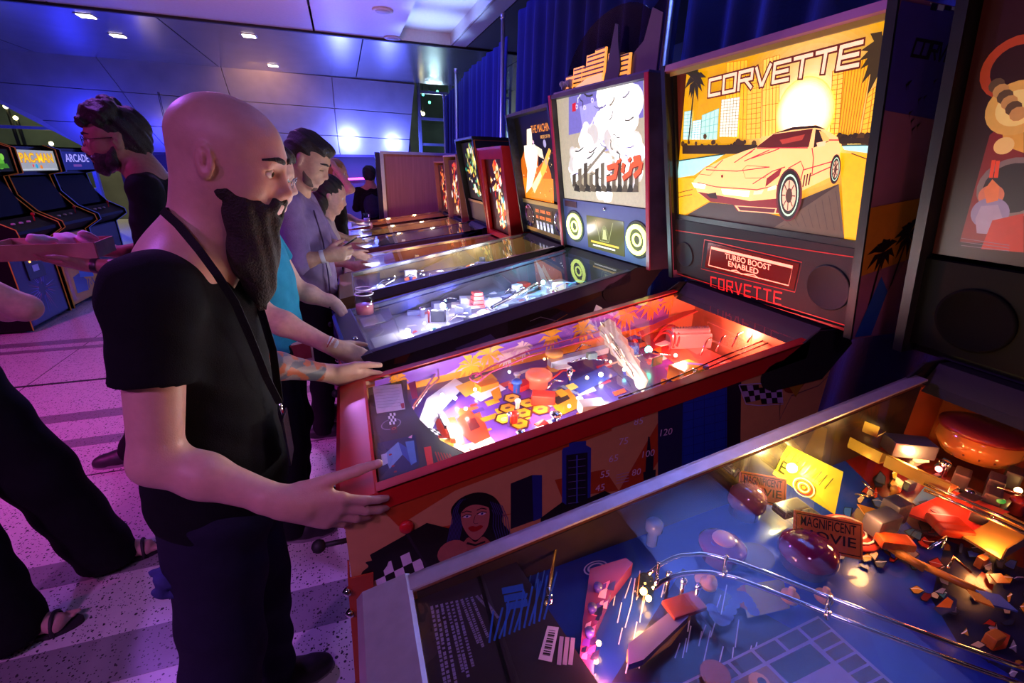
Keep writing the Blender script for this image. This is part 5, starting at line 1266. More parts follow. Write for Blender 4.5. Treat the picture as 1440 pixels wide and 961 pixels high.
# ------------------------------------------------------------------ the rest of the row
def lit_mess(P, seed, n, pal, bulbs, reg=(.32, 1.12), tall=.06):
    """scatter of plastics, posts, ramps on a playfield; every one its own part"""
    rnd = random.Random(seed); a = pf_art(P); t = P.root
    mats = [mat('plastic_' + c, srgb(c), .3) for c in pal]
    for k in range(n):
        x = rnd.uniform(*reg); y = rnd.uniform(-P.iw + .03, P.iw - .03); z = P.zp(x); kind = rnd.random(); m = rnd.choice(mats)
        if kind < .3:
            w, d, h = rnd.uniform(.015, .05), rnd.uniform(.008, .03), rnd.uniform(.012, tall)
            MB().bbox(-w, w, -d, d, 0, h, .003, T=Matrix.Translation((x, y, z)) @ Matrix.Rotation(rnd.uniform(-.6, .6), 4, 'Z')).build('plastic_block', m, t)
        elif kind < .55:
            r = rnd.uniform(.006, .022); h = rnd.uniform(.02, tall)
            MB().lathe([(r * .7, 0), (r * .7, h * .7), (r, h * .75), (r, h * .9), (r * .6, h)], (x, y, z), 12).build('post', rnd.choice([m, CHROME]), t)
        elif kind < .8:
            L_ = rnd.uniform(.05, .14); an = rnd.uniform(-.5, .5); h = rnd.uniform(.03, tall)
            A = Vector((x, y, z + h)); B = A + Vector((math.cos(an) * L_, math.sin(an) * L_ * .6, .01)); B.y = max(-P.iw + .01, min(P.iw - .01, B.y)); B.x = min(B.x, 1.17)
            MB().tube([A, (A + B) / 2 + Vector((0, .01, .01)), B], .003, 6).build('wire_ramp', rnd.choice([CHROME, m]), t)
        else:
            w = rnd.uniform(.02, .04)
            MB().prism([(x, y, z + .03), (x + w * 1.6, y + w * .2, z + .03), (x + w * 1.2, y + w, z + .034), (x - w * .3, y + w * .6, z + .03)], (0, 0, .003)).build('clear_plastic', m, t)
    for k in range(bulbs[0]):
        x = rnd.uniform(*reg); y = rnd.uniform(-P.iw + .04, P.iw - .04)
        bulb((x, y, P.zp(x) + .03), rnd.uniform(.003, .0055), rnd.choice(bulbs[1]), t)
def scatter_print(P, base, pal, seed, n, reg=(.0, 1.08)):
    rnd = random.Random(seed); a = pf_art(P); a.rect(-.02, -P.iw, 1.1, P.iw, srgb(base))
    for k in range(n):
        u = rnd.uniform(*reg); v = rnd.uniform(-P.iw + .01, P.iw - .08); w, h = rnd.uniform(.02, .11), rnd.uniform(.01, .06); s_ = rnd.uniform(-.02, .02)
        w = min(w, 1.08 - u)
        a.poly([(u, v), (u + w, v + s_), (u + w * .9, v + h + s_), (u + .01, v + h)], srgb(rnd.choice(pal)))
    a.build('playfield_print', ART_P, P.pf)
def apron(P, m, card=None, x1=.24):
    zA = lambda x: P.zr(x) - .03 - .04 * (x - .08); x0 = .076
    ap = MB().prism([(x0, -P.iw, zA(x0)), (x1 + .03, -P.iw, zA(x1 + .03)), (x1 - .02, 0, zA(x1 - .02)), (x1 + .0, P.iw, zA(x1)), (x0, P.iw, zA(x0))], (0, 0, -.004)).build('apron', m, P.root)
    if card:
        for (ya, yb) in card[1:]:
            MB().prism([(x0 + .02, ya, zA(x0 + .02) + .0006), (x1 - .05, ya, zA(x1 - .05) + .0006), (x1 - .05, yb, zA(x1 - .05) + .0006), (x0 + .02, yb, zA(x0 + .02) + .0006)], (0, 0, .0008)).build('instruction_card', card[0], ap)
    return ap
CARD = mat('card_white', (.82, .80, .84), .5)

# ---- monster city machine (blue grey with red edge)
SLATE = mat('slate_blue', (.10, .10, .20), .35, .3); REDE = mat('edge_red', (.55, .02, .06), .35)
GZS = mat('side_smoke', (.055, .04, .075), .45, noise=.6, nscale=5)
gz = pinball('pinball_machine', 'dark smoky pinball machine with bright white backglass and city topper', (-.06, 1.90, 0), .11, GZS, SLATE, SLATE, REDE, mat('box_smoke', (.04, .03, .045), .45, noise=.7, nscale=9), bh=.745, lean=.13, bz=1.185)
t = gz.root
a = face_art(gz, .03)
def PB(pts, col): a.poly(pxs(a, pts), srgb(col) if isinstance(col, str) else col)
a.rect(-.345, .255, .345, .745, srgb('b8aa90'))
PB([(800, 135), (905, 98), (905, 165), (800, 190)], '7a70b8'); PB([(815, 150), (880, 128), (880, 205), (825, 220)], 'a8a0d8')
rnd = random.Random(4)
for (x, y, rr) in ((870, 168, .15), (826, 205, .10), (880, 225, .10), (812, 232, .07), (850, 250, .09)):     # billowing lit smoke
    for k in range(16):
        q = a.px(x, y); an = rnd.uniform(0, 6.28); r0 = rnd.uniform(.4, 1) * rr
        a.disc(q[0] + math.cos(an) * r0, q[1] + math.sin(an) * r0, rr * rnd.uniform(.25, .5), rnd.choice([(.75, .70, .60), (1.0, .96, .88), (1.25, 1.2, 1.12), (.62, .56, .5), (.9, .88, .95)]), 12)
    a.disc(q[0], q[1], rr * .55, (1.35, 1.3, 1.22), 16)
PB([(803, 246), (846, 196), (852, 206), (806, 262)], (1.4, 1.38, 1.3)); PB([(806, 262), (852, 206), (854, 209), (808, 266)], '8a7e6c')
for k in range(34):                       # ink strokes
    x, y = rnd.uniform(806, 892), rnd.uniform(128, 256); an = rnd.uniform(-1.2, 1.2); pts_ = []
    for i in range(5): pts_.append((x + i * 3 * math.cos(an) + 1.5 * math.sin(i * 1.4 + k), y + i * 4 * math.sin(an) + 1.5 * math.cos(i * 1.7 + k)))
    a.line(pxs(a, pts_), rnd.uniform(.003, .008), srgb(rnd.choice(['5a5048', '3a3430', '8a7e6c', '6a6090', 'fffaf0'])))
for k in range(8):                        # rings of moons
    q = a.px(812 + k * 11, 150 - k * 4.6 + 6 * (k % 2)); a.ring(q[0], q[1], .006, .010, srgb('e8e0f8'), 12)
for k in range(12): PB([(806 + k * 8, 262 + k * .3), (806 + k * 8, 246 - 8 * (k % 3)), (811 + k * 8, 244 - 8 * (k % 3)), (811 + k * 8, 262 + k * .3)], ['4a4034', '6a5e4c'][k % 2])
for k in range(12):
    x = 808 + k * 7.5; PB([(x, 268 + k * .2), (x + 3, 258), (x + 8, 262), (x + 9, 270)], ['2a2620', '584c3c'][k % 2])
PB([(806, 146), (811, 144), (811, 156), (806, 157)], 'c82020')
RK = srgb('d85a38'); RD = srgb('701c14')
for sh, c_ in (((1.2, 1.2), RD), ((0, 0), RK)):    # katakana lettering GO JI RA as strokes
    for st in (([(855, 236), (869, 232)]), ([(869, 231), (866, 249)]), ([(854, 252), (867, 248)]), ([(869, 226), (871, 229)]), ([(872, 224), (874, 227)]),
               ([(876, 231), (880, 234)]), ([(875, 238), (879, 241)]), ([(877, 251), (887, 243), (890, 230)]), ([(886, 222), (888, 226)]),
               ([(892, 224), (902, 221)]), ([(890, 232), (903, 228)]), ([(903, 227), (901, 240), (893, 248)])):
        a.line(pxs(a, [(x + sh[0], y + sh[1]) for x, y in st]), .022, c_)
a.build('translite', mat_art('translite_white', 1.05), t)
MB().prism([gz.F0 - gz.FN * .029 + gz.FU * u + gz.FV * v for u, v in ((-.345, .255), (.345, .255), (.345, .735), (-.345, .735))], gz.FN * .003).build('backglass_pane', BGLASS, t)
sp = MB().prism([gz.F0 + gz.FU * u + gz.FV * v - gz.FN * .034 for u, v in ((-.349, .0), (.349, .0), (.349, .252), (-.349, .252))], gz.FN * .012).build('speaker_panel', mat('panel_lilac', (.12, .13, .32), .35), t)
a = face_art(gz, .0215)
lcd = MB().prism([gz.F0 + gz.FU * u + gz.FV * v - gz.FN * .022 for u, v in ((-.13, .02), (.17, .02), (.17, .185), (-.13, .185))], gz.FN * .002).build('screen', mat('lcd_olive', (.05, .05, .02), .15, emit=(.30, .27, .08), es=.45), sp)
a.lay = 3
for k in range(4): a.ring(.02, .135 - k * .012, .012 + k * .006, .014 + k * .006, srgb('8a8a50'), 18)
a.line([(-.05, .17), (-.02, .07), (.05, .07), (.09, .17)], .004, srgb('a09a60')); a.poly([(.0, .08), (.04, .08), (.03, .13), (.01, .13)], srgb('b8b070'))
a.rect(-.10, .052, .13, .062, srgb('e8b838')); a.rect(-.085, .036, .10, .044, srgb('f0e8d0'))
a.build('screen_picture', mat_art('lcd_picture', .9), lcd)
for s_, u in ((-1, -.245), (1, .265)):
    T = Matrix.Translation(gz.F0 - gz.FN * .021 + gz.FU * u + gz.FV * .115) @ Matrix((gz.FU, gz.FV, gz.FN)).transposed().to_4x4()
    g = MB().lathe([(.085, -.001), (.085, .002), (.08, .003)], n=30, T=T).build('speaker_grille', mat('grille_fine', (.10, .10, .09), .5, bump=.5, bscale=900), sp)
    YG = mat('ring_yellow', (.8, .9, .2), .3, emit=(.85, 1, .22), es=3.2)
    MB().tube([T @ Vector((.060 * math.cos(i * .2513), .060 * math.sin(i * .2513), .006)) for i in range(25)], .010, 8, closed=True).build('light_ring', YG, g)
    MB().tube([T @ Vector((.026 * math.cos(i * .2513), .026 * math.sin(i * .2513), .005)) for i in range(25)], .005, 6, closed=True).build('light_ring', YG, g)
MB().prism([gz.F0 + gz.FU * u + gz.FV * v - gz.FN * .0215 for u, v in ((-.33, .215), (-.215, .215), (-.215, .245), (-.33, .245))], gz.FN * .002).build('badge', mat('badge_dark', (.08, .02, .04), .3), sp)
MB().lathe([(.008, 0), (.008, .006), (.004, .007)], n=12, T=Matrix.Translation(gz.F0 - gz.FN * .022 + gz.FU * .03 + gz.FV * .228) @ Matrix((gz.FU, gz.FV, gz.FN)).transposed().to_4x4()).build('lock', CHROME, sp)
# topper: clear arch with an orange burning city
top = thing('topper', 'clear arched topper with glowing orange city blocks on the white machine', 'topper', gz.loc + Matrix.Rotation(.11, 3, 'Z') @ Vector((1.20, 0, gz.top)), .11)
CLR = mat_glass('topper_clear', (.60, .45, .50), .7, .02, 1.3)
pts = [(0, .33, 0)] + [(0, .33 * math.cos(math.pi * k / 18), .02 + .23 * math.sin(math.pi * k / 18) ** .8 * (1 + .35 * k / 18)) for k in range(1, 15)] + [(0, -.34, .28), (0, -.34, 0)]
MB().prism(pts, (.005, 0, 0)).build('clear_arch', CLR, top)
MB().bbox(-.06, .06, -.35, .35, 0.0005, .012, .003).build('topper_base', SLATE, top)
OC = mat('city_orange', (.9, .4, .08), .3, emit=(1, .36, .06), es=1.1); OCD = mat('city_dark', (.08, .02, .03), .4)
rnd = random.Random(6)
for k, (y, w, h) in enumerate(((.27, .035, .075), (.20, .04, .105), (.145, .02, .09), (.09, .045, .14), (.03, .04, .15), (-.06, .03, .12), (-.13, .05, .10))):
    b_ = MB().box(-.02, -.012, y - w, y + w, .012, h).build('city_block', OC, top)
    for j in range(int(h / .018)): MB().box(-.0225, -.0205, y - w * .8, y + w * .8, .02 + j * .018, .026 + j * .018).build('window_row', OCD, b_)
MB().prism([(-.035, .22, .012), (-.035, -.02, .012), (-.035, -.01, .05), (-.035, .1, .045)], (.006, 0, 0)).build('street_plate', mat('street_amber', (1, .6, .3), .3, emit=(1, .55, .25), es=.9), top)
for k in range(7): MB().ball((-.04, .30 - k * .012 + rnd.uniform(-.01, .01), .022 + rnd.uniform(0, .03)), .014, 7).build('rubble', mat('rubble_lilac', (.45, .35, .5), .5), top)
MB().prism([(-.01, -.16, .012), (-.01, -.33, .012), (-.01, -.33, .2), (-.01, -.27, .23), (-.01, -.24, .13), (-.01, -.19, .10)], (.004, 0, 0)).build('smoke_plate', mat('smoke_plum', (.14, .07, .09), .5), top)
MB().prism([(-.028, -.02, .012), (-.028, -.12, .012), (-.028, -.13, .06), (-.028, -.10, .15), (-.028, -.09, .21), (-.028, -.07, .22), (-.028, -.05, .12)], (.006, 0, 0)).build('dark_tower', mat('tower_dark', (.03, .025, .05), .5), top)
# side print
a = side_art(gz)
a.poly(list(a.clip), srgb('2c2436'))
def PS(pts, col): a.poly(pxs(a, pts), srgb(col))
PS([(700, 480), (714, 468), (714, 452), (730, 440), (745, 442), (772, 436), (800, 430), (770, 450), (740, 462), (725, 474)], '0a0810')
PS([(540, 508), (548, 490), (556, 500), (570, 494), (580, 488), (582, 498), (560, 510), (556, 520), (540, 524)], '1a0e16'); PS([(556, 500), (578, 496), (570, 510), (554, 512)], '5a2a20')
a.line(pxs(a, [(745, 452), (760, 446), (785, 452)]), .003, srgb('8a8090')); a.line(pxs(a, [(770, 458), (798, 442)]), .004, srgb('a06a30'))
PS([(770, 430), (842, 402), (846, 415), (800, 440)], '4a1c18'); PS([(640, 490), (690, 470), (700, 480), (650, 500)], '5a5088')
a.build('side_print', ART_D, t)
scatter_print(gz, '9a98b8', ['e8e8f4', 'c8d0f0', '505890', 'b83828', 'e0d8d0', '383858', '8890c8', 'f0f0ff', '404040'], 12, 70)
apron(gz, mat('apron_grey', (.25, .24, .30), .3), (mat('card_grey', (.45, .45, .5), .4), (-.2, -.08), (.08, .2)))
lit_mess(gz, 5, 62, ['d8d8f0', 'b02820', '8890d0', '303040', 'e0d0c0', '40a8a8', '707098'], (18, [E_WHITE, E_WHITE, E_CYAN]), tall=.065)
b_ = MB()
for k in range(4):   # red city tower and a silver ramp
    x = .62; MB().bbox(x - .02 - .004 * k, x + .02 + .004 * k, .05, .10, gz.zp(x) + .075 - k * .02, gz.zp(x) + .09 - k * .02, .002).build('tower_floor', mat('tower_red', (.5, .05, .04), .35), t)
MB().tube([(.62 + .02 * k, -.08 + .008 * k, gz.zp(.6) + .05 + .004 * k) for k in range(16)], .012, 8).build('tube_ramp', CHROME, t)
for (x, y, c_, pw) in ((.24, -.12, (1, .97, 1), 2.2), (.40, .05, (.92, .92, 1), 2.6), (.60, .02, (.95, .95, 1), 2.4), (.80, -.05, (.9, .95, 1), 2.2), (1.0, .1, (.3, .9, 1), 2.2), (1.05, -.12, (.6, .95, 1), 1.6), (.5, -.18, (.8, .8, 1), 1.2)):
    glow(gz, (x, y, gz.zr(x) - .022), c_, pw, .02)
bulb((.24, -.12, gz.zp(.24) + .05), .012, E_WHITE, t); bulb((.46, .1, gz.zp(.46) + .05), .014, E_WHITE, t); bulb((1.0, .12, gz.zp(1.0) + .05), .012, E_CYAN, t)
MB().ball((.035, -.12, gz.zr(.035) + .004), .011, 10).build('start_button', CHROME, t)

# ---- gold machine with the robot picture
GOLD = mat('side_gold', (.30, .21, .07), .32, .35); SPACE = mat('box_space', (.015, .014, .035), .4, noise=.8, nscale=40)
gd = pinball('pinball_machine', 'gold sided pinball machine with black and orange robot backglass', (-.07, 2.78, 0), 0, GOLD, mat('rail_steel2', (.45, .43, .42), .3, .9), GOLD, BLACK, SPACE, bh=.74, lean=.15, bz=1.165, zf=.945, bw=.70)
t = gd.root
a = face_art(gd, .05)
def PB(pts, col): a.poly(pxs(a, pts), srgb(col) if isinstance(col, str) else col)
a.rect(-.33, .235, .33, .735, srgb('0c0806'))
PB([(733, 225), (738, 210), (745, 224), (757, 208), (757, 235), (768, 222), (775, 245), (779, 285), (735, 276)], 'c06010'); PB([(736, 250), (778, 252), (779, 286), (735, 277)], 'e88018')
PB([(741, 182), (747, 180), (749, 200), (745, 212), (741, 205)], 'f0e0c0'); PB([(737, 205), (752, 203), (757, 212), (754, 240), (748, 262), (740, 272), (742, 240), (738, 222)], 'f4e8d0')
PB([(756, 250), (772, 208), (775, 212), (768, 240), (757, 262)], 'f0b040'); PB([(752, 204), (762, 210), (765, 224), (758, 220)], 'e8d8b8'); PB([(748, 262), (760, 240), (762, 248), (752, 272)], 'f8d8a0')
for (x, y, r, c_) in ((766, 202, .022, '9a90b0'), (750, 200, .012, 'c8a0b8'), (768, 228, .02, 'c89a70')): q = a.px(x, y); a.disc(q[0], q[1], r, srgb(c_), 14)
q = a.px(764, 185); a.text('THE MACHINE', q[0] - .03, q[1], .042, srgb('f09020'), .30); a.text('BRIDE OF PIN BOT', q[0] + .05, q[1] - .036, .018, srgb('f0a850'), .20)
rnd = random.Random(9)
for k in range(40): q = a.px(rnd.uniform(735, 778), rnd.uniform(215, 285)); a.disc(q[0], q[1], rnd.uniform(.002, .006), srgb(rnd.choice(['f8d080', 'a04008', 'fff0d8', '602004'])), 6)
a.build('translite', mat_art('translite_robot', 1.3), t)
sp = MB().prism([gd.F0 + gd.FU * u + gd.FV * v - gd.FN * .04 for u, v in ((-.33, .02), (.33, .02), (.33, .225), (-.33, .225))], gd.FN * .012).build('speaker_panel', BLACK, t)
GT = mat('trim_gold', (.55, .40, .12), .3, .6)
for v in (.03, .215): MB().prism([gd.F0 + gd.FU * u + gd.FV * w - gd.FN * .028 for u, w in ((-.33, v - .012), (.33, v - .012), (.33, v + .012), (-.33, v + .012))], gd.FN * .003).build('gold_band', GT, sp)
for u in (-.24, .25):
    T = Matrix.Translation(gd.F0 - gd.FN * .027 + gd.FU * u + gd.FV * .12) @ Matrix((gd.FU, gd.FV, gd.FN)).transposed().to_4x4()
    g = MB().lathe([(.075, -.001), (.075, .004), (.068, .005), (.066, .001)], n=26, T=T).build('speaker_ring', CHROME, sp)
    MB().lathe([(.06, .0005), (.04, .002), (.01, .001)], n=22, T=T).build('speaker_cone', mat('cone_brown', (.14, .07, .05), .5), g)
a = face_art(gd, .026); a.lay = 3
for j, v in enumerate((.165, .125)):
    dsp = MB().prism([gd.F0 + gd.FU * u + gd.FV * w - gd.FN * .028 for u, w in ((-.13, v - .017), (.15, v - .017), (.15, v + .017), (-.13, v + .017))], gd.FN * .0015).build('segment_display', mat('seg_dark', (.06, .02, .01), .3), sp)
for j, v in enumerate((.157, .117)):
    for k in range(12):
        if (k + j) % 5 == 3: continue
        u = -.11 + k * .0205; a.rect(u, v, u + .004, v + .018, srgb('ff7a30')); a.rect(u, v + .015, u + .013, v + .018, srgb('ff7a30')); a.rect(u + .01, v + (.0 if k % 2 else .008), u + .013, v + .018, srgb('ff7a30')); a.rect(u, v, u + .013, v + .003 if k % 3 else v + .011, srgb('ff7a30'))
for k in range(5): a.rect(-.12 + k * .058, .045, -.085 + k * .058, .10, srgb('9aa0b0')); a.rect(-.115 + k * .058, .05, -.09 + k * .058, .075, srgb('e8f0ff'))
a.build('display_segments', mat_art('segment_print', 1.2), sp)
O = Vector((0, -gd.hb - .0005, 0)); a = Art(O, (1, 0, 0), (0, 0, 1))
for (x, z, r, c_) in ((1.20, 1.70, .035, 'b02018'), (1.22, 1.55, .025, 'c02818'), (1.30, 1.62, .03, '303868'), (1.36, 1.8, .02, '6a2030')): a.disc(x, z, r, srgb(c_), 16)
rnd = random.Random(2)
for k in range(60): a.disc(rnd.uniform(1.2, 1.45), rnd.uniform(1.2, 1.88), rnd.uniform(.0015, .005), srgb(rnd.choice(['8088b0', 'c8c8e0', '505080'])), 6)
a.build('side_print', ART_D, t)
scatter_print(gd, '2a2c6a', ['1a1a50', '4048b0', 'c8c8e8', 'b04828', 'e0e0f0', '101020', '8088d0'], 22, 50)
apron(gd, mat('apron_blue', (.05, .06, .22), .3), (CARD, (-.2, -.1)))
lit_mess(gd, 6, 40, ['c8d0f0', '2a2c80', 'c06028', '202030', 'e8e8f0'], (14, [E_WHITE]), tall=.06)
MB().tube([(.18, -.2, gd.zp(.2) + .03), (.22, -.1, gd.zp(.2) + .04), (.30, -.03, gd.zp(.3) + .05), (.32, .03, gd.zp(.3) + .05), (.24, .04, gd.zp(.2) + .045), (.2, -.05, gd.zp(.2) + .04)], .005, 8).build('wire_guide', CHROME, t)
for (x, y, c_, pw) in ((.22, -.08, (.9, .92, 1), 1.6), (.42, .0, (.8, .85, 1), 1.6), (.75, .0, (1, .95, .9), 2.2), (.92, .08, (1, .97, .95), 2.4), (.6, .1, (1, .6, .4), 1.0)): glow(gd, (x, y, gd.zr(x) - .022), c_, pw, .02)

# ---- four machines further away
def abstract(P, u0, u1, v0, v1, base, pal, seed, n, rec=.05, m=None):
    rnd = random.Random(seed); a = face_art(P, rec); a.rect(u0, v0, u1, v1, srgb(base)); uc = (u0 + u1) / 2
    for k in range(n):      # a column of bright ornament in the middle
        f = rnd.random(); v = v0 + .02 + (v1 - v0 - .06) * f; w = (u1 - u0) * (.12 + .28 * math.sin(math.pi * f)); u = uc + rnd.gauss(0, .5) * w
        u = max(u0 + .02, min(u1 - .06, u)); dw, dh = rnd.uniform(.01, .05), rnd.uniform(.02, .09); dh = min(dh, v1 - v - .005)
        a.poly([(u, v), (u + dw, v + dh * .3), (u + dw * .6, v + dh), (u - dw * .3, v + dh * .6)] if u - dw * .3 > u0 else [(u, v), (u + dw, v + dh * .3), (u + dw * .6, v + dh)], srgb(rnd.choice(pal)))
    a.build('translite', m, P.root)
TAN = mat('side_tan', (.45, .26, .12), .4, noise=.2, nscale=6)
rd = pinball('pinball_machine', 'pinball machine with bright red backbox and orange lit playfield', (-.04, 3.62, 0), 0, mat('side_brown', (.30, .12, .06), .4), STEEL, mat('bar_lilac', (.6, .55, .62), .3, .8), None, RED, bh=.70, lean=.10, bz=1.03, bw=.66, bx=1.2, zf=.90, slope=.13, depth=.26, near_detail=False)
abstract(rd, -.25, .25, .06, .62, '2a0a08', ['ffe8b0', 'f0a040', 'd83020', 'fff8e0', 'e07020', '30a0b0', 'f8c860', 'c02018', 'fff0d0'], 3, 90, .045, mat_art('translite_red', 1.3))
for (u0, u1, v0, v1) in ((-.31, -.25, .02, .69), (.25, .31, .02, .69), (-.25, .25, .02, .06), (-.25, .25, .62, .69)):
    MB().prism([rd.F0 + rd.FU * u + rd.FV * v - rd.FN * .03 for u, v in ((u0, v0), (u1, v0), (u1, v1), (u0, v1))], rd.FN * .025).build('backbox_frame', RED, rd.root)
bk = pinball('pinball_machine', 'black pinball machine with orange outlines and yellow green backglass', (-.05, 4.45, 0), 0, mat('side_grape', (.10, .07, .20), .35, .2), CHROME, STEEL, None, BLACK, bh=.76, lean=.14, bz=1.07, bw=.68, zf=.90, slope=.14, near_detail=False)
abstract(bk, -.30, .32, .22, .73, '141008', ['f8e070', 'c8d050', 'f0f0c0', 'e8a030', '608038', 'fff8c0', '3aa070'], 4, 80, .05, mat_art('translite_green', 1.2))
MB().prism([bk.F0 + bk.FU * u + bk.FV * v - bk.FN * .05 for u, v in ((-.32, .02), (.32, .02), (.32, .20), (-.32, .20))], bk.FN * .015).build('speaker_panel', mat('panel_brown', (.06, .035, .03), .4), bk.root)
MB().prism([bk.F0 + bk.FU * u + bk.FV * v - bk.FN * .034 for u, v in ((-.32, .195), (.32, .195), (.32, .215), (-.32, .215))], bk.FN * .006).build('gold_band', GT, bk.root)
a = Art(Vector((0, -bk.hb - .0005, 0)), (1, 0, 0), (0, 0, 1)); OR_ = srgb('c05818')
a.line([(1.25, 1.10), (1.13, 1.80), (1.45, 1.80), (1.45, 1.10)], .012, OR_, closed=True); a.disc(1.3, 1.72, .04, OR_, 16); a.build('side_print', ART_D, bk.root)
w1 = pinball('pinball_machine', 'tan wooden pinball machine with fiery orange backglass, nearer of two', (-.04, 5.24, 0), 0, TAN, CHROME, STEEL, None, TAN, bh=.68, lean=.06, bz=1.02, bw=.66, zf=.89, slope=.12, bx=1.2, near_detail=False)
abstract(w1, -.25, .25, .05, .63, '30100a', ['ffd070', 'f08028', 'c82818', 'fff0c0', '902010', 'f8b040'], 5, 70, .04, mat_art('translite_fire', 1.2))
w2 = pinball('pinball_machine', 'tan wooden pinball machine with fiery orange backglass beside the partition', (-.02, 6.02, 0), 0, mat('side_rust', (.42, .16, .05), .4), CHROME, STEEL, None, mat('box_rust', (.50, .20, .05), .4), bh=.64, lean=.05, bz=1.0, bw=.66, zf=.89, slope=.12, bx=1.2, near_detail=False)
abstract(w2, -.26, .26, .04, .60, '28100a', ['ffb050', 'f07020', 'b82818', 'ffe0a0', '802010'], 6, 60, .04, mat_art('translite_ember', 1.1))
for P, base, pal, col in ((rd, 'c85a18', ['f08020', 'ffb040', 'b83010', 'f8d080'], (1, .55, .2)), (bk, '5a3828', ['a06838', 'd8a060', '303050', '708050'], (1, .75, .5)), (w1, '8a5020', ['f0b050', 'c87028', 'ffe0a0'], (1, .65, .3)), (w2, '9a4818', ['f08830', 'ffc060'], (1, .5, .2))):
    scatter_print(P, base, pal, 3, 24, (.12, 1.05))
    ap = apron(P, mat('apron_lilac', (.42, .40, .50), .35), (CARD, (-.19, .19)), .30)
    lit_mess(P, 8, 12, [pal[0], pal[1], 'd0d0d8'], (5, [E_WARM]), (.4, 1.1), .05)
    glow(P, (.20, 0, P.zr(.2) + .05 - .07), (.85, .85, 1), 1.0); glow(P, (.55, 0, P.zr(.55) - .03), col, 1.6); glow(P, (.9, 0, P.zr(.9) - .03), col, 1.6)  # first lamp is added above the apron to brighten its card

lit_mess(cv, 41, 34, ['e88018', 'd83020', '5a48b0', 'e8d8c8', 'f0b030', '3858b8', 'c83060'], (8, [E_WHITE, E_WARM]), (.42, 1.05), .05)
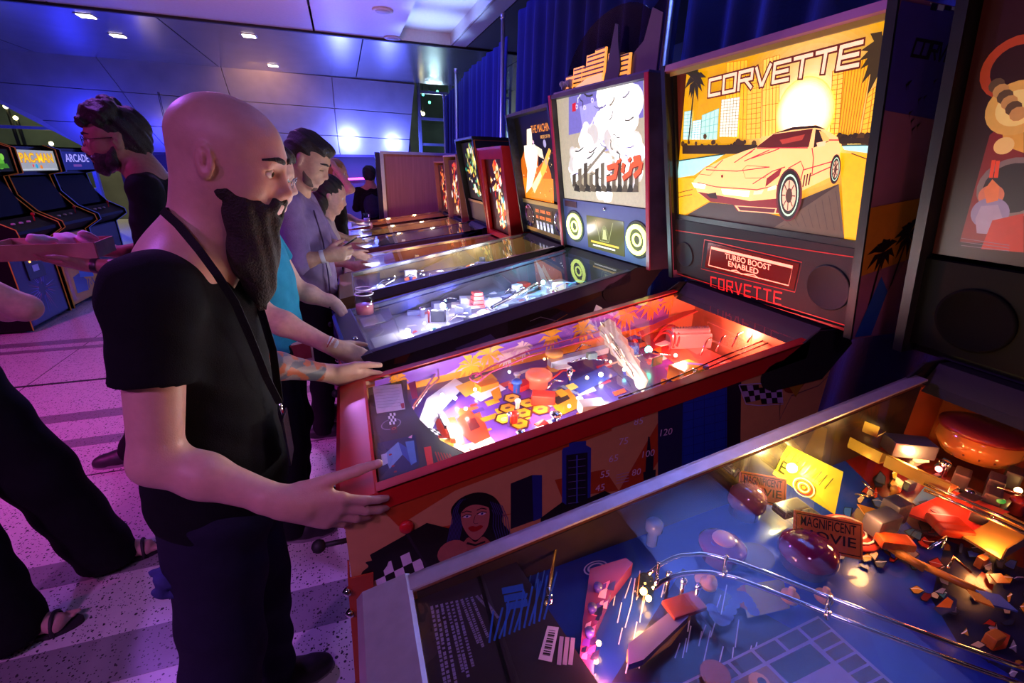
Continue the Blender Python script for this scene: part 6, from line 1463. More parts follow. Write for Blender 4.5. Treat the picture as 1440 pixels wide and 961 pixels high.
# ================================================================== PEOPLE
class Vol:
    """distance field on a grid; smooth unions of tapered limbs, then one continuous surface"""
    def __init__(s, lo, hi, h):
        s.lo = np.array(lo, np.float32); s.h = h
        s.n = np.ceil((np.array(hi) - s.lo) / h).astype(int) + 1
        s.f = np.full(s.n, .08, np.float32)
    def win(s, lo, hi):
        a = np.clip(np.floor((np.array(lo) - s.lo) / s.h).astype(int), 0, s.n); b = np.clip(np.ceil((np.array(hi) - s.lo) / s.h).astype(int) + 1, 0, s.n)
        if np.any(b <= a): return None
        sl = tuple(slice(i, j) for i, j in zip(a, b))
        g = [(s.lo[k] + s.h * np.arange(a[k], b[k], dtype=np.float32)).reshape([-1 if q == k else 1 for q in range(3)]) for k in range(3)]
        return sl, g
    def comb(s, sl, d, k, op):
        a = s.f[sl]
        if op == 'u':
            h = np.maximum(k - np.abs(a - d), 0) / k; s.f[sl] = np.minimum(a, d) - h * h * k * .25
        else:
            d = -d; h = np.maximum(k - np.abs(a - d), 0) / k; s.f[sl] = np.maximum(a, d) + h * h * k * .25
    def cap(s, a, b, ra, rb, k=.02, op='u'):
        a = np.array(a, np.float32); b = np.array(b, np.float32); m = max(ra, rb) + k + .03
        w = s.win(np.minimum(a, b) - m, np.maximum(a, b) + m)
        if w is None: return s
        sl, (X, Y, Z) = w; d = b - a; L2 = float(d @ d) + 1e-12
        t = np.clip(((X - a[0]) * d[0] + (Y - a[1]) * d[1] + (Z - a[2]) * d[2]) / L2, 0, 1)
        D = np.sqrt((X - a[0] - t * d[0]) ** 2 + (Y - a[1] - t * d[1]) ** 2 + (Z - a[2] - t * d[2]) ** 2) - (ra + (rb - ra) * t)
        s.comb(sl, D, k, op); return s
    def ell(s, c, r, R=None, k=.02, op='u'):
        c = np.array(c, np.float32); r = np.array(r, np.float32); m = float(r.max()) + k + .03
        w = s.win(c - m, c + m)
        if w is None: return s
        sl, (X, Y, Z) = w; x, y, z = X - c[0], Y - c[1], Z - c[2]
        if R is not None:
            R = np.array(R, np.float32)
            x, y, z = (R[0, 0] * x + R[1, 0] * y + R[2, 0] * z, R[0, 1] * x + R[1, 1] * y + R[2, 1] * z, R[0, 2] * x + R[1, 2] * y + R[2, 2] * z)
        k0 = np.sqrt((x / r[0]) ** 2 + (y / r[1]) ** 2 + (z / r[2]) ** 2); k1 = np.sqrt((x / r[0] ** 2) ** 2 + (y / r[1] ** 2) ** 2 + (z / r[2] ** 2) ** 2) + 1e-9
        s.comb(sl, k0 * (k0 - 1) / k1, k, op); return s
    def chain(s, pts, rs, k=.02, op='u'):
        for i in range(len(pts) - 1): s.cap(pts[i], pts[i + 1], rs[i], rs[i + 1], k, op)
        return s
    def cut(s, P, N, lo=None, hi=None):
        """remove what lies on the N side of the plane (optionally within a box)"""
        w = s.win(lo if lo is not None else s.lo, hi if hi is not None else s.lo + s.h * s.n)
        if w is None: return s
        sl, (X, Y, Z) = w; N = np.array(N, np.float32); N /= np.linalg.norm(N)
        D = (X - P[0]) * N[0] + (Y - P[1]) * N[1] + (Z - P[2]) * N[2]
        s.f[sl] = np.maximum(s.f[sl], D); return s
    def merge(s, o, k=.02):
        h = np.maximum(k - np.abs(s.f - o.f), 0) / k; s.f = np.minimum(s.f, o.f) - h * h * k * .25; return s
    def like(s):
        o = Vol(s.lo, s.lo + s.h, s.h); o.n = s.n; o.f = np.full(s.n, .08, np.float32); return o
    def wob(s, amp, fx, fy, fz, ph=0.):
        """soft folds"""
        X, Y, Z = [(s.lo[k] + s.h * np.arange(s.n[k], dtype=np.float32)).reshape([-1 if q == k else 1 for q in range(3)]) for k in range(3)]
        s.f += amp * np.sin(fx * X + fy * Y + fz * Z + ph + 1.3 * np.sin(9 * Z + 7 * X)); return s
    def mesh(s):
        f = s.f; S = f < 0; nx, ny, nz = f.shape
        c = np.zeros((nx - 1, ny - 1, nz - 1), np.uint8)
        offs = [(i, j, k) for i in (0, 1) for j in (0, 1) for k in (0, 1)]
        for (i, j, k) in offs: c += S[i:nx - 1 + i, j:ny - 1 + j, k:nz - 1 + k]
        act = np.nonzero((c > 0) & (c < 8)); del c
        A = np.stack(act, 1); N = len(A)
        idx = np.full((nx - 1, ny - 1, nz - 1), -1, np.int32); idx[act] = np.arange(N)
        val = np.stack([f[A[:, 0] + i, A[:, 1] + j, A[:, 2] + k] for (i, j, k) in offs], 1)
        acc = np.zeros((N, 3), np.float32); cnt = np.zeros(N, np.float32); O = np.array(offs, np.float32)
        for p in range(8):
            for q in range(p + 1, 8):
                if sum(abs(offs[p][z] - offs[q][z]) for z in range(3)) != 1: continue
                a, b = val[:, p], val[:, q]; m = (a < 0) != (b < 0)
                t = np.where(m, a / np.where(m, a - b, 1), 0)
                acc += np.where(m[:, None], O[p] + (O[q] - O[p]) * t[:, None], 0); cnt += m
        V = s.lo + (A + acc / cnt[:, None]) * s.h
        F = []
        for ax in range(3):
            a, b = [(1, 2), (2, 0), (0, 1)][ax]
            sl0 = [slice(None)] * 3; sl1 = [slice(None)] * 3; sl0[ax] = slice(0, -1); sl1[ax] = slice(1, None)
            e0, e1 = S[tuple(sl0)], S[tuple(sl1)]; ch = e0 != e1
            E = np.stack(np.nonzero(ch), 1); fl = e0[ch]
            ok = (E[:, a] > 0) & (E[:, b] > 0) & (E[:, a] < f.shape[a] - 1) & (E[:, b] < f.shape[b] - 1); E = E[ok]; fl = fl[ok]
            def cell(da, db):
                g = E.copy(); g[:, a] -= da; g[:, b] -= db; return idx[g[:, 0], g[:, 1], g[:, 2]]
            Q = np.stack([cell(1, 1), cell(0, 1), cell(0, 0), cell(1, 0)], 1)
            Q[~fl] = Q[~fl][:, ::-1]; F.append(Q)
        F = np.concatenate(F); F = F[(F >= 0).all(1)]
        return V, F
    def build(s, name, m, parent, smooth=2, color=None):
        V, F = s.mesh()
        # light relaxation of the surface
        for _ in range(smooth):
            acc = np.zeros_like(V); cnt = np.zeros(len(V), np.float32)
            for i in range(4):
                np.add.at(acc, F[:, i], V[F[:, (i + 1) % 4]]); np.add.at(cnt, F[:, i], 1)
            V = V * .5 + acc / np.maximum(cnt, 1)[:, None] * .5
        o_loc = np.array(parent.location) if parent is not None else 0
        V = V - o_loc
        me = bpy.data.meshes.new(name); me.vertices.add(len(V)); me.vertices.foreach_set('co', V.astype(np.float32).ravel())
        me.loops.add(F.size); me.loops.foreach_set('vertex_index', F.astype(np.int32).ravel())
        me.polygons.add(len(F)); me.polygons.foreach_set('loop_start', np.arange(0, F.size, 4, dtype=np.int32)); me.polygons.foreach_set('loop_total', np.full(len(F), 4, np.int32))
        me.polygons.foreach_set('use_smooth', np.ones(len(F), bool)); me.update(calc_edges=True); me.validate()
        if color is not None:
            ca = me.color_attributes.new('Col', 'FLOAT_COLOR', 'POINT'); C = np.ones((len(V), 4), np.float32); C[:, :3] = color(V + o_loc)
            ca.data.foreach_set('color', C.ravel())
        me.materials.append(m); o = bpy.data.objects.new(name, me); COL.objects.link(o)
        if parent is not None: o.parent = parent
        return o

def skin_mat(name, col, attr=False):
    m = mat(name, col, .48, noise=.10, nscale=60, bump=.06, bscale=420, spec=.4, sss=.12)
    return m
def skin_attr(name):
    m = mat_art(name, 0, .46); b = m.node_tree.nodes['Principled BSDF']; b.inputs['Subsurface Weight'].default_value = .12; b.inputs['Subsurface Radius'].default_value = (.012, .005, .003)
    nt = m.node_tree; tc = nt.nodes.new('ShaderNodeTexCoord'); n2 = nt.nodes.new('ShaderNodeTexNoise'); n2.inputs['Scale'].default_value = 380
    bp = nt.nodes.new('ShaderNodeBump'); bp.inputs['Strength'].default_value = .08; bp.inputs['Distance'].default_value = .01
    nt.links.new(tc.outputs['Object'], n2.inputs['Vector']); nt.links.new(n2.outputs['Fac'], bp.inputs['Height']); nt.links.new(bp.outputs['Normal'], b.inputs['Normal'])
    return m
def cloth(name, col=(.5, .5, .5), rough=.85, bump=.25, bscale=500, noise=.12):
    return mat(name, col, rough, noise=noise, nscale=25, bump=bump, bscale=bscale, spec=.12)
def frame(yaw, pitch=0., roll=0.):
    """columns: forward, left, up; pitch > 0 looks down"""
    return np.array(Matrix.Rotation(yaw, 3, 'Z') @ Matrix.Rotation(pitch, 3, 'Y') @ Matrix.Rotation(roll, 3, 'X'))
def nrm(v): v = np.array(v, float); return v / (np.linalg.norm(v) + 1e-12)

class Head:
    def __init__(s, C, R, sc=1.): s.C = np.array(C, float); s.R = R; s.s = sc
    def w(s, x, y, z): return s.C + s.R @ (np.array([x, y, z]) * s.s)
    def add(s, B, neck, ears=True, fine=True, nr=.056, jaw=1., nose=1.):
        k = s.s; w = s.w; R = s.R
        E = lambda c, r, kk=.02, op='u', RR=None: B.ell(w(*c), np.array(r) * k, R if RR is None else RR, kk * k, op)
        Cp = lambda a, b, ra, rb, kk=.015, op='u': B.cap(w(*a), w(*b), ra * k, rb * k, kk * k, op)
        E((-.014, 0, .036), (.099, .077, .084), .01); E((.025, 0, .02), (.066, .066, .075), .03)
        E((.034, 0, -.035), (.056, .056, .074), .035)
        for y in (-1, 1):
            Cp((-.004, y * .050, -.035), (.062, y * .018, -.100 * jaw), .022, .017, .03)
            E((.050, y * .040, -.022), (.030, .020, .028), .025)
        E((.070, 0, -.100 * jaw), (.020, .022, .018), .02)
        neck = np.array(neck); top = w(-.028, 0, -.045)
        B.cap(top, neck, nr * k, (nr + .006) * k, .03)
        B.cap(w(-.05, 0, -.02), neck + (top - neck) * .2, .045 * k, .052 * k, .03)
        Cp((.079, -.030, .024), (.079, .030, .024), .0125, .0125, .02)
        for y in (-1, 1): E((.094, y * .031, .004), (.017, .019, .013), .014, 's')
        Cp((.086, 0, .018), (.108 * nose, 0, -.026), .0085, .0105, .012); E((.109 * nose, 0, -.030), (.0125, .0115, .0105), .008)
        for y in (-1, 1): E((.097, y * .0125, -.034), (.0125, .0085, .0085), .007)
        if fine:
            for y in (-1, 1):
                Cp((.086, y * .018, .0145), (.084, y * .046, .012), .0048, .0035, .005)      # upper lid
                Cp((.086, y * .018, -.0075), (.082, y * .044, -.0075), .0036, .003, .005)    # lower lid
                E((.101, y * .006, -.042), (.004, .0035, .003), .003, 's')
        E((.084, 0, -.058), (.018, .030, .020), .02)
        Cp((.095, -.020, -.0605), (.099, 0, -.058), .0045, .0055, .006); Cp((.095, .020, -.0605), (.099, 0, -.058), .0045, .0055, .006)
        Cp((.093, -.018, -.071), (.093, .018, -.071), .0055, .0055, .006)
        if fine: Cp((.104, -.019, -.0655), (.104, .019, -.0655), .0022, .0022, .003, 's')
        if ears:
            for y in (-1, 1):
                RR = R @ np.array(Matrix.Rotation(y * .35, 3, 'Z') @ Matrix.Rotation(-.18, 3, 'Y'))
                E((-.012, y * .079, .000), (.0195, .0085, .033), .005, 'u', RR)
                if fine:
                    E((-.008, y * .0875, .005), (.0120, .0075, .022), .003, 's', RR); E((.004, y * .084, -.004), (.005, .006, .008), .003, 'u', RR); E((-.012, y * .083, .004), (.004, .005, .013), .003, 'u', RR)
        return s
    def eyes(s, parent, lid=False):
        for y in (-1, 1):
            c = s.w(.0775, y * .031, .004); o = MB().ball((0, 0, 0), .0122 * s.s, 14).build('eye', mat('eye_white', (.78, .74, .72), .15), parent, loc=Vector(c) - parent.location)
            d = s.R @ np.array([.96, -y * .02, -.12]); q = Vector(d).to_track_quat('Z', 'Y').to_matrix().to_4x4()
            MB().lathe([(.0058 * s.s, .0104 * s.s), (.004 * s.s, .0121 * s.s), (.001 * s.s, .0126 * s.s)], n=14, T=q).build('iris', mat('iris_brown', (.05, .025, .012), .1), o)
    def brows(s, parent, m, t=.0052):
        for y in (-1, 1):
            pts = [Vector(s.w(.0985 - .0010 * i * i, y * (.009 + .0088 * i), .0275 + .004 * math.sin(i * .7))) - parent.location for i in range(6)]
            MB().tube(pts, [t * .8, t, t * 1.05, t, t * .8, t * .4], 6).build('eyebrow', m, parent)

FING = [(.090, .028, .045, .027, .021, .0088), (.094, .009, .050, .031, .022, .0090), (.089, -.010, .046, .028, .022, .0086), (.081, -.027, .036, .021, .019, .0076)]
class Hand:
    """W wrist, f fingers direction, d dorsal normal, side of thumb = f x d * sgn"""
    def __init__(s, W, f, d, thumb, sc=1.):
        s.W = np.array(W, float); s.x = nrm(f); d = np.array(d, float); s.z = nrm(d - s.x * (d @ s.x)); y = np.cross(s.z, s.x); th = np.array(thumb, float)
        s.y = y if y @ th > 0 else -y; s.s = sc
    def w(s, p): return s.W + (s.x * p[0] + s.y * p[1] + s.z * p[2]) * s.s
    def add(s, B, curls, tip=None, spread=(.10, .02, -.06, -.14), tpts=None):
        k = s.s
        for i, (kx, ky, *_r) in enumerate(FING): B.cap(s.w((.0, ky * .45, 0)), s.w((kx, ky, 0)), .0175 * k, .0118 * k, .014 * k)
        B.cap(s.w((-.03, 0, 0)), s.w((.03, 0, 0)), .024 * k, .022 * k, .015 * k)
        B.cap(s.w((.02, .018, -.008)), s.w((.062, .028, -.006)), .016 * k, .012 * k, .012 * k)      # thumb muscle
        B.cap(s.w((.02, -.020, -.006)), s.w((.065, -.026, -.004)), .014 * k, .011 * k, .012 * k)
        for i, (kx, ky, l1, l2, l3, r) in enumerate(FING):
            p = np.array([kx, ky, 0.]); a = 0.; sp = spread[i]; c = curls[i]; pts = [p.copy()]
            for L, bend in zip((l1, l2, l3), c):
                a += bend; p = p + L * np.array([math.cos(a) * math.cos(sp), math.cos(a) * math.sin(sp), -math.sin(a)]); pts.append(p.copy())
            rs = [r * 1.08, r, r * .92, r * .78]; P = [s.w(q) for q in pts]
            for j in range(3): B.cap(P[j], P[j + 1], rs[j] * k, rs[j + 1] * k, (.007 if j == 0 else .003) * k)
        T = tpts or [(.018, .024, -.008), (.050, .048, -.014), (.082, .060, -.016), (.108, .066, -.014)]
        P = [s.w(q) for q in T]; rs = [.015, .0118, .0105, .0085]
        for j in range(3): B.cap(P[j], P[j + 1], rs[j] * k, rs[j + 1] * k, (.010 if j == 0 else .004) * k)
        s.ttip = P[-1]; return s

def arm(B, sh, el, wr, k=1., extra=0.):
    B.cap(sh, el, (.050 + extra) * k, (.039 + extra) * k, .03 * k)
    m = [e * .65 + w_ * .35 for e, w_ in zip(el, wr)]
    B.cap(el, m, (.040 + extra) * k, (.038 + extra) * k, .02 * k); B.cap(m, wr, (.038 + extra) * k, (.0245 + extra) * k, .02 * k)
def lerp(a, b, t): return np.array(a) * (1 - t) + np.array(b) * t
def bounds(pts, m): P = np.array(pts); return P.min(0) - m, P.max(0) + m
def shoe(parent, an, d, L=.27, m=None, sole=None, h=.006):
    """shoe at ankle an pointing along d (horizontal)"""
    an = np.array(an, float); d = nrm([d[0], d[1], 0]); sd = np.array([-d[1], d[0], 0]); g = np.array([an[0], an[1], 0.])
    heel = g - d * L * .24; toe = g + d * L * .66
    B = Vol(*bounds([heel - sd * .06, toe + sd * .06, g + [0, 0, .14]], .04), h)
    B.cap(heel + [0, 0, .042], g + d * .06 + [0, 0, .040], .038, .042, .02); B.cap(g + d * .06 + [0, 0, .036], toe - d * .05 + [0, 0, .030], .044, .034, .02); B.cap(toe - d * .06 + [0, 0, .028], toe - d * .03 + [0, 0, .026], .040, .030, .02)
    B.cap(g + [0, 0, .05], g + [0, 0, .11], .042, .044, .02); B.cut((0, 0, .004), (0, 0, -1)); B.cut((0, 0, .115), (0, 0, 1))
    o = B.build('shoe', m or mat('shoe_black', (.02, .02, .022), .5), parent, 1)
    pts = []
    for i in range(18):
        a = 2 * math.pi * i / 18; c = g + d * (L * .21); p = c + d * math.cos(a) * L * .46 + sd * math.sin(a) * (.044 if math.cos(a) > -.2 else .036); pts.append(Vector((p[0], p[1], .001)) - parent.location)
    MB().prism(pts, (0, 0, .016)).build('sole', sole or mat('sole_grey', (.25, .22, .24), .6), o)
    return o

def person(name, label, H, J, opt):
    """J: world joints (neck, chest, pelvis, shoulders, elbows, wrists, hips, knees, ankles); returns the root"""
    g = lambda k: np.array(J[k], float)
    h = opt.get('h', .007); k = opt.get('k', 1.); pel = g('pelvis')
    root = thing(name, label, 'person', (pel[0], pel[1], 0))
    pts = [J[q] for q in J] + [H.w(.12, 0, .13), H.w(-.12, .1, -.1), H.w(0, -.1, 0)]
    lo, hi = bounds(pts, .20); lo[2] = 0
    B = Vol(lo, hi, h)
    H.add(B, J['neck'], nr=opt.get('nr', .054), fine=h < .0065)
    ch, nk = g('chest'), g('neck'); fwd = nrm(opt.get('fwd', (1, 0, 0))); lf = np.array([-fwd[1], fwd[0], 0]); Rt = np.stack([fwd, lf, [0, 0, 1]], 1)
    wd = opt.get('width', 1.) * k; dp = opt.get('depth', 1.) * k
    B.ell(ch, (.09 * dp, .145 * wd, .19 * k), Rt, .04); B.ell((ch + pel) / 2, (.09 * dp, .13 * wd, .19 * k), Rt, .05); B.ell(pel, (.09 * dp, .14 * wd, .11 * k), Rt, .05)
    for s_ in 'RL':
        B.cap(nk, g('sh' + s_), .045 * k, .048 * k, .05); arm(B, J['sh' + s_], J['el' + s_], J['wr' + s_], k * opt.get('armk', 1.))
        B.chain([g('hip' + s_), g('kn' + s_), g('an' + s_)], [.072 * k, .05 * k, .036 * k], .03)
    for hd in opt.get('hands', ()):
        hd[0].add(B, hd[1], **(hd[2] if len(hd) > 2 else {}))
    B.build('body', opt['skin'], root, 2)
    if opt.get('eyes', True): H.eyes(root)
    # shirt
    if opt.get('shirt'):
        S = Vol(lo, hi, opt.get('sh', .008)); cut = opt.get('sleeve', .5); ex = opt.get('loose', .0)
        S.ell(ch, (.118 * dp + ex, .175 * wd + ex, .18 * k), Rt, .05); S.ell((ch + pel) / 2, (.122 * dp + ex, .165 * wd + ex, .20 * k), Rt, .07); S.ell(pel + [0, 0, .0], (.125 * dp + ex, .168 * wd + ex, .15 * k), Rt, .07)
        S.cap(nk - [0, 0, .05], nk - [0, 0, .01], .06 * k, .058 * k, .03)
        A = S.like()
        for s_ in 'RL':
            sh, el, wr = g('sh' + s_), g('el' + s_), g('wr' + s_); q = S.like()
            q.cap(nk - [0, 0, .02], sh, .050 * k, .058 * k, .05)
            if cut <= 1:
                q.cap(sh, lerp(sh, el, min(1.12, cut + .12)), .062 * k + ex * .5, .058 * k + ex * .6, .03); q.cut(lerp(sh, el, cut), el - sh)
                q.cap(lerp(sh, el, cut - .12), lerp(sh, el, cut + .3), .046 * k, .046 * k, .006, 's')
            else:
                q.cap(sh, el, .060 * k + ex * .5, .052 * k + ex * .5, .03); q.cap(el, lerp(el, wr, cut - 1), .052 * k + ex * .5, .040 * k + ex * .5, .03)
            A.merge(q, .02)
        S.merge(A, .03); S.wob(.003, 28, 24, 26, opt.get('seed', 0)); S.wob(.0015, 55, 48, 80, 1 + opt.get('seed', 0))
        S.cut((pel[0], pel[1], opt.get('hem', pel[2] - .08)), (0, 0, -1))
        S.ell(H.w(-.03, 0, -.15) + fwd * .02, (.075 * k, .065 * k, .055 * k), None, .01, 's')
        for c_ in opt.get('vneck', ()): S.cap(c_[0], c_[1], c_[2], c_[3], .01, 's')
        S.build(opt.get('shirt_name', 'shirt'), opt['shirt'], root, 2)
    if opt.get('pants'):
        T = Vol(lo, (hi[0], hi[1], pel[2] + .12), opt.get('ph', .010))
        for s_ in 'RL': T.chain([g('hip' + s_), g('kn' + s_), g('an' + s_) - [0, 0, opt.get('cuff', .04)]], [.100 * k, (.075 + opt.get('flare', 0)) * k, (.06 + 1.6 * opt.get('flare', 0)) * k], .04)
        T.ell(pel, (.112 * dp, .155 * wd, .10 * k), Rt, .05); T.wob(.004, 22, 20, 38); T.cut((0, 0, .03), (0, 0, -1)); T.cut((0, 0, pel[2] + .06), (0, 0, 1))
        T.build('trousers', opt['pants'], root, 2)
    if opt.get('shoes', True):
        for s_ in 'RL': shoe(root, J['an' + s_], opt.get('toe' + s_, fwd), m=opt.get('shoe_m'), h=.008)
    return root
def hairvol(H, root, prims, m, wob=.004, h=.005, name='hair'):
    P = [H.w(*p[1]) for p in prims] + [H.w(*p[2]) for p in prims if p[0] == 'c']
    mx = max((max(p[2]) if p[0] == 'e' else max(p[3], p[4])) for p in prims)
    V = Vol(*bounds(P, mx + .03), h)
    for p in prims:
        if p[0] == 'e': V.ell(H.w(*p[1]), np.array(p[2]) * H.s, H.R, p[3] if len(p) > 3 else .02, p[4] if len(p) > 4 else 'u')
        else: V.cap(H.w(*p[1]), H.w(*p[2]), p[3] * H.s, p[4] * H.s, p[5] if len(p) > 5 else .015)
    if wob: V.wob(wob, 90, 80, 70); V.wob(wob * .6, 170, 120, 150, 2.)
    return V.build(name, m, root, 1)
def legs(J, px, py, dz=.94, w=.095, kf=.0, fwd=(1, 0, 0), stance=0.):
    f = nrm(fwd); l = np.array([-f[1], f[0], 0])
    for s_, q in (('R', -1), ('L', 1)):
        b = np.array([px, py, 0.]) + l * (q * w)
        J['hip' + s_] = tuple(b * [1, 1, 0] + [0, 0, dz - .06]); J['kn' + s_] = tuple(b + l * q * .015 + f * (.02 + stance * q * .5) + [0, 0, dz * .52]); J['an' + s_] = tuple(b + l * q * .03 + f * (-.02 + stance * q) + [0, 0, .10])
# ------------------------------------------------------------------ bald bearded player at the red machine
SK1 = skin_attr('skin_fair')
bm = thing('person', 'bald man with long dark beard and black t-shirt playing the red machine', 'person', (-.34, 1.07, 0), 0)
HD = Head((-.191, 1.022, 1.586), frame(-.20, .25), .935)
shR, elR, wrR = (-.315, .885, 1.375), (-.352, .838, 1.098), (-.160, .800, .990)
shL, elL, wrL = (-.315, 1.235, 1.375), (-.300, 1.335, 1.075), (-.085, 1.412, .975)
NB_ = (-.262, 1.045, 1.435)
lo, hi = (-.56, .70, .0), (.16, 1.52, 1.73)
B = Vol(lo, hi, .0034)
HD.add(B, NB_, nr=.062, nose=.97)
# trunk under the clothes
B.ell((-.315, 1.06, 1.28), (.10, .155, .20), None, .04); B.ell((-.325, 1.06, 1.02), (.10, .145, .20), None, .05)
for s_, sh in ((-1, shR), (1, shL)): B.cap(NB_, sh, .050, .050, .05)
arm(B, shR, elR, wrR); arm(B, shL, elL, wrL)
hR = Hand(wrR, (.88, .0, -.44), (-.05, -1, .08), (0, 0, 1), 1.06)
hR.add(B, [(.10, .22, .16), (.10, .30, .22), (.18, .40, .28), (.30, .50, .3)], tpts=[(.018, .024, -.008), (.058, .052, -.012), (.100, .082, -.014), (.132, .104, -.016)], spread=(.04, -.02, -.08, -.14))
hL = Hand(wrL, (.93, .03, -.30), (0, 1, .15), (0, 0, 1))
hL.add(B, [(.1, .3, .2), (.15, .4, .25), (.2, .45, .3), (.3, .5, .3)], tpts=[(.018, .024, -.006), (.055, .045, -.004), (.095, .055, -.004), (.130, .060, -.004)], spread=(.03, -.02, -.08, -.14))
for s_ in (-1, 1):
    hp = (-.335, 1.07 + s_ * .095, .86); kn = (-.36 + .02 * s_, 1.05 + s_ * .11, .47); an = (-.40 + .04 * s_, 1.05 + s_ * .12, .10)
    B.cap(hp, kn, .075, .052, .03); B.cap(kn, an, .05, .036, .02)
B.ell((-.33, 1.07, .90), (.11, .15, .12), None, .05)
def skin_col(V):
    base = np.array([.62, .36, .28]); C = np.tile(base, (len(V), 1)); L = (V - HD.C) @ HD.R
    g = lambda c, r, q: np.exp(-(((L - np.array(c)) / np.array(r)) ** 2).sum(1))[:, None] * q
    C = C * (1 - g((.093, 0, -.064), (.02, .026, .012), .9)) + np.array([.55, .20, .18]) * g((.093, 0, -.064), (.02, .026, .012), .9)
    for y in (-1, 1):
        w_ = g((-.01, y * .08, 0), (.022, .014, .034), .55); C = C * (1 - w_) + np.array([.62, .26, .21]) * w_
    w_ = g((.108, 0, -.03), (.016, .02, .016), .4); C = C * (1 - w_) + np.array([.66, .28, .22]) * w_
    # shaved scalp shadow
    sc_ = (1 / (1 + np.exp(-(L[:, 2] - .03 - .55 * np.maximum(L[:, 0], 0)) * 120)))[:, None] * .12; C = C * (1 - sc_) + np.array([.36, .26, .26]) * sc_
    # tattoo sleeve on the far forearm
    e, w0 = np.array(elL), np.array(wrL); d = w0 - e; t_ = ((V - e) @ d) / (d @ d); r_ = np.linalg.norm(V - e - np.clip(t_, 0, 1)[:, None] * d, axis=1)
    on_ = (t_ > -.2) & (t_ < .86) & (r_ < .06) & (V[:, 1] > 1.27)
    n1 = np.sin(V[:, 0] * 95 + 2 * np.sin(V[:, 2] * 80)) + np.sin(V[:, 2] * 120 + 3 * np.sin(V[:, 0] * 60 + V[:, 1] * 40)); n2 = np.sin(V[:, 0] * 60 - V[:, 2] * 110 + 1.5 * np.sin(V[:, 1] * 90))
    T_ = np.where((n1 > .45)[:, None], np.array([.50, .13, .07]), np.where((n2 > .1)[:, None], np.array([.13, .13, .17]), np.array([.30, .22, .22])))
    C[on_] = T_[on_]
    # finger nails
    tt = np.linalg.norm(V - (hR.ttip + np.array([0, -.004, .006])), axis=1) < .0075; C[tt] = np.array([.70, .46, .42])
    return C
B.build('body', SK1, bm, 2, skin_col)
HD.eyes(bm)
HAIRB = mat('beard_brown', (.012, .007, .005), .75, noise=.5, nscale=80, bump=.5, bscale=260)
HD.brows(bm, HAIRB)
# beard: soft volume plus hanging locks
by = lambda x, y, d=1.015: np.array(ony(x, y, d))
Q = Vol(*bounds([HD.w(.14, 0, 0), HD.w(-.02, -.09, 0), HD.w(-.02, .09, 0), by(371, 440), by(330, 400)], .03), .004)
for y in (-1, 1):
    Q.chain([HD.w(.010, y * .063, -.004), HD.w(.015, y * .057, -.045), HD.w(.045, y * .036, -.092)], [.005, .012, .024], .015)
    Q.chain([HD.w(.022, y * .054, -.045), HD.w(.055, y * .044, -.062), HD.w(.078, y * .034, -.070)], [.011, .013, .011], .012)
    Q.chain([HD.w(.101, y * .004, -.0475), HD.w(.095, y * .022, -.053), HD.w(.078, y * .036, -.074)], [.0078, .0088, .010], .008)
    Q.chain([HD.w(.045, y * .030, -.09), by(352, 356) + [0, y * .022, 0], by(362, 395) + [0, y * .010, 0]], [.030, .028, .016], .03)
Q.chain([HD.w(.066, 0, -.098), by(361, 342), by(362, 375), by(366, 405), by(370, 428)], [.030, .030, .027, .017, .006], .03)
Q.ell(HD.w(.092, 0, -.090), (.014, .018, .012), HD.R, .01)
Q.ell(HD.w(.110, 0, -.0665), (.016, .022, .0085), HD.R, .004, 's')
Q.wob(.0014, 160, 140, 20); Q.wob(.0010, 260, 90, 15, 1.)
beard = Q.build('beard', HAIRB, bm, 1)
rnd = random.Random(17); lk = MB(); c0, c1, c2 = by(352, 320), by(360, 375), by(369, 432)
for k in range(460):
    an = rnd.uniform(0, 2 * math.pi); f0 = rnd.uniform(-.1, .55); f1 = min(1.04, f0 + rnd.uniform(.35, .7)); p = []
    for i in range(5):
        f = f0 + (f1 - f0) * i / 4; c = lerp(c0, c1, f * 2) if f < .5 else lerp(c1, c2, f * 2 - 1)
        r = (.048 * (1 - max(0, f)) ** .8 + .004) * rnd.uniform(.97, 1.03); w_ = .006 * f * math.sin(f * 9 + k)
        p.append(Vector(c + np.array([math.cos(an) * r * .85 + w_, math.sin(an) * r + w_ * .5, 0])) - bm.location)
    lk.tube(p, [.0006, .0014, .0014, .001, .0003], 4, cap=False)
lk = lk.build('beard_strands', mat('beard_strand', (.026, .013, .009), .6), beard); lk['kind'] = 'stuff'
# black t-shirt
BLKT = cloth('tshirt_black', (.006, .006, .008), .9)
S = Vol((-.56, .74, .70), (-.08, 1.42, 1.50), .0055)
S.ell((-.318, 1.055, 1.27), (.128, .185, .175), None, .05); S.ell((-.325, 1.06, 1.06), (.132, .178, .21), None, .07); S.ell((-.335, 1.06, .88), (.138, .178, .16), None, .07)
for s_, sh, el in ((-1, shR, elR), (1, shL, elL)):
    q = S.like(); q.cap((-.285, 1.045, 1.41), sh, .054, .062, .05); q.cap(sh, lerp(sh, el, .62), .066, .062, .04)
    q.cut(lerp(sh, el, .50), np.array(el) - np.array(sh)); q.cap(lerp(sh, el, .38), lerp(sh, el, .8), .047, .047, .006, 's'); S.merge(q, .03)
S.wob(.0022, 30, 25, 22); S.wob(.0012, 60, 40, 90, 2.)
S.cut((-.33, 1.06, .750), (.10, -.06, -1))
S.ell(HD.w(-.035, .0, -.175), (.075, .066, .060), None, .01, 's'); S.cap((-.215, 1.02, 1.40), (-.200, 1.015, 1.34), .038, .012, .01, 's')
S.build('tshirt', BLKT, bm, 2)
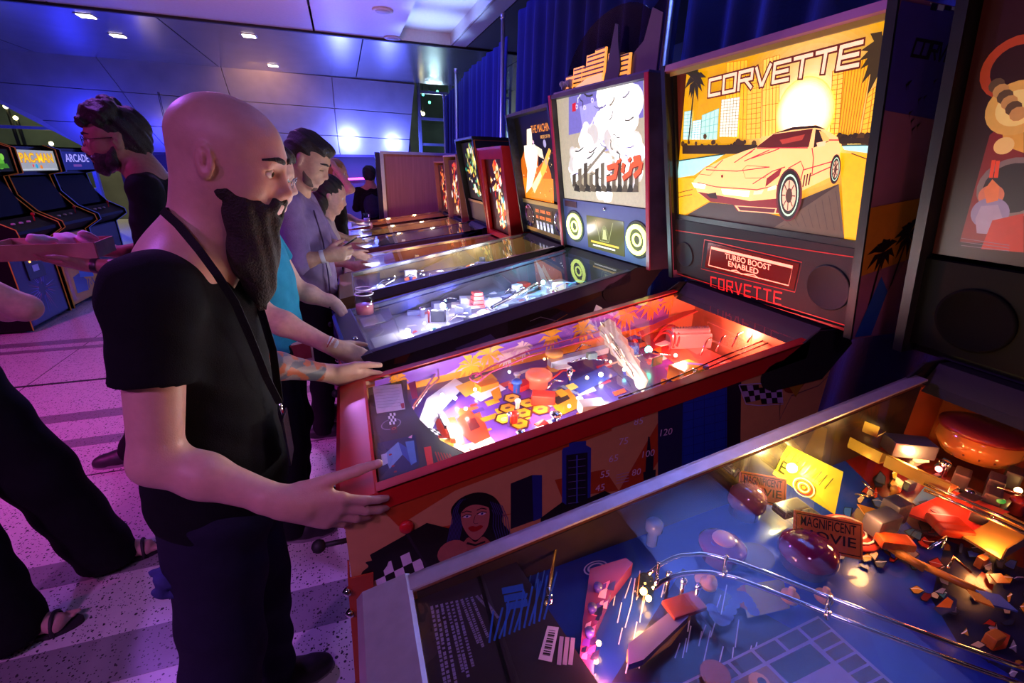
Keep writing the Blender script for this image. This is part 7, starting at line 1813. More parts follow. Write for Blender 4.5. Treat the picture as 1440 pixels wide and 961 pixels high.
# trousers
PN = cloth('trousers_navy', (.016, .015, .035), .8)
T_ = Vol((-.58, .80, .02), (-.12, 1.36, .96), .007)
for s_ in (-1, 1):
    hp = (-.335, 1.07 + s_ * .085, .86); kn = (-.36 + .02 * s_, 1.05 + s_ * .105, .47); an = (-.40 + .04 * s_, 1.05 + s_ * .12, .06)
    T_.chain([hp, kn, an], [.108, .082, .066], .04)
T_.ell((-.335, 1.07, .88), (.125, .165, .10), None, .05); T_.wob(.004, 20, 22, 40); T_.cut((0, 0, .04), (0, 0, -1)); T_.cut((0, 0, .93), (0, 0, 1))
tr = T_.build('trousers', PN, bm, 2)
for s_ in (-1, 1): shoe(bm, (-.40 + .04 * s_, 1.05 + s_ * .12, .1), (1, s_ * .15))
# tag hanging from the hip pocket
p = np.array(ony(233, 822, .915)); kv = Vol(*bounds([p], .06), .004)
for d_, r_ in (((0, 0, .005), (.022, .014, .022)), ((-.012, 0, -.02), (.016, .010, .018)), ((.012, 0, -.025), (.014, .010, .012)), ((.0, .02, .02), (.03, .012, .012))): kv.ell(p + d_, r_, None, .006)
kv.wob(.003, 140, 90, 160); kv.build('hip_pouch', cloth('pouch_blue', (.05, .06, .20)), bm, 1)
# lanyard and badge
LANY = cloth('lanyard_black', (.012, .012, .014), .6)
def strap(pts, w, name, m, parent):
    mb = MB(); P = [Vector(p) - parent.location for p in pts]; vs = []
    for i, p in enumerate(P):
        t_ = (P[min(i + 1, len(P) - 1)] - P[max(i - 1, 0)]).normalized(); n_ = t_.cross(Vector((0, -1, .2))).normalized()
        b_ = t_.cross(n_)
        for a_, c_ in ((-1, -1), (1, -1), (1, 1), (-1, 1)): vs.append(p + n_ * (w / 2 * a_) + b_ * (.001 * c_))
    fs = [(4 * i + k, 4 * i + (k + 1) % 4, 4 * i + 4 + (k + 1) % 4, 4 * i + 4 + k) for i in range(len(P) - 1) for k in range(4)] + [(3, 2, 1, 0), tuple(4 * (len(P) - 1) + k for k in range(4))]
    return mb.add(vs, fs).build(name, m, parent)
ly = thing('lanyard', 'black neck lanyard with badge hanging on the bald man', 'lanyard', (-.2, 1.0, 1.3))
strap([(-.305, 1.04, 1.500)] + [tuple(ony(*q)) for q in ((228, 296, .975), (250, 316, .950), (280, 352, .930), (305, 386, .925), (330, 425, .928), (352, 475, .940), (374, 530, .962))] + [(-.176, 1.0, 1.10)], .014, 'strap', LANY, ly)
strap([(-.300, 1.02, 1.495), (-.285, 1.09, 1.465), (-.225, 1.09, 1.41), (-.190, 1.04, 1.33), (-.172, 1.008, 1.22), (-.176, 1.004, 1.10)], .015, 'strap', LANY, ly)
MB().tube([Vector((-.176, 1.0, 1.10)) - ly.location, Vector((-.174, 1.0, 1.07)) - ly.location], .004, 8).build('clip', CHROME, ly)
MB().bbox(-.0, .004, -.034, .034, -.11, 0, .001, T=Matrix.Translation(Vector((-.172, 1.0, 1.07)) - ly.location)).build('badge', mat('badge_black', (.015, .015, .02), .25), ly)
# ------------------------------------------------------------------ other people
SKL = skin_mat('skin_light', (.60, .36, .29)); SKM = skin_mat('skin_olive', (.46, .27, .19)); SKB = skin_mat('skin_brown', (.30, .16, .11)); SKT = skin_mat('skin_tan', (.50, .28, .20))
HBLK = mat('hair_black', (.008, .007, .008), .55, bump=.5, bscale=220, noise=.3, nscale=60)
HBRN = mat('hair_brown', (.020, .012, .009), .55, bump=.5, bscale=220, noise=.3, nscale=60)
HBLN = mat('hair_blond', (.30, .16, .05), .5, bump=.5, bscale=200)
CBLK = cloth('cloth_black', (.010, .010, .012)); CPUR = cloth('shirt_mauve', (.22, .15, .30), .8, .3, 300); CTEA = cloth('tshirt_teal', (.02, .22, .36)); CWHT = cloth('top_grey', (.45, .38, .42)); CNAV = cloth('jeans_navy', (.02, .03, .09))
REL = [(.1, .25, .15), (.12, .3, .2), (.15, .35, .2), (.2, .4, .25)]
GRIP = [(.5, .8, .5), (.55, .9, .5), (.6, .9, .5), (.65, .9, .5)]
def glasses(H, root, m, r=.021):
    o = thing('glasses', 'x', 'glasses', tuple(H.C)); mb = MB()
    for y in (-1, 1):
        pts = [Vector(H.w(.105 - .004 * abs(math.cos(a)), y * (.032 + 1.15 * r * math.cos(a)), .002 + r * .85 * math.sin(a))) - o.location for a in [i * math.pi / 10 for i in range(20)]]
        MB().tube(pts, .0014, 6, closed=True).build('rim', m, o)
        MB().poly(pts).build('lens', mat_glass('lens_clear', (.95, .95, .97), 1., 0, 1.5), o)
        MB().tube([Vector(H.w(.100, y * .056, .006)) - o.location, Vector(H.w(.05, y * .074, .010)) - o.location, Vector(H.w(-.01, y * .082, .012)) - o.location], .0014, 6).build('temple', m, o)
    MB().tube([Vector(H.w(.105, -.010, .005)) - o.location, Vector(H.w(.108, 0, .008)) - o.location, Vector(H.w(.105, .010, .005)) - o.location], .0014, 6).build('bridge', m, o)
    return o
def band(root, a, b, t, r, w, m, name='wristband'):
    a = np.array(a); b = np.array(b); d = nrm(b - a); c = lerp(a, b, t); P = [Vector(c - d * w / 2), Vector(c - d * w / 4), Vector(c + d * w / 4), Vector(c + d * w / 2)]
    return MB().tube(P, [r * .96, r, r * .98, r * .94], 18, cap=False).build(name, m, root, loc=-root.location)
# --- teal shirt, glasses, at the white backglass machine
H = Head((-.268, 1.965, 1.545), frame(-.05, .28))
J = dict(neck=(-.345, 1.965, 1.405), chest=(-.355, 1.965, 1.22), pelvis=(-.34, 1.98, .89), shR=(-.345, 1.79, 1.335), elR=(-.315, 1.665, 1.125), wrR=(-.085, 1.622, .985), shL=(-.345, 2.15, 1.335), elL=(-.245, 2.215, 1.06), wrL=(-.085, 2.185, .985))
legs(J, -.34, 1.98, .93, .10)
hr = Hand(J['wrR'], (.86, -.02, -.46), (.35, -.6, .65), (.2, .6, .5)); hl = Hand(J['wrL'], (.62, -.1, -.75), (.75, .1, .6), (0, -1, .2))
pb = person('person', 'man with glasses and teal t-shirt standing behind the beard', H, J, dict(skin=SKL, shirt=CTEA, shirt_name='tshirt', sleeve=.55, pants=CBLK, h=.006, hands=[(hr, [(.15, .3, .2), (.25, .35, .2), (.3, .4, .25), (.35, .45, .25)]), (hl, REL)], width=1.08, depth=1.08, hem=.83, seed=2, armk=1.06))
hairvol(H, pb, [('e', (-.03, 0, .05), (.095, .082, .080)), ('e', (-.06, 0, .0), (.07, .078, .07)), ('e', (.025, 0, .08), (.068, .070, .040))], HBRN)
o = glasses(H, pb, mat('rim_metal', (.5, .5, .52), .2, .9)); tag(o, 'thin rimmed glasses on the man in teal', 'glasses')
band(pb, J['elR'], J['wrR'], .93, .031, .018, mat('band_checker', (.75, .70, .72), .5)); band(pb, J['elR'], J['wrR'], 1.01, .030, .012, mat('band_white', (.7, .68, .75), .5))
wb = band(pb, J['elR'], J['wrR'], .93, .0314, .006, mat('band_red', (.5, .05, .08), .5), 'wristband_check')
w_ = band(pb, J['elL'], J['wrL'], .95, .030, .022, mat('watch_black', (.015, .015, .017), .4), 'watch')
t = thing('pouch', 'cream and maroon pouch at the hip of the man in teal', 'bag', (-.24, 1.88, .88), .3)
MB().bbox(-.06, .06, -.03, .03, -.05, .05, .01).build('pouch_body', cloth('pouch_cream', (.62, .48, .42)), t); MB().bbox(-.03, .05, -.034, -.029, -.02, .045, .002).build('flap', cloth('pouch_maroon', (.25, .04, .05)), t)
MB().tube([(-.055, 0, .05), (-.03, .0, .09), (.03, 0, .09), (.055, 0, .05)], .004, 6).build('strap', cloth('pouch_maroon'), t)
# --- mauve shirt with phone
H = Head((-.155, 2.72, 1.600), frame(-.32, .52), 1.02)
J = dict(neck=(-.235, 2.775, 1.455), chest=(-.245, 2.80, 1.25), pelvis=(-.235, 2.82, .92), shR=(-.265, 2.60, 1.385), elR=(-.245, 2.53, 1.12), wrR=(-.120, 2.53, 1.145), shL=(-.22, 2.99, 1.385), elL=(-.12, 3.0, 1.14), wrL=(-.04, 2.78, 1.12))
legs(J, -.235, 2.82, .96, .095)
hr = Hand(J['wrR'], (.95, .10, .10), (-.2, -.95, .1), (.1, 0, 1)); hl = Hand(J['wrL'], (.35, -.9, .15), (.9, .3, .2), (0, 0, 1))
pc = person('person', 'dark haired man in mauve button shirt looking down at his phone', H, J, dict(skin=SKT, shirt=CPUR, sleeve=1.05, pants=CBLK, h=.0065, hands=[(hr, GRIP), (hl, GRIP)], width=1.12, depth=1.12, hem=.80, loose=.012, seed=5, eyes=False))
for y_ in (-1, 1): MB().tube([Vector(H.w(.0905 - .0012 * i * i, y_ * (.017 + .009 * i), -.003 - .001 * i)) - pc.location for i in range(4)], .0016, 6).build('eyelash', HBRN, pc)
hairvol(H, pc, [('e', (-.025, 0, .055), (.098, .085, .082)), ('e', (.045, 0, .088), (.055, .066, .036)), ('e', (-.06, 0, .0), (.066, .080, .07))], HBRN, .003)
H.brows(pc, HBRN, .006)
hairvol(H, pc, [('c', (.099, -.004, -.047), (.088, -.026, -.056), .005, .005), ('c', (.099, .004, -.047), (.088, .026, -.056), .005, .005), ('c', (.004, -.064, -.02), (.045, -.046, -.078), .010, .018), ('c', (.004, .064, -.02), (.045, .046, -.078), .010, .018), ('c', (.045, -.042, -.08), (.070, -.008, -.103), .019, .020), ('c', (.045, .042, -.08), (.070, .008, -.103), .019, .020)], mat('stubble', (.11, .062, .05), .8), .0008, .004, 'stubble')
MB().tube([Vector((-.155, 2.662, 1.36)) - pc.location, Vector((-.128, 2.66, 1.2)) - pc.location, Vector((-.122, 2.66, 1.0)) - pc.location, Vector((-.128, 2.67, .84)) - pc.location], .004, 6).build('placket', cloth('placket_dark', (.08, .05, .12)), pc)
band(pc, J['elR'], J['wrR'], .90, .034, .022, mat('band_white'))
MB().prism([Vector(p) - pc.location for p in ((-.118, 2.495, 1.125), (-.106, 2.495, 1.12), (-.098, 2.497, 1.05), (-.108, 2.497, 1.045))], (0, .002, 0)).build('wristband_tail', mat('band_white'), pc)
t = thing('phone', 'black phone held by the man in the mauve shirt', 'phone', (-.022, 2.60, 1.185), -.25)
T = Matrix.Rotation(-.55, 4, 'Y'); MB().bbox(-.07, .07, -.036, .036, -.004, .004, .003, T=T).build('phone_case', BLACK, t); MB().box(-.064, .064, -.032, .032, .0042, .0048, T=T).build('phone_screen', mat('phone_glow', (.1, .1, .12), .1, emit=(.5, .6, .8), es=.5), t)
# --- woman with long black hair
H = Head((-.085, 3.50, 1.385), frame(-.02, .34), .94)
J = dict(neck=(-.14, 3.52, 1.25), chest=(-.16, 3.54, 1.08), pelvis=(-.18, 3.55, .80), shR=(-.155, 3.38, 1.195), elR=(-.13, 3.33, .98), wrR=(.0, 3.33, .935), shL=(-.15, 3.70, 1.195), elL=(-.09, 3.75, .98), wrL=(.03, 3.80, .94))
legs(J, -.18, 3.55, .83, .085)
hr = Hand(J['wrR'], (.9, 0, -.4), (0, -1, .2), (0, 0, 1), .9); hl = Hand(J['wrL'], (.9, 0, -.4), (0, 1, .2), (0, 0, 1), .9)
pd = person('person', 'woman with long black hair playing the red backbox machine', H, J, dict(skin=SKL, shirt=CWHT, shirt_name='top', sleeve=.45, pants=CNAV, h=.0075, k=.88, hands=[(hr, REL), (hl, REL)], hem=.74, seed=1))
hairvol(H, pd, [('e', (-.025, 0, .048), (.104, .09, .090)), ('e', (-.05, 0, -.06), (.062, .092, .13)), ('c', (-.05, -.065, -.05), (-.03, -.075, -.25), .045, .030), ('c', (-.05, .065, -.05), (-.03, .075, -.25), .045, .03), ('c', (-.07, 0, -.05), (-.09, 0, -.24), .06, .05)], HBLK, .003)
# --- dark haired man further along, mostly hidden
H = Head((-.20, 4.33, 1.455), frame(.0, .2), .96)
J = dict(neck=(-.26, 4.34, 1.32), chest=(-.28, 4.36, 1.14), pelvis=(-.28, 4.38, .84), shR=(-.27, 4.18, 1.26), elR=(-.22, 4.12, 1.02), wrR=(-.02, 4.14, .93), shL=(-.27, 4.54, 1.26), elL=(-.2, 4.6, 1.02), wrL=(-.0, 4.66, .93))
legs(J, -.28, 4.38, .87, .09); hr = Hand(J['wrR'], (.9, 0, -.3), (0, -1, .2), (0, 0, 1), .95); hl = Hand(J['wrL'], (.9, 0, -.3), (0, 1, .2), (0, 0, 1), .95)
pe = person('person', 'dark haired man behind the long haired woman, mostly hidden', H, J, dict(skin=SKM, shirt=CBLK, sleeve=.6, pants=CBLK, h=.009, k=.94, hands=[(hr, REL), (hl, REL)], hem=.78))
hairvol(H, pe, [('e', (-.03, 0, .05), (.095, .084, .080)), ('e', (-.06, 0, .0), (.07, .08, .07))], HBLK)
# --- blond person raising an arm
H = Head((-.045, 5.10, 1.50), frame(-.2, .1), .95)
J = dict(neck=(-.09, 5.12, 1.36), chest=(-.10, 5.14, 1.17), pelvis=(-.12, 5.16, .86), shR=(-.10, 4.95, 1.295), elR=(.065, 4.86, 1.36), wrR=(-.04, 4.93, 1.53), shL=(-.10, 5.32, 1.295), elL=(-.02, 5.36, 1.07), wrL=(.13, 5.22, 1.02))
legs(J, -.12, 5.16, .89, .09); hr = Hand(J['wrR'], (-.5, .3, .8), (.7, -.6, .3), (.2, .9, 0), .95); hl = Hand(J['wrL'], (.95, -.2, -.05), (0, .5, .85), (0, -1, .3), .95)
pf_ = person('person', 'fair haired person with one arm raised to the forehead', H, J, dict(skin=SKL, shirt=CBLK, sleeve=.5, pants=CBLK, h=.009, k=.94, hands=[(hr, REL), (hl, GRIP)], hem=.8))
hairvol(H, pf_, [('e', (-.02, 0, .055), (.10, .088, .085)), ('e', (-.06, 0, -.01), (.066, .085, .09))], HBLN)
t = thing('drink_cup', 'clear drink cup held over the far tan machine', 'cup', (.20, 5.17, 1.0))
MB().lathe([(.030, 0), (.036, .11), (.034, .11), (.028, .004)], n=18).build('cup', mat_glass('cup_clear', (.85, .9, 1), 1, .02, 1.4), t); MB().lathe([(.027, .005), (.031, .06)], n=18).build('drink', mat('drink_pale', (.6, .55, .7), .2), t)
# --- person seen from behind with a backpack
H = Head((.375, 7.3, 1.435), frame(1.35, .05), .98)
J = dict(neck=(.372, 7.28, 1.29), chest=(.37, 7.3, 1.10), pelvis=(.37, 7.32, .80), shR=(.54, 7.28, 1.22), elR=(.58, 7.32, .98), wrR=(.52, 7.5, .95), shL=(.20, 7.30, 1.22), elL=(.15, 7.34, .98), wrL=(.2, 7.5, .95))
legs(J, .37, 7.32, .83, .09, fwd=(0, 1, 0)); hr = Hand(J['wrR'], (-.2, .9, .1), (.8, 0, .4), (0, 0, 1), .9); hl = Hand(J['wrL'], (.2, .9, .1), (-.8, 0, .4), (0, 0, 1), .9)
pg = person('person', 'person in black seen from behind beside the wooden partition', H, J, dict(skin=SKT, shirt=CBLK, sleeve=1.8, pants=CBLK, h=.010, k=.92, fwd=(0, 1, 0), hands=[(hr, REL), (hl, REL)], hem=.74))
hairvol(H, pg, [('e', (-.02, 0, .05), (.105, .092, .090)), ('e', (-.06, 0, -.005), (.066, .086, .075))], HBLK)
t = thing('backpack', 'small dark backpack worn by the person by the partition', 'backpack', (.37, 7.10, 1.05))
Bv = Vol((.2, 6.98, .8), (.54, 7.24, 1.32), .008); Bv.ell((.37, 7.13, 1.03), (.12, .07, .17), None, .03); Bv.ell((.37, 7.08, .95), (.10, .045, .07), None, .02); Bv.build('pack', cloth('pack_navy', (.02, .025, .06), .6), t, 1)
MB().tube([(-.08, .02, .12), (0, .0, .16), (.08, .02, .12)], .01, 6).build('strap', CBLK, t)
# --- curly haired man with glasses carrying a tray
H = Head((-.885, 2.55, 1.655), frame(math.pi + .22, .06), 1.03)
J = dict(neck=(-.815, 2.55, 1.535), chest=(-.76, 2.55, 1.34), pelvis=(-.78, 2.58, .95), shR=(-.775, 2.75, 1.47), elR=(-.83, 2.80, 1.19), wrR=(-1.05, 2.70, 1.17), shL=(-.765, 2.365, 1.47), elL=(-.79, 2.30, 1.16), wrL=(-1.01, 2.335, 1.175))
legs(J, -.80, 2.6, .98, .10, fwd=(-1, 0, 0)); J['anL'] = (-1.26, 2.74, .10); J['knL'] = (-1.0, 2.66, .5)
hl = Hand(J['wrL'], (-.95, .05, .1), (.0, -.35, -.9), (-.1, -.9, .3)); hr = Hand(J['wrR'], (-.95, 0, .1), (0, .35, -.9), (-.1, .9, .3))
ph = person('person', 'curly haired bearded man with glasses and black t-shirt facing left', H, J, dict(skin=SKB, shirt=CBLK, shirt_name='tshirt', sleeve=.75, pants=CBLK, h=.006, fwd=(-1, 0, 0), hands=[(hl, [(.2, .3, .2)] * 4), (hr, REL)], hem=.86, toeL=(-1, -.05), nr=.058))
cur = [('e', (-.03, 0, .055), (.098, .086, .080)), ('e', (-.055, 0, .0), (.066, .082, .075))]
rnd = random.Random(14)
for k in range(46):
    a_, b_ = rnd.uniform(-1.2, 1.2), rnd.uniform(.1, 1.5)
    x, y, z = .11 * math.cos(b_) * math.cos(a_ * 1.3) - .02, .095 * math.sin(a_ * 1.3) * math.cos(b_), .05 + .095 * math.sin(b_)
    cur.append(('e', (x, y, z), (rnd.uniform(.018, .032),) * 3, .008))
hairvol(H, ph, cur, HBLK, .004, .005)
hairvol(H, ph, [('c', (.0, -.066, -.01), (.03, -.056, -.075), .012, .022), ('c', (.0, .066, -.01), (.03, .056, -.075), .012, .022), ('c', (.03, -.05, -.08), (.068, -.012, -.108), .022, .022), ('c', (.03, .05, -.08), (.068, .012, -.108), .022, .022), ('c', (.098, 0, -.047), (.085, -.032, -.062), .008, .010), ('c', (.098, 0, -.047), (.085, .032, -.062), .008, .010)], HBLK, .002, .005, 'beard')
hairvol(H, ph, [('e', (.040, -.044, -.062), (.046, .022, .040)), ('e', (.040, .044, -.062), (.046, .022, .040)), ('e', (.068, 0, -.100), (.034, .044, .028)), ('c', (.1, 0, -.046), (.086, -.03, -.058), .008, .009), ('c', (.1, 0, -.046), (.086, .03, -.058), .008, .009)], HBLK, .002, .005, 'beard_cheek')
H.brows(ph, HBLK, .006)
o = glasses(H, ph, mat('rim_black', (.02, .02, .03), .2, .5), .023); tag(o, 'dark rimmed glasses on the curly haired man', 'glasses')
w_ = band(ph, J['elL'], J['wrL'], .90, .032, .024, mat('watch_black'), 'watch')
t = thing('tray', 'pink lit cardboard food tray with crumpled paper held by the curly man', 'tray', (-1.150, 2.42, 1.205), .06)
CB = mat('cardboard', (.42, .24, .17), .8, noise=.1)
MB().box(-.17, .17, -.10, .10, 0, .006).build('tray_floor', CB, t)
for (a_, b_, c_, d_) in ((-.17, .17, -.104, -.098), (-.17, .17, .098, .104), (-.173, -.167, -.10, .10), (.167, .173, -.10, .10)): MB().box(a_, b_, c_, d_, 0, .062).build('tray_side', CB, t)
pv = Vol((-.12, -.1, .0), (.16, .1, .13), .006)
for k in range(9): pv.ell((rnd.uniform(-.03, .11), rnd.uniform(-.05, .05), rnd.uniform(.05, .075)), (rnd.uniform(.02, .045), rnd.uniform(.02, .04), rnd.uniform(.01, .02)), frame(rnd.uniform(0, 3), rnd.uniform(-.6, .6)), .004)
pv.wob(.003, 120, 90, 140)
o = pv.build('paper', mat('paper_white', (.72, .68, .75), .8), None, 1); o.parent = t
# --- person cut by the left edge of the picture: striding legs, arm
H = Head((-1.33, 1.86, 1.57), frame(.6, .0))
J = dict(neck=(-1.37, 1.84, 1.43), chest=(-1.37, 1.82, 1.23), pelvis=(-1.31, 1.80, .92), shR=(-1.22, 1.73, 1.38), elR=(-.995, 1.84, 1.135), wrR=(-1.20, 1.98, 1.10), shL=(-1.50, 1.93, 1.37), elL=(-1.56, 2.02, 1.09), wrL=(-1.38, 2.12, 1.10),
         hipR=(-1.22, 1.83, .90), knR=(-1.14, 1.87, .50), anR=(-1.065, 1.925, .09), hipL=(-1.38, 1.75, .90), knL=(-1.30, 1.68, .48), anL=(-1.235, 1.63, .09))
hr = Hand(J['wrR'], (-.5, .8, .1), (.7, .4, .3), (0, 0, 1)); hl = Hand(J['wrL'], (.2, .9, .1), (-.8, .2, .3), (0, 0, 1))
pi_ = person('person', 'person in wide black trousers and sandals at the left edge', H, J, dict(skin=SKL, shirt=CBLK, sleeve=.45, pants=CBLK, h=.008, fwd=(.8, .5, 0), hands=[(hr, REL), (hl, REL)], shoes=False, flare=.026, cuff=.05, hem=.84))
hairvol(H, pi_, [('e', (-.02, 0, .05), (.10, .088, .085)), ('e', (-.06, 0, -.02), (.066, .086, .10))], HBRN)
SAN = mat('sandal_black', (.02, .018, .02), .6)
for q, (an, d) in enumerate((((-1.065, 1.925), (.95, .25)), ((-1.235, 1.63), (.9, .1)))):
    an = np.array([an[0], an[1], 0.]); d = nrm([d[0], d[1], 0]); sd = np.array([-d[1], d[0], 0])
    F_ = Vol(*bounds([an - d * .09, an + d * .22, an + [0, 0, .14]], .07), .005)
    F_.cap(an + [0, 0, .045], an + [0, 0, .12], .034, .036, .02); F_.cap(an - d * .04 + [0, 0, .042], an + d * .08 + [0, 0, .044], .028, .032, .02); F_.cap(an + d * .07 + [0, 0, .042], an + d * .125 + [0, 0, .034], .030, .026, .02); F_.cap(an + d * .10 + sd * .02 + [0, 0, .03], an + d * .12 - sd * .025 + [0, 0, .03], .02, .02, .02)
    for k in range(5): b0 = an + d * (.135 - .006 * k) + sd * (.028 - .0145 * k) * (1 if q else -1) + [0, 0, .028]; F_.cap(b0, b0 + d * (.035 - .004 * k), .0105 - .001 * k, .009 - .001 * k, .003)
    F_.cut((0, 0, .017), (0, 0, -1)); ft = F_.build('foot', SKL, pi_, 1)
    pts = []
    for i in range(20):
        a_ = 2 * math.pi * i / 20; p = an + d * (.065 + math.cos(a_) * .125) + sd * math.sin(a_) * (.046 if math.cos(a_) > 0 else .036); pts.append(Vector((p[0], p[1], .001)) - pi_.location)
    so = MB().prism(pts, (0, 0, .015)).build('sandal_sole', SAN, pi_)
    for off, hh in ((.115, .055), (.06, .082)):
        MB().tube([Vector(an + d * off + sd * (.045 * math.cos(a_)) + [0, 0, .012 + hh * math.sin(a_)]) - pi_.location for a_ in [i * math.pi / 10 for i in range(11)]], .007, 6).build('sandal_strap', SAN, so)
# jar of pink drink standing on the corner of the white backglass machine
jp = onz(514, 443, .9585)
t = thing('drink_jar', 'glass jar with pink drink on the front corner of a machine', 'jar', jp, 0)
MB().lathe([(.036, 0), (.041, .006), (.042, .070), (.034, .084), (.034, .092), (.039, .094), (.039, .101), (.034, .103), (.034, .122), (.031, .122), (.031, .093), (.038, .070), (.037, .008)], n=24).build('jar', mat_glass('jar_clear', (.90, .86, .93), 1, .02, 1.6), t)
MB().tube([(.034 * math.cos(i * .3142), .034 * math.sin(i * .3142), .121) for i in range(20)], .0025, 6, closed=True).build('jar_rim', mat('glass_rim', (.75, .7, .8), .1), t)
MB().tube([(.039 * math.cos(i * .3142), .039 * math.sin(i * .3142), .0975) for i in range(20)], .003, 6, closed=True).build('jar_collar', mat('glass_rim'), t)
MB().lathe([(.036, .009), (.0375, .048), (.02, .0485)], n=24).build('drink', mat('drink_pink', (.85, .32, .28), .2), t)
# ================================================================== ARCADE CABINETS on the far left
ABLK = mat('arcade_black', (.006, .006, .007), .5, spec=.12)
TM_O = mat('moulding_orange', (.75, .28, .04), .4, emit=(1, .35, .05), es=.05); TM_B = mat('moulding_blue', (.10, .14, .6), .4, emit=(.1, .15, 1), es=.15)
def arcade(y0, y1, label, moulding, marquee, front):
    w = y1 - y0; t = thing('arcade_cabinet', label, 'arcade cabinet', (-3.0, y0, 0), 0, 'arcade cabinets against the window')
    # side profile in (x, z): front is +x
    prof = [(-.62, .02), (.06, .02), (.06, .80), (.20, .90), (.19, .96), (.02, 1.06), (-.10, 1.22), (-.12, 1.40), (.0, 1.43), (.0, 1.66), (-.10, 1.70), (-.62, 1.70)]
    for yy in (0, w - .02):
        MB().prism([(x, yy, z) for x, z in prof], (0, .02, 0)).build('side_panel', ABLK, t)
        MB().tube([(x + .002, yy + .01, z) for x, z in prof[1:11]], .006, 6).build('edge_moulding', moulding, t)
    MB().box(-.6, .04, .02, w - .02, .03, .80).build('lower_body', ABLK, t)
    fr = MB().box(.04, .052, .02, w - .02, .05, .79).build('front_panel', mat(*front[0]), t)
    cpn = MB().prism([(.05, .02, .82), (.18, .02, .91), (.18, .02, .94), (.02, .02, 1.03), (-.02, .02, 1.0)], (0, w - .04, 0)).build('control_panel', ABLK, t)
    for k in range(3): MB().lathe([(.016, 0), (.016, .012), (.01, .016)], (.10, .18 + k * .12, .99), 12).build('button', mat('button_white', (.7, .7, .75), .3), cpn)
    MB().tube([(.09, w * .75, .98), (.09, w * .75, 1.05)], .006, 8).ball((.09, w * .75, 1.055), .017, 10).build('joystick', mat('button_red'), cpn)
    MB().prism([(-.02, .02, 1.05), (-.14, .02, 1.38), (-.16, .02, 1.37), (-.04, .02, 1.04)], (0, w - .04, 0)).build('screen', mat('crt_dark', (.004, .004, .005), .6, spec=.05), t)
    MB().box(-.6, -.12, .02, w - .02, 1.40, 1.68).build('top_body', ABLK, t)
    mq = MB().prism([(-.022, .025, 1.445), (-.022, w - .025, 1.445), (-.022, w - .025, 1.645), (-.022, .025, 1.645)], (.006, 0, 0)).build('marquee', mat(*marquee[0], emit=marquee[1], es=marquee[2]), t)
    a = Art(Vector((-.0155, .02, 1.445)), (0, 1, 0), (0, 0, 1)); a.w = w - .04; a.fr = fr; a.root = t; a.mq = mq
    return a
a = arcade(5.42, 6.14, 'arcade cabinet cut by the left edge with green creature marquee', TM_O, (('marquee_black', (.005, .005, .005), .9), (.02, .03, .02), .2), (('front_indigo', (.03, .02, .10), .4),))
a.disc(.5, .09, .07, srgb('5ab028'), 18); a.disc(.56, .13, .03, srgb('80d040'), 12); a.poly([(.42, .03), (.62, .03), (.6, .07), (.45, .07)], srgb('3a8018'))
a.build('marquee_print', mat_art('marquee_art_green', .9, .9), a.mq)
f = Art(Vector((.0535, .02, .05)), (0, 1, 0), (0, 0, 1)); rnd = random.Random(3)
for k in range(34):
    an = k * 2 * math.pi / 34; r0, r1 = rnd.uniform(.04, .08), rnd.uniform(.18, .30); c = (.36, .30)
    f.poly([(c[0] + r0 * math.cos(an - .05), c[1] + r0 * math.sin(an - .05)), (c[0] + r1 * math.cos(an), max(.02, c[1] + r1 * math.sin(an))), (c[0] + r0 * math.cos(an + .08), c[1] + r0 * math.sin(an + .08))], srgb(rnd.choice(['4a48c0', '8a70d8', 'c84888', '2a2890', 'b0a0e8'])))
f.build('front_print', ART_D, a.fr)
cdo = MB().bbox(.053, .062, .22, .50, .46, .72, .004).build('coin_door', BLACK, a.root)
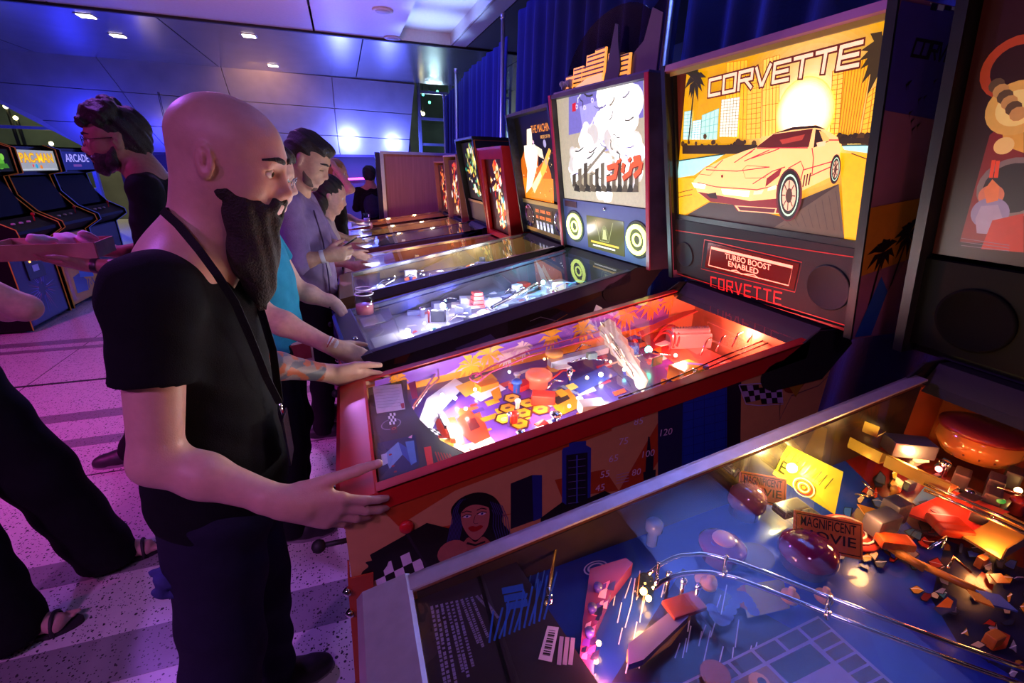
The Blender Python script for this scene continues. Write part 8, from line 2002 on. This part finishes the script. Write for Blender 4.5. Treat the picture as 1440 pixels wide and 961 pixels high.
for y_ in (.30, .42): MB().box(.0625, .066, y_ - .012, y_ + .012, .62, .645).build('coin_button', mat('coin_glow', (1, .4, .1), .3, emit=(1, .4, .08), es=3), cdo)
MB().box(.0625, .064, .31, .41, .53, .59).build('coin_plate', mat('coin_plate', (.55, .55, .6), .3, .6), cdo)
a = arcade(6.20, 6.94, 'arcade cabinet with bright white and yellow lettered marquee', TM_O, (('marquee_white', (.5, .55, .48), .9), (.72, .85, .75), .35), (('front_yellow', (.85, .50, .03), .4),))
a.text('PAC-MAN', a.w / 2, .085, .085, srgb('f8c818'), .60, 0, 'CENTER', 0, .03, outline=(srgb('c05010'), .03))
a.disc(.30, .045, .022, srgb('20a0c0'), 12); a.disc(.38, .035, .022, srgb('e88018'), 12); a.disc(.24, .05, .015, srgb('e04848'), 10); a.rect(.04, .012, .66, .018, srgb('c8d8d0'))
a.build('marquee_print', mat_art('marquee_art_yellow', .9, .9), a.mq)
f = Art(Vector((.0535, .02, .05)), (0, 1, 0), (0, 0, 1))
f.rect(.04, .03, .10, .70, srgb('d88808')); f.poly([(.15, .1), (.40, .08), (.42, .20), (.30, .30), (.16, .28)], srgb('1c2c80')); f.poly([(.3, .25), (.6, .2), (.62, .42), (.48, .5), (.34, .42)], srgb('3a80c8')); f.disc(.5, .36, .06, srgb('d84828'), 14); f.disc(.56, .44, .04, srgb('f0d8c0'), 12)
f.line([(.42, .1), (.46, .2), (.5, .12), (.54, .2), (.58, .1)], .02, srgb('1c2c80')); f.build('front_print', ART_D, a.fr)
a = arcade(7.02, 7.80, 'arcade cabinet with blue marquee and blue edge moulding', TM_B, (('marquee_blue', (.01, .015, .08), .9), (.03, .05, .5), .35), (('front_black', (.01, .01, .012), .4),))
a.text('ARCADE', a.w / 2, .09, .085, srgb('b8b0d8'), .56, 0, 'CENTER', 0, .02); a.rect(a.w * .32, .035, a.w * .58, .06, srgb('701c28')); a.build('marquee_print', mat_art('marquee_art_blue', .6), a.mq)
bpy.context.view_layer.update()
